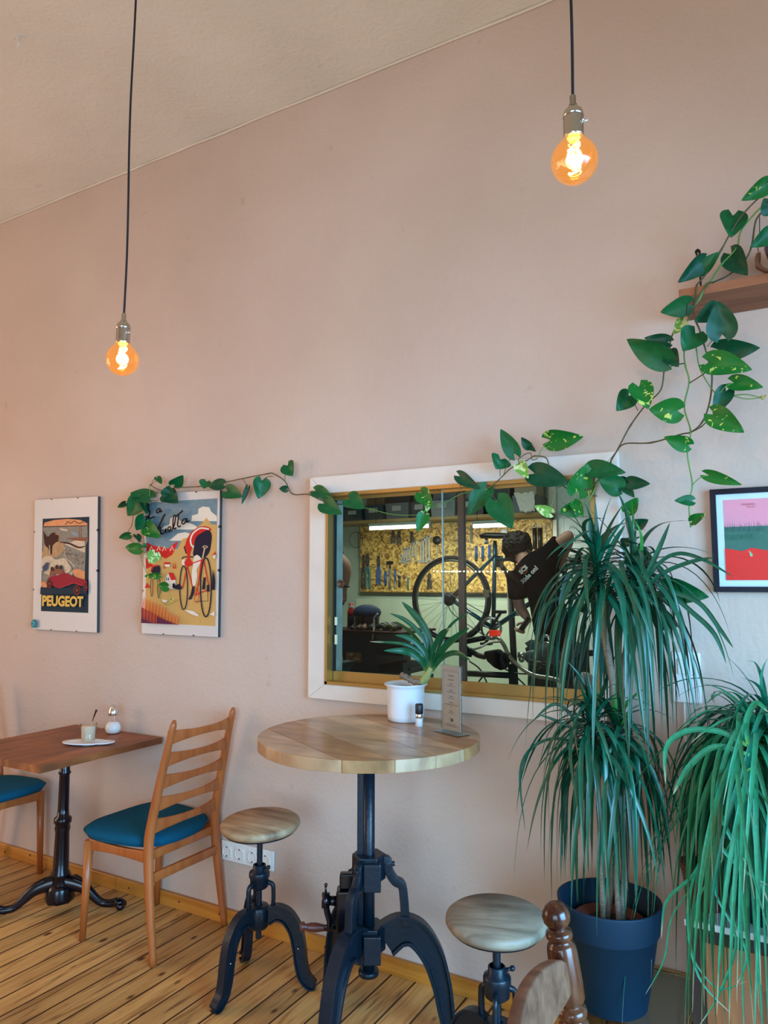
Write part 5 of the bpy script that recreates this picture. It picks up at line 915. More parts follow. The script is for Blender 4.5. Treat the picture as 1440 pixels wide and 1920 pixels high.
# tool board
p0, p1 = wsp(673, 984), wsp(1036, 1118); p1.z = wsp(673, 1109).z; tb = thing('tool_board', 'yellow strand board of hanging tools on the workshop wall', 'board', ((p0.x + p1.x) / 2, BY - .001, p1.z))
b = MB(); p0.z -= .02; b.box((p0.x, BY - .06, p1.z), (p1.x, BY - .035, p0.z)); obj('board', b, OSB, tb, world=True); b = MB(); b.box((p0.x, BY - .062, p1.z - .012), (p1.x, BY - .012, p1.z)); b.box((p0.x, BY - .034, p1.z), (p0.x + .04, BY - .012, p0.z)); obj('edge_batten', b, mat('dark_batten', (.12, .07, .02), .6), tb, world=True, merge=False)
BF = BY - .062
STEEL = mat('tool_steel', (.60, .62, .60), .35, .45); BLUE = mat('blue_tool_grip', (.01, .09, .32), .4); DKS = mat('dark_tool_steel', (.05, .055, .06), .4, .5); TLG = mat('teal_tool_grip', (.01, .16, .18), .45)
def tl(px, py, dy=.010): return onY(px, py, BF - dy)
def wrench(px, py, L, label):
    c = tl(px, py); e = tl(px, py + L); t = thing('spanner', label, 'tool', c, group='spanners hanging on the tool board'); b = MB(); Lm = c.z - e.z
    b.box((-.008, -.004, -Lm + .015), (.008, .004, -.012)); b.lathe([(.010, -.005), (.019, -.005), (.019, .005), (.010, .005), (.010, -.005)], (0, 0, 0), 14, axis=(0, 1, 0), caps=False)
    b.prism([(-.008, -.004, -Lm + .02), (.008, -.004, -Lm + .02), (.02, -.004, -Lm + .004), (.017, -.004, -Lm - .014), (.007, -.004, -Lm - .004), (-.007, -.004, -Lm - .004), (-.017, -.004, -Lm - .014), (-.02, -.004, -Lm + .004)], (0, .008, 0)); obj('body', b, STEEL, t, merge=False); b = MB(); b.cyl((0, .012, .0), (0, -.012, .004), .003, n=6); obj('nail', b, DKS, t)
for i, (x, y, L) in enumerate(((753, 1042, 12), (758, 1030, 24), (763, 1030, 26), (768, 1028, 22), (774, 1020, 22), (780, 1018, 34), (789, 1014, 40), (794, 1012, 42), (799, 1008, 46), (805, 1006, 44))):
    wrench(x, y, L, ['short spanner', 'spanner', 'slim spanner', 'spanner', 'small spanner', 'long spanner', 'long spanner', 'longer spanner', 'longest spanner', 'long spanner'][i] + ', ' + ['first', 'second', 'third', 'fourth', 'fifth', 'sixth', 'seventh', 'eighth', 'ninth', 'last'][i] + ' from the left in the row on the tool board')
def plier(px, py, L, grip, label, cat='tool', w=.028, name='pliers'):
    c = tl(px, py, .014); e = tl(px, py + L, .014); Lm = c.z - e.z; t = thing(name, label, cat, c)
    b = MB()
    for s in (-1, 1): b.sweep(smoothpath([(s * .004, 0, 0), (s * .012, 0, -Lm * .18), (-s * .004, 0, -Lm * .38)], 4), rect(.012, .012), up=(0, 1, 0))
    b.cyl((0, -.01, -Lm * .32), (0, .01, -Lm * .32), .012, n=12); obj('jaws', b, DKS, t)
    for s in (-1, 1): b = MB(); b.sweep(smoothpath([(s * .004, 0, -Lm * .36), (s * w * .55, 0, -Lm * .55), (s * w * .5, 0, -Lm * .8), (s * w * .62, 0, -Lm)], 4), circ(.011, 8), up=(0, 1, 0)); obj('handle', b, grip, t)
plier(682, 1040, 62, DKS, 'long dark pliers at the left edge of the tool board', w=.035); plier(690, 1038, 66, TLG, 'big pliers with teal handle ends on the tool board', w=.04); plier(710, 1042, 54, BLUE, 'adjustable pliers with blue handles on the tool board', w=.03)
plier(737, 995, 24, DKS, 'dark pliers hanging just under the lit tube', w=.03); plier(748, 995, 26, DKS, 'second dark pliers hanging under the lit tube', w=.03); plier(772, 997, 20, DKS, 'small black snips hanging above the spanners', w=.02)
plier(805, 1075, 28, DKS, 'dark snips behind the bicycle wheel on the tool board')
def stick(name, label, px, y0, y1, y2, grip, shaft, r=.008, rg=.014, head=None):
    c = tl(px, y0, .008); m = tl(px, y1, .008); e = tl(px, y2, .008); t = thing(name, label, 'tool', c); b = MB(); b.cyl((0, 0, 0), (0, 0, m.z - c.z), r, n=8)
    if head: b.cbox((0, 0, 0), head)
    obj('head' if head else 'shaft', b, shaft, t, merge=False); b = MB(); b.cyl((0, 0, m.z - c.z), (0, 0, e.z - c.z), rg, rg * .85, 10); obj('handle', b, grip, t)
stick('hammer', 'black rubber mallet hanging on the tool board', 731, 1055, 1066, 1105, mat('mallet_handle', (.14, .17, .16), .5), BLACK, .01, .013, (.075, .014, .03))
stick('file', 'blue handled file left of the mallet', 723, 1070, 1072, 1098, BLUE, DKS, rg=.014); stick('file', 'blue handled screwdriver right of the mallet', 741, 1104, 1068, 1090, BLUE, STEEL, rg=.011)
stick('screwdriver', 'short grey screwdriver left of the brown one', 749, 1074, 1080, 1100, DKS, STEEL); stick('screwdriver', 'small steel wrench hanging at the lower board edge', 765, 1078, 1084, 1106, TLG, STEEL, rg=.009)
for x, lb in ((893, 'leftmost'), (905, 'second'), (918, 'third'), (930, 'rightmost')): stick('cable_cutter', lb + ' of four blue handled cutters right of the bicycle wheel', x, 1052, 1046, 1022 + (x % 3), BLUE, DKS, r=.012, rg=.014)
c = tl(819, 1013); t = thing('pizza_cutter_tool', 'round black headed tool at the upper right of the spanners', 'tool', c); t.name = 'tension_gauge'; b = MB(); b.lathe([(0, -.01), (.042, -.01), (.045, 0), (.042, .01), (0, .01)], (0, 0, 0), 20, axis=(0, 1, 0)); obj('dial', b, BLACK, t); b = MB(); b.cyl((0, 0, -.03), (0, 0, -.17), .006, n=8); obj('rod', b, STEEL, t)
c = tl(831, 1010, .004); t = thing('measuring_rod', 'thin steel rod leaning beside the round black tool', 'tool', c); b = MB(); b.cyl((0, 0, 0), (.02, 0, -.20), .005, n=8); b.ball((0, 0, .0), .01, 8); obj('rod', b, STEEL, t, merge=False)
c = tl(668, 1012); t = thing('steel_hoop', 'thin dark hoop hanging at the top left corner of the board', 'hoop', c); b = MB(); b.tube([(.085 * cos(a * pi / 14), 0, .085 * sin(a * pi / 14)) for a in range(28)], .003, 6, closed=True); b.tube([(.02, 0, .08), (.03, 0, -.2)], .003, 6); obj('ring', b, DKS, t, merge=False)
for x, lb in ((1002, 'left'), (1012, 'right')): # black tubes on rings
    c = tl(x, 986); t = thing('pump', lb + ' one of two black pumps hanging from rings above the mechanic', 'pump', c); b = MB(); b.tube([(.016 * cos(a * pi / 8), 0, .016 * sin(a * pi / 8)) for a in range(16)], .003, 6, closed=True); obj('ring', b, STEEL, t); b = MB(); b.cyl((0, 0, -.02), (0, 0, -.22), .02, n=14); obj('barrel', b, BLACK, t)
c = tl(1021, 988); t = thing('spring_hook', 'thin bright hook right of the black pumps', 'hook', c); b = MB(); b.tube(smoothpath([(0, 0, .02), (.008, 0, 0), (0, 0, -.02), (.012, 0, -.06), (.012, 0, -.16)], 4), .003, 6); obj('wire', b, STEEL, t)
c = tl(945, 998, .03); t = thing('cable_ties_bag', 'small clear bag of white parts hanging over the bicycle saddle', 'bag', c); b = MB(); b.grid(8, 8, lambda u, v: Vector(((u - .5) * .075 * (1 - .4 * v), -.012 * sin(pi * u) * (1 + .6 * sin(9 * v + 5 * u)), -.16 * v + .03))); obj('pouch', b, mat('white_crumpled_plastic', (.62, .62, .55), .35), t, solid=.004)
c = tl(767, 1087, .01); t = thing('small_pouch', 'small brown leather pouch low on the board', 'pouch', tl(758, 1082)); b = MB(); b.ball((0, 0, 0), .024, 12, sc=(.7, .4, 1)); obj('body', b, mat('brown_leather', (.18, .06, .02), .6), t)
b = MB(); c0, c1_ = tl(883, 985), tl(888, 1018); b.box((c0.x - .012, c0.y, c1_.z), (c0.x + .012, c0.y + .01, c0.z)); tag(obj('steel_rule', b, mat('dull_rule', (.16, .15, .12), .6)), 'vertical steel rule hanging at the left of the right hand lamp', 'ruler')
# shelf above the board with bins
sz_ = wsp(680, 985).z; s0, s1_ = wsp(640, 985).x - .35, wsp(1040, 985).x; t = thing('workshop_shelf', 'long wooden shelf above the tool board, crowded with bins', 'shelf', ((s0 + s1_) / 2, BY, sz_))
b = MB(); b.box((s0, BY - .36, sz_), (s1_, BY - .001, sz_ + .028)); obj('board', b, wood('raw_shelf_pine', (.25, .17, .07), (.40, .28, .12), (1, 10, 10), 2, .6), t, world=True)
for x in (s0 + .1, (s0 + s1_) / 2, s1_ - .03): b = MB(); b.box((x - .012, BY - .3, sz_ - .03), (x + .012, BY - .062, sz_)); obj('bracket', b, DKS, t, world=True)
rb = random.Random(3); X = s0 + .02; binc = [(.045, .06, .075), (.12, .14, .16), (.05, .06, .07), (.20, .23, .25), (.03, .035, .045)]; nb = 0
names = ['dark grey', 'mid grey', 'charcoal', 'light grey', 'black']; fills = [('red', (.35, .03, .03)), ('white', (.6, .6, .58)), ('blue', (.03, .09, .2)), ('rusty', (.25, .10, .04)), ('steel', (.35, .36, .36)), ('green', (.05, .2, .08))]
poss = []; HB = []
while X < s1_ - .2:
    w = rb.choice((.20, .24, .28)); k = rb.randrange(5); f = nb % 6; h = rb.choice((.13, .16, .15)); poss.append((X, w)); HB.append(h); t = thing('storage_bin', '%s storage bin with %s parts, number place %d' % (names[k], fills[f][0], nb), 'bin', (X + w / 2, BY - .33, sz_ + .028), group='bins on the workshop shelf')
    t['label'] = '%s storage bin of %s parts on the workshop shelf, %s' % (names[k], fills[f][0], ['at its left end', 'second from the left end', 'third from the left end', 'fourth from the left end', 'fifth from the left end', 'sixth from the left end', 'seventh from the left end', 'eighth from the left end', 'ninth from the left end', 'tenth from the left end', 'eleventh from the left end', 'twelfth from the left end', 'thirteenth from the left end'][min(nb, 12)])
    b = MB(); hw = w / 2 - .006; B0 = [(-hw + .01, 0, 0), (hw - .01, 0, 0), (hw - .01, .30, 0), (-hw + .01, .30, 0)]; T0 = [(-hw, -.015, h), (hw, -.015, h), (hw, .315, h), (-hw, .315, h)]; I0 = [(-hw + .008, -.007, h), (hw - .008, -.007, h), (hw - .008, .307, h), (-hw + .008, .307, h)]; J0 = [(-hw + .016, .01, .02), (hw - .016, .01, .02), (hw - .016, .29, .02), (-hw + .016, .29, .02)]
    b.add(B0 + T0 + I0 + J0, [(3, 2, 1, 0), (0, 1, 5, 4), (1, 2, 6, 5), (2, 3, 7, 6), (3, 0, 4, 7), (4, 5, 9, 8), (5, 6, 10, 9), (6, 7, 11, 10), (7, 4, 8, 11), (8, 9, 13, 12), (9, 10, 14, 13), (10, 11, 15, 14), (11, 8, 12, 15), (12, 13, 14, 15)], 0, False); obj('body', b, mat('bin_' + names[k].replace(' ', '_'), binc[k], .45), t, bevel=.004)
    b = MB(); b.box((-.05, -.017, h * .5), (.05, -.012, h * .82)); obj('label_holder', b, mat('bin_card', (.35, .36, .34), .6), t)
    b = MB()
    for q in range(5): b.cbox((0, 0, 0), (rb.uniform(.05, .11), rb.uniform(.05, .1), rb.uniform(.03, .07)), M=Matrix.Translation((rb.uniform(-hw + .06, hw - .06), rb.uniform(.04, .25), h * rb.uniform(.5, .72))) @ Matrix.Rotation(rb.uniform(0, 3), 4, 'Z') @ Matrix.Rotation(rb.uniform(-.5, .5), 4, 'X'))
    o = obj('contents', b, mat('bin_fill_' + fills[f][0], fills[f][1], .5), t, merge=False); o['kind'] = 'stuff'; X += w + .015; nb += 1
nb2 = 0
for X, w in poss:      # upper layer of boxes standing on the bins' rims
    if nb2 in (2, 7): nb2 += 1; continue
    hh = rb.choice((.10, .13, .15)); lb = ['grey', 'olive', 'dark blue', 'brown', 'black', 'dark green', 'slate', 'rust', 'charcoal', 'sand', 'navy', 'umber', 'ash'][nb2 % 13]; cc = [(.12, .13, .14), (.12, .11, .05), (.02, .03, .08), (.15, .09, .05), (.02, .02, .025), (.02, .06, .04), (.08, .1, .12), (.22, .07, .03), (.04, .045, .05), (.35, .30, .2), (.01, .02, .05), (.09, .06, .04), (.2, .22, .22)][nb2 % 13]
    t = thing('parts_box', lb + ' parts box stacked on a bin on the workshop shelf', 'box', (X + w / 2, BY - .30, sz_ + .028 + HB[nb2] + .002)); b = MB(); b.box((-w * .44, 0, 0), (w * .44, .24, hh)); obj('carton', b, mat('box_' + lb.replace(' ', '_'), cc, .6), t, bevel=.004); b = MB(); b.box((-w * .46, -.006, hh), (w * .46, .246, hh + .02)); obj('lid', b, mat('box_' + lb.replace(' ', '_'), cc, .6), t, bevel=.004); nb2 += 1
c = onY(985, 938, BY - .36); t = thing('white_cloth', 'crumpled white cloth hanging over the bins on the workshop shelf', 'cloth', c); b = MB(); b.grid(14, 14, lambda u, v: Vector(((u - .5) * .20 * (1 - .35 * v) + .03 * v, -.03 + .02 * noise.noise(Vector((u * 5, v * 5, 0))), .07 - .18 * v + .03 * noise.noise(Vector((u * 4, 3, 0)))))); obj('fabric', b, mat('white_rag', (.62, .60, .55), .8), t, solid=.003)
# fluorescent battens
def tube_lamp(x0, y0, x1, y1, Y, label):
    p, q = onY(x0, y0, Y), onY(x1, y1, Y); q.z = p.z; t = thing('tube_lamp', label, 'lamp', (p + q) / 2, group='tube lamps in the workshop'); h = (q.x - p.x) / 2
    b = MB(); b.lathe([(.0, -h), (.013, -h + .003), (.014, -h + .01), (.014, h - .01), (.013, h - .003), (0, h)], (0, 0, 0), 16, axis=(1, 0, 0)); obj('tube', b, mat('lit_tube', (1, 1, .92), emit=(1, 1, .86), es=14), t); b = MB(); b.box((-h, -.02, .018), (h, .02, .045)); b.box((-h - .01, -.015, -.015), (-h, .015, .04)); b.box((h, -.015, -.015), (h + .01, .015, .04)); obj('fitting', b, mat('lamp_fitting', (.3, .34, .3), .5), t, merge=False)
    for x in (-h * .8, h * .8): b = MB(); b.cyl((x, 0, .045), (x, 0, HZ - p.z), .002, n=6); obj('wire', b, CORD, t)
    l = area('tube_light', (p + q) / 2 + Vector((0, 0, -.03)), (p + q) / 2 + Vector((0, .3, -1)), abs(q.x - p.x), .04, 12, (1, 1, .86)); return t
tube_lamp(694, 991, 805, 986, 5.75, 'bright lit tube lamp at the left in the workshop, over the tools'); tube_lamp(888, 987, 958, 985, 5.9, 'thinner lit tube lamp further right in the workshop')
# whiteboard, small things on right wall
p0, p1 = onY(1057, 972, BY - .03), onY(1125, 1052, BY - .03); t = thing('whiteboard', 'whiteboard with faint handwriting on the workshop wall at right', 'whiteboard', ((p0.x + p1.x) / 2, BY - .02, p1.z)); b = MB(); b.box((p0.x, BY - .035, p1.z), (p1.x, BY - .022, p0.z)); obj('panel', b, mat('whiteboard_surface', (.60, .68, .68), .25), t, world=True)
b = MB(); b.box((p0.x - .01, BY - .04, p0.z), (p1.x, BY - .022, p0.z + .012)); b.box((p0.x - .01, BY - .04, p1.z), (p0.x, BY - .022, p0.z)); obj('frame', b, mat('grey_alloy_frame', (.35, .38, .38), .4, .5), t, world=True, merge=False)
b = MB(); c = onY(1068, 990, BY - .0365)
for row in ((0, 0), (.008, -.075), (.03, -.12)):
    P = [c + Vector((row[0] + .011 * i, 0, row[1] + (.014 if i % 2 else -.010) * (1 + .6 * sin(i * 2.3 + row[0] * 90)))) for i in range(7)]; b.tube(smoothpath(P, 4), .0018, 5)
obj('handwriting', b, mat('marker_ink', (.08, .10, .14), .6), t, world=True)
p0 = onY(1053, 1058, BY - .2); t = thing('wall_ledge', 'pale ledge below the whiteboard', 'shelf', (p0.x, BY, p0.z)); b = MB(); b.box((p0.x, BY - .2, p0.z - .02), (HX1 - .01, BY - .021, p0.z)); obj('board', b, mat('pale_blue_ledge', (.42, .50, .52), .5), t, world=True)
for i, (x, w, h, cc, lb) in enumerate(((1058, .05, .07, (.15, .16, .15), 'small dark radio'), (1074, .16, .09, (.22, .24, .20), 'greenish photo card'), (1090, .12, .09, (.10, .12, .11), 'dark patterned card'), (1104, .04, .10, (.03, .03, .035), 'black bottle'))):
    c = onY(x, 1055, BY - .12); c.z = p0.z; t = thing('ledge_item', lb + ' standing on the ledge below the whiteboard', 'card', c); t.name = ['radio', 'photo_card', 'patterned_card', 'bottle'][i]; t['category'] = ['radio', 'card', 'card', 'bottle'][i]; b = MB(); b.box((-w / 2, 0, 0), (w / 2, .02 if i in (1, 2) else .05, h)); obj('body', b, mat('ledge_' + str(i), cc, .5, var=.5, vscale=40), t, bevel=.003)
# ------------------------------------------------------------------ tool chest
KY = 4.75; p = onY(706, 1188, KY); t = thing('tool_chest', 'dark navy tool chest with open drawers at the lower left behind the glass', 'cabinet', (p.x, KY, 0)); zt_ = p.z; x0 = p.x - .52; NB = mat('dark_navy_steel', (.003, .028, .055), .5, .2)
b = MB(); b.box((x0, KY, 0), (p.x, KY + .55, zt_)); obj('body', b, NB, t, world=True, bevel=.006); b = MB(); b.box((x0 - .01, KY - .01, zt_), (p.x + .22, KY + .56, zt_ + .015)); obj('top_tray', b, mat('greasy_dark_top', (.035, .016, .012), .7, spec=.2), t, world=True)
for k in range(4): z = zt_ - .16 - .125 * k; b = MB(); b.box((p.x, KY + .04, z), (p.x + .20, KY + .5, z + .05)); b.box((p.x + .20, KY + .02, z - .01), (p.x + .215, KY + .52, z + .075)); dr_ = obj('drawer', b, NB, t, world=True, merge=False); b = MB(); b.box((p.x + .215, KY + .10, z + .02), (p.x + .228, KY + .44, z + .034)); obj('handle', b, DKS, dr_, world=True)
c = onY(664, 1232, KY - .001); b = MB(); b.box((c.x - .075, KY - .003, c.z - .035), (c.x + .065, KY - .0005, c.z + .035)); pl = obj('sticker', b, mat('brown_sticker', (.22, .11, .045), .5, var=.5, vscale=40), t, world=True); b = MB(); b.box((c.x - .05, KY - .0038, c.z + .01), (c.x - .01, KY - .003, c.z + .022)); b.box((c.x, KY - .0038, c.z - .02), (c.x + .05, KY - .003, c.z - .008)); obj('sticker_mark', b, mat('pale_mark', (.45, .33, .2), .5), pl, world=True, merge=False)
zc_ = zt_ + .015
def on_chest(px, dy=.2): q = onY(px, 1180, KY + dy); return Vector((q.x, KY + dy, zc_))
t = thing('helmet_bucket', 'dark blue rounded bucket of rags on the tool chest', 'bucket', on_chest(688, .22)); b = MB(); b.lathe([(.0, 0), (.09, 0), (.105, .14), (.10, .145), (.085, .01)], (0, 0, 0), 24); obj('bucket', b, BLACK, t); t.name = 'bucket'; b = MB(); b.ball((0, 0, .13), .115, 16, sc=(1, 1, .55)); obj('blue_cloth', b, mat('navy_cloth', (.01, .035, .09), .8), t)
t = thing('spray_can', 'red and white spray can on the tool chest near the frosted strip', 'can', on_chest(658, .25)); b = MB(); b.lathe([(0, 0), (.03, 0), (.03, .13), (.02, .15), (0, .15)], (0, 0, 0), 18); obj('can', b, mat('dark_blue_can', (.01, .02, .06), .3), t); b = MB(); b.lathe([(.0305, .10), (.0305, .13), (.021, .155), (.021, .20), (0, .20)], (0, 0, 0), 18); obj('red_cap', b, mat('red_cap', (.5, .02, .015), .35), t); b = MB(); b.lathe([(.022, .165), (.023, .17), (.022, .18)], (0, 0, 0), 18, caps=False); obj('white_ring', b, PORC, t)
for i, (x, dy, r, lb) in enumerate(((672, .1, .022, 'small brown gear part'), (681, .08, .026, 'brown ball of twine'), (696, .1, .03, 'dark lump of rag'), (660, .08, .02, 'small dark fitting'))): q = on_chest(x, dy); q.z += r * .8; t = thing('workshop_part', lb + ' lying on the front of the tool chest', 'part', q); t.name = ['gear_part', 'twine_ball', 'rag', 'pipe_fitting'][i]; b = MB(); b.ball((0, 0, 0), r, 12, sc=(1.2, 1, .8)); b.cyl((0, -.02, 0), (.01, .02, .02), r * .5, n=10); obj('body', b, mat('oily_%d' % i, [(.16, .09, .06), (.25, .15, .10), (.03, .035, .035), (.05, .04, .04)][i], .5, var=.5, vscale=50), t, merge=False)
q = on_chest(702, .05); t = thing('lever_tool', 'bright lever tool leaning up from the tool chest', 'tool', q); b = MB(); b.tube(smoothpath([Vector((0, 0, 0)), Vector((-.003, 0, .07)), Vector((-.002, 0, .10)), Vector((.03, 0, .13))], 4), .007, 8); obj('lever', b, STEEL, t); b = MB(); b.tube(smoothpath([Vector((-.002, -.01, .03)), Vector((.015, -.04, -.0)), Vector((.02, -.06, -.06))], 4), .004, 6); obj('strap', b, mat('pale_strap', (.4, .36, .2), .6), t)
for i in range(6): q = on_chest(712 + 5.5 * i, .10 + .05 * (i % 3)); t = thing('hand_tool', ['black rag roll', 'dark long pliers', 'dark socket case', 'olive tool pouch', 'black clamp', 'short dark pipe'][i] + ' on the right part of the tool chest', 'tool', q); t.name = ['rag_roll', 'long_pliers', 'socket_case', 'tool_pouch', 'clamp', 'pipe_piece'][i]; b = MB(); b.tube(smoothpath([Vector((-.05, 0, .02)), Vector((0, .01, .035 + .006 * (i % 3))), Vector((.06, -.01, .02))], 4), .017 + .003 * (i % 2), 8); obj('body', b, mat('chest_item_%d' % i, [(.02, .025, .025), (.03, .03, .04), (.01, .02, .03), (.09, .08, .03), (.02, .02, .02), (.05, .05, .05)][i], .5), t)
# ------------------------------------------------------------------ bicycle on the work stand
BKY = 5.42; BP = lambda x, y, dy=0: onY(x, y, BKY + dy)
hub = BP(845, 1123); bb_ = BP(925, 1178); st_ = BP(930, 1040); hd = BP(1050, 1052); hd2 = BP(1062, 1085); fh = BP(1095, 1140); RW = .335
bk = thing('bicycle', 'dark teal bicycle clamped upright in the work stand in the workshop', 'bicycle', (bb_.x, BKY, 0))
FR = mat('teal_bicycle_paint', (.01, .10, .14), .25, .3); RUB = mat('tyre_rubber', (.02, .022, .025), .6); RIM = mat('grey_rim', (.20, .22, .22), .3, .8)
def wheel(c, label_part):
    b = MB(); b.tube([c + Vector((RW * cos(a), 0, RW * sin(a))) for a in [i * pi / 32 for i in range(64)]], .016, 10, closed=True); w = obj('wheel', b, RUB, bk, world=True)
    b = MB(); b.sweep([c + Vector(((RW - .024) * cos(a), 0, (RW - .024) * sin(a))) for a in [i * pi / 32 for i in range(64)]], rect(.016, .022), up=(0, 1, 0), closed=True); obj('rim', b, RIM, w, world=True)
    b = MB(); b.cyl(c - Vector((0, .05, 0)), c + Vector((0, .05, 0)), .02, n=14); b.cyl(c - Vector((0, .035, 0)), c - Vector((0, .03, 0)), .032, n=16); b.cyl(c + Vector((0, .035, 0)), c + Vector((0, .03, 0)), .032, n=16); obj('hub', b, DKS, w, world=True, merge=False)
    b = MB()
    for k in range(32):
        a = k * 2 * pi / 32; s = (-1) ** k; a2 = a + s * .9 * (1 if k % 4 < 2 else -1) * .0 + (.5 if k % 4 < 2 else -.5); b.cyl(c + Vector((.03 * cos(a2 + a * 0), .03 * s, .03 * sin(a2))), c + Vector(((RW - .03) * cos(a), 0, (RW - .03) * sin(a))), .0014, n=4)
    obj('spokes', b, mat('spoke_steel', (.12, .13, .13), .4, .7), w, world=True, merge=False); return w
w = wheel(hub, 'rear'); b = MB(); 
for k in range(6): b.lathe([(.022, 0), (.055 - .005 * k, 0), (.055 - .005 * k, .003), (.022, .003)], hub + Vector((0, -.045 + .006 * (5 - k) - .02, 0)), 22, axis=(0, 1, 0))
obj('sprockets', b, DKS, w, world=True, merge=False); wheel(fh, 'front')
b = MB(); r = .015
for p, q, rr_ in ((bb_, BP(928, 1020), .017), (BP(930, 1048), hd, .014), (bb_, hd2, .019)): b.cyl(p, q, rr_, n=12)
for s in (-1, 1): o = Vector((0, s * .035, 0)); b.cyl(hub + o, bb_ + o * .8, .009, n=8); b.cyl(hub + o, st_ + o * .5, .008, n=8)
b.cyl(hd + (hd - hd2) * .3, hd2, .020, n=12); b.cyl(bb_ - Vector((0, .04, 0)), bb_ + Vector((0, .04, 0)), .022, n=14); obj('frame', b, FR, bk, world=True, merge=False)
b = MB()
for s in (-1, 1): b.tube(smoothpath([hd2 + Vector((0, s * .02, 0)), hd2 + (fh - hd2) * .4 + Vector((0, s * .045, 0)), fh + Vector((0, s * .045, 0))], 4), .009, 8)
obj('fork', b, FR, bk, world=True, merge=False)
b = MB(); b.cyl(BP(928, 1045), BP(928, 1014), .0135, n=12); obj('seat_post', b, mat('blue_grey_post', (.10, .22, .28), .3, .6), bk, world=True)
def sad(u, v):
    a = 2 * pi * u; x = cos(a); y = sin(a); w_ = .072 * (1 - .72 * max(0, (x + 1) / 2) ** .6 * (x > -1)); c = BP(930, 1009); return c + Vector((.135 * x * v, w_ * y * v, .014 + .014 * (1 - v ** 2) + .012 * max(0, -x) * v - .012 * v ** 6))
b = MB(); b.grid(33, 8, sad); obj('saddle', b, BLACK, bk, world=True, solid=.03); b = MB()
for k in range(10): b.tube(smoothpath([BP(912, 1010) + Vector((0, .012 * (k % 5 - 2), .0)), BP(911, 1014 + 1.5 * (k % 2)) + Vector((0, .012 * (k % 5 - 2), -.02)), BP(914, 1016) + Vector((0, .012 * (k % 5 - 2), 0))], 3), .0035, 5)
obj('saddle_springs', b, SHEET, bk, world=True, merge=False)
b = MB(); b.lathe([(.07, 0), (.088, 0), (.088, .004), (.07, .004), (.07, 0)], bb_ - Vector((0, .05, 0)), 36, axis=(0, 1, 0), caps=False)
for k in range(5): a = k * 2 * pi / 5 + .3; b.cyl(bb_ - Vector((0, .048, 0)), bb_ + Vector((.074 * cos(a), -.048, .074 * sin(a))), .007, n=6)
for k in range(36): a = k * pi / 18; b.cyl(bb_ + Vector((.086 * cos(a), -.048, .086 * sin(a))), bb_ + Vector((.094 * cos(a), -.048, .094 * sin(a))), .003, n=4)
ch = obj('chainring', b, mat('worn_steel', (.30, .31, .29), .35, .8), bk, world=True, merge=False); b = MB(); q = BP(940, 1147, -.08); b.sweep([bb_ - Vector((0, .06, 0)), q], rect(.02, .012), up=(0, 1, 0)); obj('crank_arm', b, DKS, bk, world=True); b = MB(); b.box(tuple(q + Vector((-.055, -.06, -.012))), tuple(q + Vector((.045, .0, .012)))); obj('pedal', b, BLACK, bk, world=True, bevel=.004)
b = MB(); b.sweep([bb_ + Vector((0, .06, 0)), bb_ + Vector((-.10, .06, -.13))], rect(.02, .012), up=(0, 1, 0)); obj('crank_arm', b, DKS, bk, world=True); b = MB(); q = bb_ + Vector((-.10, .10, -.13)); b.cbox(tuple(q), (.09, .06, .02)); obj('pedal', b, BLACK, bk, world=True, bevel=.004)
b = MB(); b.tube([bb_ + Vector((0, -.048, .088)), hub + Vector((0, -.048, .05))], .004, 6); b.tube(smoothpath([bb_ + Vector((0, -.048, -.088)), hub + Vector((.06, -.048, -.13)), hub + Vector((.0, -.048, -.05))], 5), .004, 6); obj('chain', b, DKS, bk, world=True, merge=False)
b = MB(); b.tube(smoothpath([hd + Vector((.0, 0, .05)), hd + Vector((.02, -.02, .09)), onY(1052, 1042, BKY - .10), onY(1070, 1048, BKY - .22)], 5), .011, 10); b.tube(smoothpath([hd + Vector((.0, 0, .05)), hd + Vector((.02, .1, .09)), hd + Vector((.10, .25, .06))], 5), .011, 10); hb = obj('handlebar', b, DKS, bk, world=True, merge=False); b = MB(); b.cyl(onY(1056, 1046, BKY - .16), onY(1093, 1056, BKY - .30), .017, n=12); obj('grip', b, BLACK, hb, world=True)
b = MB(); b.tube(smoothpath([onY(1072, 1050, BKY - .22), onY(1062, 1072, BKY - .22), onY(1056, 1084, BKY - .22)], 4), .004, 6); b.ball(onY(1056, 1084, BKY - .22), .012, 8); b.tube(smoothpath([onY(1094, 1058, BKY - .3), onY(1095, 1085, BKY - .3), onY(1085, 1103, BKY - .25), onY(1062, 1104, BKY - .15)], 6), .003, 6); obj('brake_lever', b, DKS, bk, world=True, merge=False)
# wheel brake/white cable band
b = MB(); q = BP(915, 1113); b.cbox(tuple(q + Vector((0, -.03, 0))), (.05, .02, .06)); b.cyl(q + Vector((-.03, -.03, .02)), q + Vector((.03, -.03, .02)), .008, n=8); obj('brake_caliper', b, SHEET, bk, world=True, merge=False)
SY = 5.62; ws = thing('repair_stand', 'black bicycle repair stand behind the hanging bicycle', 'stand', onZ(968, 1340, 0)); q0 = onY(955, 1075, SY); q1 = onY(966, 1235, SY); ws.location = (q1.x + .02, SY, 0); b = MB(); b.cyl(q0, Vector((q1.x + .02, SY, .05)), .026, n=14); obj('post', b, BLACK, ws, world=True)
b = MB(); b.cyl(onY(953, 1076, SY), onY(935, 1055, BKY + .02), .02, n=12); b.cbox(tuple(onY(934, 1053, BKY + .03)), (.06, .07, .09)); obj('clamp', b, BLACK, ws, world=True, merge=False)
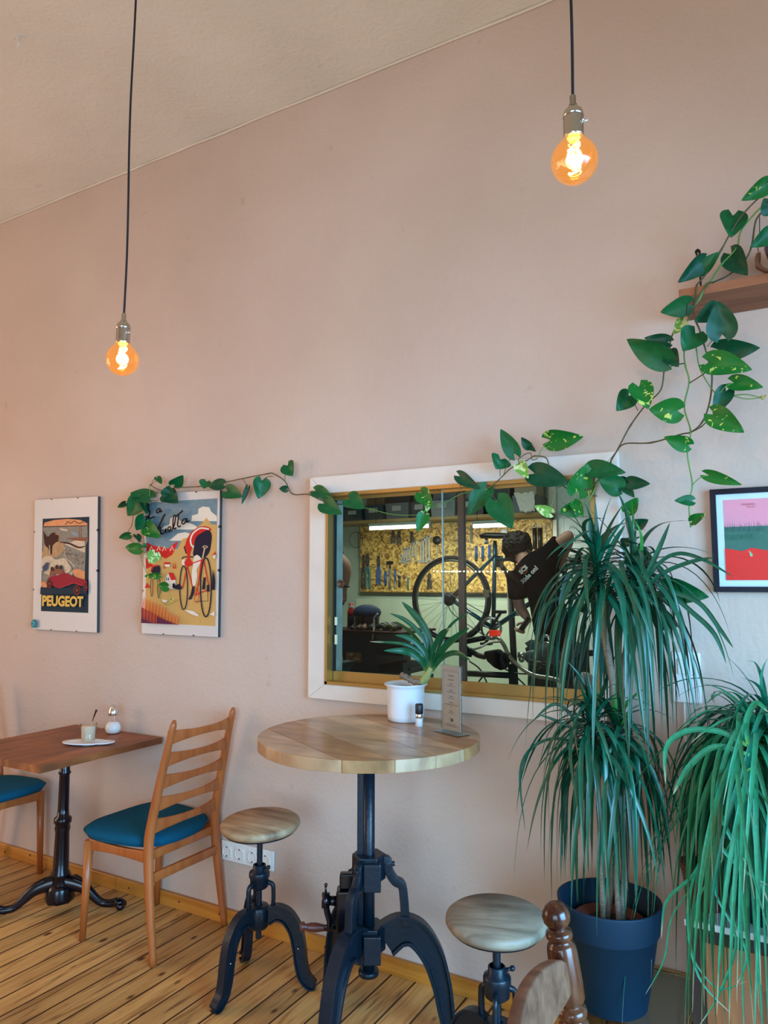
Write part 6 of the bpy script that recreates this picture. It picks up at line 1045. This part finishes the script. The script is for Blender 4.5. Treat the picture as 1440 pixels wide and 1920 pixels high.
for a in (20, 140, 260): b = MB(); b.cyl(Vector((q1.x + .02, SY, .12)), Vector((q1.x + .02 + .5 * cos(radians(a)), SY + .5 * sin(radians(a)), .02)), .018, n=10); obj('leg', b, BLACK, ws, world=True)
pmp = thing('track_pump', 'pale blue tube of a pump hanging in front of the mechanic', 'pump', onY(970, 1150, 5.2)); b = MB(); b.cyl(onY(967.5, 1063, 5.2), onY(970.5, 1140, 5.2), .012, n=12); obj('barrel', b, mat('pale_blue_tube', (.30, .45, .48), .3, .4), pmp, world=True); b = MB(); b.cyl(onY(970.5, 1139, 5.2), onY(971, 1155, 5.2), .015, .010, 12); obj('nozzle', b, mat('pale_grey_tip', (.5, .56, .55), .4), pmp, world=True); b = MB(); b.cyl(onY(967.5, 1064, 5.2), onY(962, 1045, 5.3), .006, n=8); obj('hose', b, BLACK, pmp, world=True)
# ------------------------------------------------------------------ people
def skin_body(name, verts, edges, m, parent, rootv=0, sub=2, label=None):
    me = bpy.data.meshes.new(name); off = root_loc(parent); me.from_pydata([Vector(v[:3]) - off for v in verts], edges, []); o = bpy.data.objects.new(name, me); COL.objects.link(o); o.parent = parent
    sk = o.modifiers.new('skin', 'SKIN'); sk.use_smooth_shade = True; sk.branch_smoothing = .6
    for i, v in enumerate(verts):
        d = me.skin_vertices[0].data[i]; d.radius = (v[3], v[4] if len(v) > 4 else v[3]); d.use_root = (i == rootv)
    sb = o.modifiers.new('sub', 'SUBSURF'); sb.levels = sub; sb.render_levels = sub; me.materials.append(m)
    if label: o['label'] = label
    return o
SKIN = mat('skin', (.56, .29, .20), .5, spec=.35); TSH = mat('black_tshirt_cotton', (.0025, .004, .008), .95, spec=.1); JEAN = mat('dark_teal_jeans', (.012, .05, .065), .8, var=.3, vscale=20); HAIR = mat('dark_brown_hair', (.022, .012, .008), .6, bump=.8, bscale=70, stretch=(1, 1, .3))
def hand(anchor, d, palm, holds, m, parent, r=.0085):
    """palm block plus five separately skinned, unequal curled fingers"""
    d = d.normalized(); palm = palm.normalized(); s = d.cross(palm).normalized(); vs = [(*anchor, .024, .018)]; ed = []
    k0 = anchor + d * .045; vs.append((*k0, .034, .016)); ed.append((0, 1)); k1 = anchor + d * .075; vs.append((*k1, .036, .013)); ed.append((1, 2)); i = 3
    for f, (o, L) in enumerate(((-.027, .062), (-.009, .074), (.009, .070), (.026, .056))):
        base = anchor + d * .085 + s * o; q = [base, base + (d * (1 - holds * .6) + palm * holds) .normalized() * L * .42, base + (d * (1 - holds * .6) + palm * holds).normalized() * L * .42 + (d * (.7 - holds) + palm * (.3 + holds)).normalized() * L * .33, base + (d * (1 - holds * .6) + palm * holds).normalized() * L * .42 + (d * (.7 - holds) + palm * (.3 + holds)).normalized() * L * .33 + (d * (.2 - holds * 1.2) + palm).normalized() * L * .28]
        pr = 2
        for p in q: vs.append((*p, r, r)); ed.append((pr, i)); pr = i; i += 1
    tb_ = anchor + d * .02 - s * .026; pr = 1
    for p in (tb_, tb_ - s * .018 + d * .024 + palm * .010, tb_ - s * .014 + d * .046 + palm * .024): vs.append((*p, r * 1.15, r * 1.1)); ed.append((pr, i)); pr = i; i += 1
    return vs, ed
def merge_skel(A, E, B_, F, at): 
    k = len(A); A += B_; E += [(a + k, b_ + k) for a, b_ in F]; E.append((at, k)); return A, E
def V3(x, y, Y): return onY(x, y, Y)
m1 = thing('person', 'person in black T-shirt reading Ride on!, back turned, bent over the bicycle', 'person', (V3(1045, 1215, 5.25).x, 5.25, 0))
PYm = 5.02
pel = V3(1046, 1212, PYm); sp1 = V3(1034, 1165, PYm - .02); sp2 = V3(1020, 1115, PYm - .02); che = V3(1006, 1072, PYm); nk = V3(985, 1048, PYm + .08); hd0 = V3(976, 1038, PYm + .12); hdc = V3(970, 1028, PYm + .14); hdt = V3(966, 1017, PYm + .15)
shR = V3(1036, 1030, PYm); elR = V3(1070, 1000, PYm - .02); wrR = V3(1057, 1044, PYm + .12); shL = V3(968, 1082, PYm + .02); elL = V3(973, 1136, PYm + .05); wrL = V3(991, 1163, PYm + .02)
hipR = pel + Vector((.10, .02, -.06)); hipL = pel + Vector((-.10, -.02, -.06)); knR = Vector((hipR.x + .03, hipR.y + .06, .50)); knL = Vector((hipL.x - .04, hipL.y, .50)); anR = Vector((knR.x, knR.y + .02, .09)); anL = Vector((knL.x, knL.y + .02, .09))
A = [(*pel, .16, .12), (*sp1, .15, .11), (*sp2, .16, .11), (*che, .17, .12), (*nk, .055), (*hd0, .070), (*hdc, .088), (*hdt, .072), (*shR, .062), (*elR, .042), (*((elR + wrR) / 2), .040), (*wrR, .026), (*shL, .062), (*elL, .043), (*((elL + wrL) / 2), .040), (*wrL, .027), (*hipR, .095), (*knR, .062), (*anR, .04), (*(anR + Vector((.02, .16, -.05))), .035), (*hipL, .095), (*knL, .062), (*anL, .04), (*(anL + Vector((-.02, .16, -.05))), .035)]
E = [(0, 1), (1, 2), (2, 3), (3, 4), (4, 5), (5, 6), (6, 7), (3, 8), (8, 9), (9, 10), (10, 11), (3, 12), (12, 13), (13, 14), (14, 15), (0, 16), (16, 17), (17, 18), (18, 19), (0, 20), (20, 21), (21, 22), (22, 23)]
hv, he = hand(wrR + (wrR - elR).normalized() * .012, (wrR - elR), Vector((0, 1, -.2)), .75, SKIN, m1); A, E = merge_skel(A, E, hv, he, 11)
dL = Vector((-.6, .1, -.8)); hv, he = hand(wrL + dL.normalized() * .012, dL, Vector((-.5, .6, .2)), .7, SKIN, m1); A, E = merge_skel(A, E, hv, he, 15)
body = skin_body('body', A, E, SKIN, m1)
k = .022
shirt = skin_body('t_shirt', [(*(pel + Vector((0, 0, -.07))), .19, .155), (*sp1, .178, .14), (*sp2, .185, .14), (*che, .195, .145), (*(che + (nk - che) * .62), .105, .09), (*shR, .085), (*(shR + (elR - shR) * .36), .074), (*(shR + (elR - shR) * .44), .075), (*shL, .088), (*(shL + (elL - shL) * .62), .078), (*(shL + (elL - shL) * .78), .078)], [(0, 1), (1, 2), (2, 3), (3, 4), (3, 5), (5, 6), (6, 7), (3, 8), (8, 9), (9, 10)], TSH, m1)
skin_body('trousers', [(*(pel + Vector((0, 0, .03))), .17, .135), (*hipR, .118), (*knR, .082), (*anR, .062), (*hipL, .118), (*knL, .082), (*anL, .062)], [(0, 1), (1, 2), (2, 3), (0, 4), (4, 5), (5, 6)], JEAN, m1)
for an, sx_ in ((anR, .02), (anL, -.02)): skin_body('shoe', [(*(an + Vector((0, -.04, -.045))), .042, .04), (*(an + Vector((sx_ * .5, .07, -.05))), .045, .036), (*(an + Vector((sx_, .18, -.055))), .04, .03)], [(0, 1), (1, 2)], BLACK, m1)
b = MB(); ctr = (hdc * .55 + hd0 * .15 + hdt * .3)
def hairf(u, v):
    a = 2 * pi * u; p = pi * v; n_ = Vector((sin(p) * cos(a), sin(p) * sin(a), cos(p))); r = .108 * (1 + .12 * noise.noise(n_ * 3.2) + .10 * noise.noise(n_ * 8) + .05 * noise.noise(n_ * 17)); q = n_ * r; q.x *= 1.03; q.z *= 1.08
    if n_.y > .35: q *= .90
    return ctr + q + Vector((.0, 0, .005))
b.grid(90, 50, hairf); obj('hair', b, HAIR, m1, world=True)
for k_ in range(14):
    b = MB(); a = random.Random(k_).uniform(0, 6.28); s0 = ctr + Vector((.09 * cos(a), -.05, .09 * sin(a))); b.tube(smoothpath([s0, s0 + Vector((.03 * cos(a) + .01, -.01, .03 * sin(a) - .01)), s0 + Vector((.045 * cos(a), 0, .03 * sin(a) - .03))], 4), [.010, .010, .010, .009, .008, .007, .005, .003, .001], 6); obj('hair_lock', b, HAIR, m1, world=True) if k_ < 8 else None
# face, turned away to the left and down
fd = Vector((-.45, .75, -.48)).normalized(); fs_ = fd.cross(Vector((0, 0, 1))).normalized(); fu = fs_.cross(fd).normalized(); b = MB(); b.sweep(smoothpath([ctr + fd * 0.086 + fu * .02, ctr + fd * 0.107 - fu * .015, ctr + fd * 0.096 - fu * .028], 3), circ(.011, 8)); obj('nose', b, SKIN, m1, world=True)
for s in (-1, 1): b = MB(); b.ball(ctr + fd * 0.084 + fs_ * .032 * s + fu * .012, .012, 10); obj('eye', b, PORC, m1, world=True); b = MB(); b.ball(ctr + fs_ * 0.086 * s - fu * .015, .022, 12, sc=(.5, 1, 1.3)); obj('ear', b, SKIN, m1, world=True)
b = MB(); b.sweep([ctr + fd * 0.092 - fu * .05 + fs_ * .02, ctr + fd * 0.095 - fu * .052, ctr + fd * 0.092 - fu * .05 - fs_ * .02], circ(.005, 6)); obj('mouth', b, mat('lips', (.4, .12, .1), .5), m1, world=True)
bpy.context.view_layer.update(); dg = bpy.context.evaluated_depsgraph_get(); ev = shirt.evaluated_get(dg); sm_ = ev.to_mesh(); bvh = BVHTree.FromPolygons([shirt.matrix_world @ v.co for v in sm_.vertices], [tuple(p.vertices) for p in sm_.polygons]); ev.to_mesh_clear()
def print_on(vs, fs, name, m, off=.004):
    out = []
    for x, y in vs:
        p = onY(x, y, 4.2); h_ = bvh.ray_cast(EYE, (p - EYE).normalized()); q = h_[0] if h_[0] else onY(x, y, PYm - .17); out.append(q - (p - EYE).normalized() * off)
    b = MB(); b.add(out, fs, 0, False); obj(name, b, m, m1, world=True, merge=False)
ang_ = radians(-46); WI = mat('white_shirt_print', (.75, .74, .68), .6); RI = mat('red_shirt_print', (.55, .08, .03), .6)
def lay(body_, x0, y0, size, bold=0.02, shear=0):
    vs, fs = text_mesh(body_, 1, bold); return [(x0 + size * (v.x * cos(ang_) + v.y * sin(ang_)), y0 + size * (v.x * sin(ang_) - v.y * cos(ang_))) for v in vs], fs
v_, f_ = lay('Ride on!', 981, 1095, 12, .04); print_on(v_, f_, 'shirt_lettering', WI); v_, f_ = lay('SCS', 977.5, 1077, 11, .05); print_on(v_, f_, 'shirt_lettering', WI, .005)
vs = []; fs = []
for i in range(25):
    a = i * pi / 12
    for r in (7.4, 6.0): vs.append((981.5 + r * cos(a), 1069 + r * sin(a)))
    if i < 24: fs.append((2 * i, 2 * i + 1, 2 * i + 3, 2 * i + 2))
print_on(vs, fs, 'shirt_emblem', RI, .003)
hm = thing('black_handled_tool', 'black handled tool held low in the left hand of the mechanic', 'tool', V3(981, 1172, PYm - .05)); b = MB(); b.cyl(V3(990, 1158, PYm), V3(976, 1181, PYm - .04), .013, .016, 12); obj('handle', b, BLACK, hm, world=True)
# second person, mostly hidden by the wall left of the window: the bent arm shows
m2 = thing('person', 'person mostly hidden at the left of the window, only a bare forearm showing', 'person', (V3(628, 1200, 4.3).x, 4.3, 0)); Y2 = 4.3
a_sh = V3(636, 1010, Y2); a_el = V3(650, 1062, Y2); a_wr = V3(646.5, 1100, Y2 + .03); cx_ = V3(606, 1100, Y2).x; b0 = Vector((cx_, Y2, 0))
A = [(*(b0 + Vector((0, 0, .98))), .15, .11), (*(b0 + Vector((0, 0, 1.15))), .13, .10), (*(b0 + Vector((0, 0, 1.38))), .16, .11), (*(b0 + Vector((0, .02, 1.54))), .055), (*(b0 + Vector((0, .03, 1.64))), .09), (*(b0 + Vector((0, .03, 1.73))), .085), (*(a_sh + Vector((-.02, 0, -.10))), .046), (*a_el, .040), (*((a_el + a_wr) / 2 + Vector((.004, 0, .01))), .038), (*a_wr, .026), (*(b0 + Vector((-.22, 0, 1.40))), .055), (*(b0 + Vector((-.27, 0, 1.12))), .042), (*(b0 + Vector((-.24, .1, .92))), .028), (*(b0 + Vector((.1, 0, .9))), .09), (*(b0 + Vector((.1, 0, .5))), .06), (*(b0 + Vector((.1, 0, .04))), .045), (*(b0 + Vector((-.1, 0, .9))), .09), (*(b0 + Vector((-.1, 0, .5))), .06), (*(b0 + Vector((-.1, 0, .04))), .045)]
E = [(0, 1), (1, 2), (2, 3), (3, 4), (4, 5), (2, 6), (6, 7), (7, 8), (8, 9), (2, 10), (10, 11), (11, 12), (0, 13), (13, 14), (14, 15), (0, 16), (16, 17), (17, 18)]
hv, he = hand(a_wr + Vector((-.002, 0, -.012)), Vector((-.25, .2, -1)), Vector((-1, .3, 0)), .5, SKIN, m2); A, E = merge_skel(A, E, hv, he, 9); skin_body('body', A, E, SKIN, m2)
skin_body('t_shirt', [(*(b0 + Vector((0, 0, .95))), .17, .135), (*(b0 + Vector((0, 0, 1.15))), .155, .125), (*(b0 + Vector((0, 0, 1.38))), .185, .13), (*(b0 + Vector((0, .01, 1.49))), .09), (*(a_sh + Vector((-.02, 0, -.10))), .075), (*(a_sh + Vector((.0, 0, -.14))), .068), (*(b0 + Vector((-.22, 0, 1.40))), .075), (*(b0 + Vector((-.25, 0, 1.25))), .068)], [(0, 1), (1, 2), (2, 3), (2, 4), (4, 5), (2, 6), (6, 7)], TSH, m2)
skin_body('trousers', [(*(b0 + Vector((0, 0, .98))), .165, .13), (*(b0 + Vector((.1, 0, .88))), .11), (*(b0 + Vector((.1, 0, .5))), .08), (*(b0 + Vector((.1, 0, .09))), .06), (*(b0 + Vector((-.1, 0, .88))), .11), (*(b0 + Vector((-.1, 0, .5))), .08), (*(b0 + Vector((-.1, 0, .09))), .06)], [(0, 1), (1, 2), (2, 3), (0, 4), (4, 5), (5, 6)], JEAN, m2)
for sx_ in (-.1, .1): skin_body('shoe', [(*(b0 + Vector((sx_, -.04, .042))), .042), (*(b0 + Vector((sx_, .09, .04))), .042), (*(b0 + Vector((sx_, .19, .034))), .034)], [(0, 1), (1, 2)], BLACK, m2)
b = MB(); b.ball(b0 + Vector((0, .02, 1.74)), .105, 20, sc=(.95, 1, .95)); obj('hair', b, HAIR, m2, world=True)
wt = MB(); wt.tube([a_wr + Vector((.030 * cos(i * pi / 8), .030 * sin(i * pi / 8), .0)) for i in range(16)], .006, 6, closed=True); tag(obj('wristband', wt, BLACK), 'black band on the wrist at the left of the window', 'wristband')
# ------------------------------------------------------------------ second bicycle, nearer the glass
NY = 3.75; NP = lambda x, y, dy=0: onY(x, y, NY + dy); nbk = thing('bicycle', 'parked bicycle with silver handlebar and red lamp just behind the glass', 'bicycle', (NP(960, 1250).x, NY, 0))
CHR = mat('satin_silver_bar', (.62, .60, .54), .25, .9)
b = MB(); b.tube(smoothpath([NP(922, 1193, .10), NP(934, 1196, .06), NP(945, 1210, .03), NP(953, 1227, 0), NP(966, 1243, -.02), NP(985, 1258, -.05), NP(1005, 1267, -.08), NP(1030, 1271, -.12), NP(1052, 1277, -.16)], 5), .011, 12); hb = obj('handlebar', b, CHR, nbk, world=True)
b = MB(); b.cyl(NP(876, 1202, .16), NP(908, 1196, .12), .017, .015, 12); obj('grip', b, BLACK, hb, world=True); b = MB(); b.cyl(NP(908, 1196, .12), NP(926, 1194, .09), .013, n=12); obj('shifter', b, SHEET, hb, world=True)
b = MB(); b.cbox(tuple(NP(928, 1187, .08)), (.06, .035, .032)); obj('red_lamp', b, mat('red_lamp', (.55, .01, .008), .2, emit=(1, .05, .02), es=.5), hb, world=True, bevel=.006)
b = MB(); b.tube(smoothpath([NP(940, 1203, .03), NP(918, 1205, .0), NP(900, 1214, -.02), NP(886, 1218, -.02)], 5), .006, 8); obj('brake_lever', b, CHR, hb, world=True)
b = MB(); b.tube(smoothpath([NP(955, 1232), NP(945, 1226), NP(941, 1240), NP(950, 1252)], 4), .012, 8); b.cyl(NP(950, 1226), NP(958, 1240), .018, n=12); obj('stem', b, BLACK, nbk, world=True, merge=False)
hdn = NP(958, 1245); b = MB(); b.cyl(hdn, hdn + Vector((.02, 0, -.45)), .017, n=10); b.cyl(hdn + Vector((0, 0, -.06)), NP(860, 1262), .016, n=10); b.cyl(hdn + Vector((.01, 0, -.14)), Vector((NP(880, 1262).x, NY, .32)), .018, n=10); b.cyl(NP(992, 1240), NP(1038, 1250), .013, n=10); obj('frame', b, mat('black_bicycle_paint', (.008, .02, .03), .3), nbk, world=True, merge=False)
for c in (Vector((hdn.x + .13, NY, .345)), Vector((hdn.x - .90, NY, .345))):
    b = MB(); b.tube([c + Vector((.33 * cos(a), 0, .33 * sin(a))) for a in [i * pi / 28 for i in range(56)]], .018, 8, closed=True); w = obj('wheel', b, RUB, nbk, world=True); b = MB()
    for k in range(24): a = k * pi / 12; b.cyl(c, c + Vector((.31 * cos(a), 0, .31 * sin(a))), .0014, n=4)
    b.cyl(c - Vector((0, .04, 0)), c + Vector((0, .04, 0)), .02, n=12); obj('spokes', b, DKS, w, world=True, merge=False)
b = MB(); b.cyl(hdn + Vector((.02, 0, -.43)), Vector((hdn.x + .13, NY, .345)), .014, n=8); obj('fork', b, BLACK, nbk, world=True)
def blob(x, y, r, sc, Y, nm, lb, m, par): b = MB(); b.ball(onY(x, y, Y), r, 18, sc=sc); b.v = [v + Vector((.010, .01, .012)) * noise.noise(v * 9) * 1.6 for v in b.v]; return obj(nm, b, m, par, world=True)
sb2 = thing('saddle_bag', 'black frame bag on a bicycle behind the glass, left of the silver bar', 'bag', NP(925, 1240, .2)); b = MB(); q = [NP(x, y, .17) for x, y in ((905, 1222), (930, 1218), (946, 1230), (950, 1250), (938, 1258), (925, 1252), (912, 1240))]; b.prism(q, (0, .07, 0)); obj('bag', b, mat('black_nylon', (.004, .007, .010), .6, spec=.2), sb2, world=True, bevel=.012, seg=3)
b = MB(); b.tube(smoothpath([NP(880, 1218, .2), NP(895, 1228, .2), NP(910, 1232, .2)], 4), .016, 8); b.tube(smoothpath([NP(875, 1212, .2), NP(870, 1222, .2), NP(884, 1226, .2)], 4), .02, 8); obj('bag_strap', b, BLACK, sb2, world=True, merge=False)
b = MB()
for pts in (((880, 1240), (900, 1255), (915, 1285)), ((913, 1262), (900, 1275), (890, 1295)), ((955, 1228), (940, 1248), (960, 1262), (990, 1290)), ((960, 1262), (1000, 1262), (1025, 1240)), ((1000, 1250), (1015, 1275), (1010, 1305))): b.tube(smoothpath([NP(x, y, .05) for x, y in pts], 5), .0045, 6)
cbs = obj('cables', b, BLACK, nbk, world=True, merge=False); cbs['kind'] = 'stuff'
# third bicycle's chrome lamp and lever cluster behind the leaves
tb3 = thing('bicycle', 'bicycle handlebar with chrome levers half hidden behind the dracaena leaves', 'bicycle', onY(1030, 1240, 3.9)); Y3 = 3.95; f3 = lambda x, y, d=0: onY(x, y, Y3 + d)
b = MB(); b.tube(smoothpath([f3(1008, 1232, .1), f3(1014, 1216, .06), f3(1024, 1206, .03), f3(1034, 1212), f3(1046, 1232), f3(1056, 1256, -.04)], 5), .011, 10); b.tube(smoothpath([f3(1022, 1194), f3(1027, 1192), f3(1030, 1202)], 4), .008, 8); obj('handlebar', b, CHR, tb3, world=True, merge=False)
b = MB(); b.ball(f3(1000, 1232), .05, 16, sc=(1.1, .6, .8)); obj('gear_case', b, mat('grey_green_case', (.10, .15, .15), .4), tb3, world=True); b = MB(); b.ball(f3(1026, 1232), .085, 16, sc=(1, .5, .8)); obj('basket_bag', b, mat('grey_green_bag', (.07, .10, .095), .7), tb3, world=True); b = MB(); b.cyl(f3(972, 1228, .1), f3(986, 1230, .1), .018, n=10); b.ball(f3(978, 1236, .1), .02, 10); obj('bell', b, SHEET, tb3, world=True, merge=False)
b = MB(); b.cyl(f3(1030, 1215), Vector((f3(1050, 1215).x, Y3, .5)), .016, n=10); b.cyl(f3(1035, 1250), Vector((f3(1130, 1260).x, Y3 + .2, .6)), .016, n=10); obj('frame', b, MATS['black_bicycle_paint'], tb3, world=True, merge=False); c = Vector((f3(1060, 1215).x, Y3, .345)); b = MB(); b.tube([c + Vector((.33 * cos(a), 0, .33 * sin(a))) for a in [i * pi / 28 for i in range(56)]], .018, 8, closed=True); obj('wheel', b, RUB, tb3, world=True)
b = MB(); c = f3(1102, 1282, -.1); b.lathe([(0, 0), (.05, .0), (.06, .03), (.055, .05), (0, .05)], c, 20, axis=(-.2, -1, .1)); tag(obj('headlamp', b, mat('white_lamp_shell', (.50, .55, .53), .3)), 'pale round bicycle headlamp low at the right of the internal window', 'lamp')
# row of small bulbs on the far side of the cafe (seen mirrored in the window glass)
t = thing('string_light', 'row of small warm bulbs strung in the cafe, reflected in the internal window', 'lights', (0, 0, 0)); pts = []
for i in range(20):
    x = 813 + 7.4 * i; r = ray(x, 1069.5 - .25 * (i - 10) ** 2 * .02); tt_ = (WY + .016) / r.y; p = EYE + r * tt_; r2 = Vector((r.x, -r.y, r.z)); s_ = (FY + .12 - p.y) / r2.y; pts.append(p + r2 * s_)
b = MB(); b.tube(smoothpath(pts, 2), .002, 5); obj('wire', b, CORD, t)
for p in pts: b = MB(); b.ball(p + Vector((0, 0, -.014)), .011, 8); obj('bulb', b, mat('small_warm_bulb', (1, .9, .7), emit=(1, .88, .62), es=110), t)
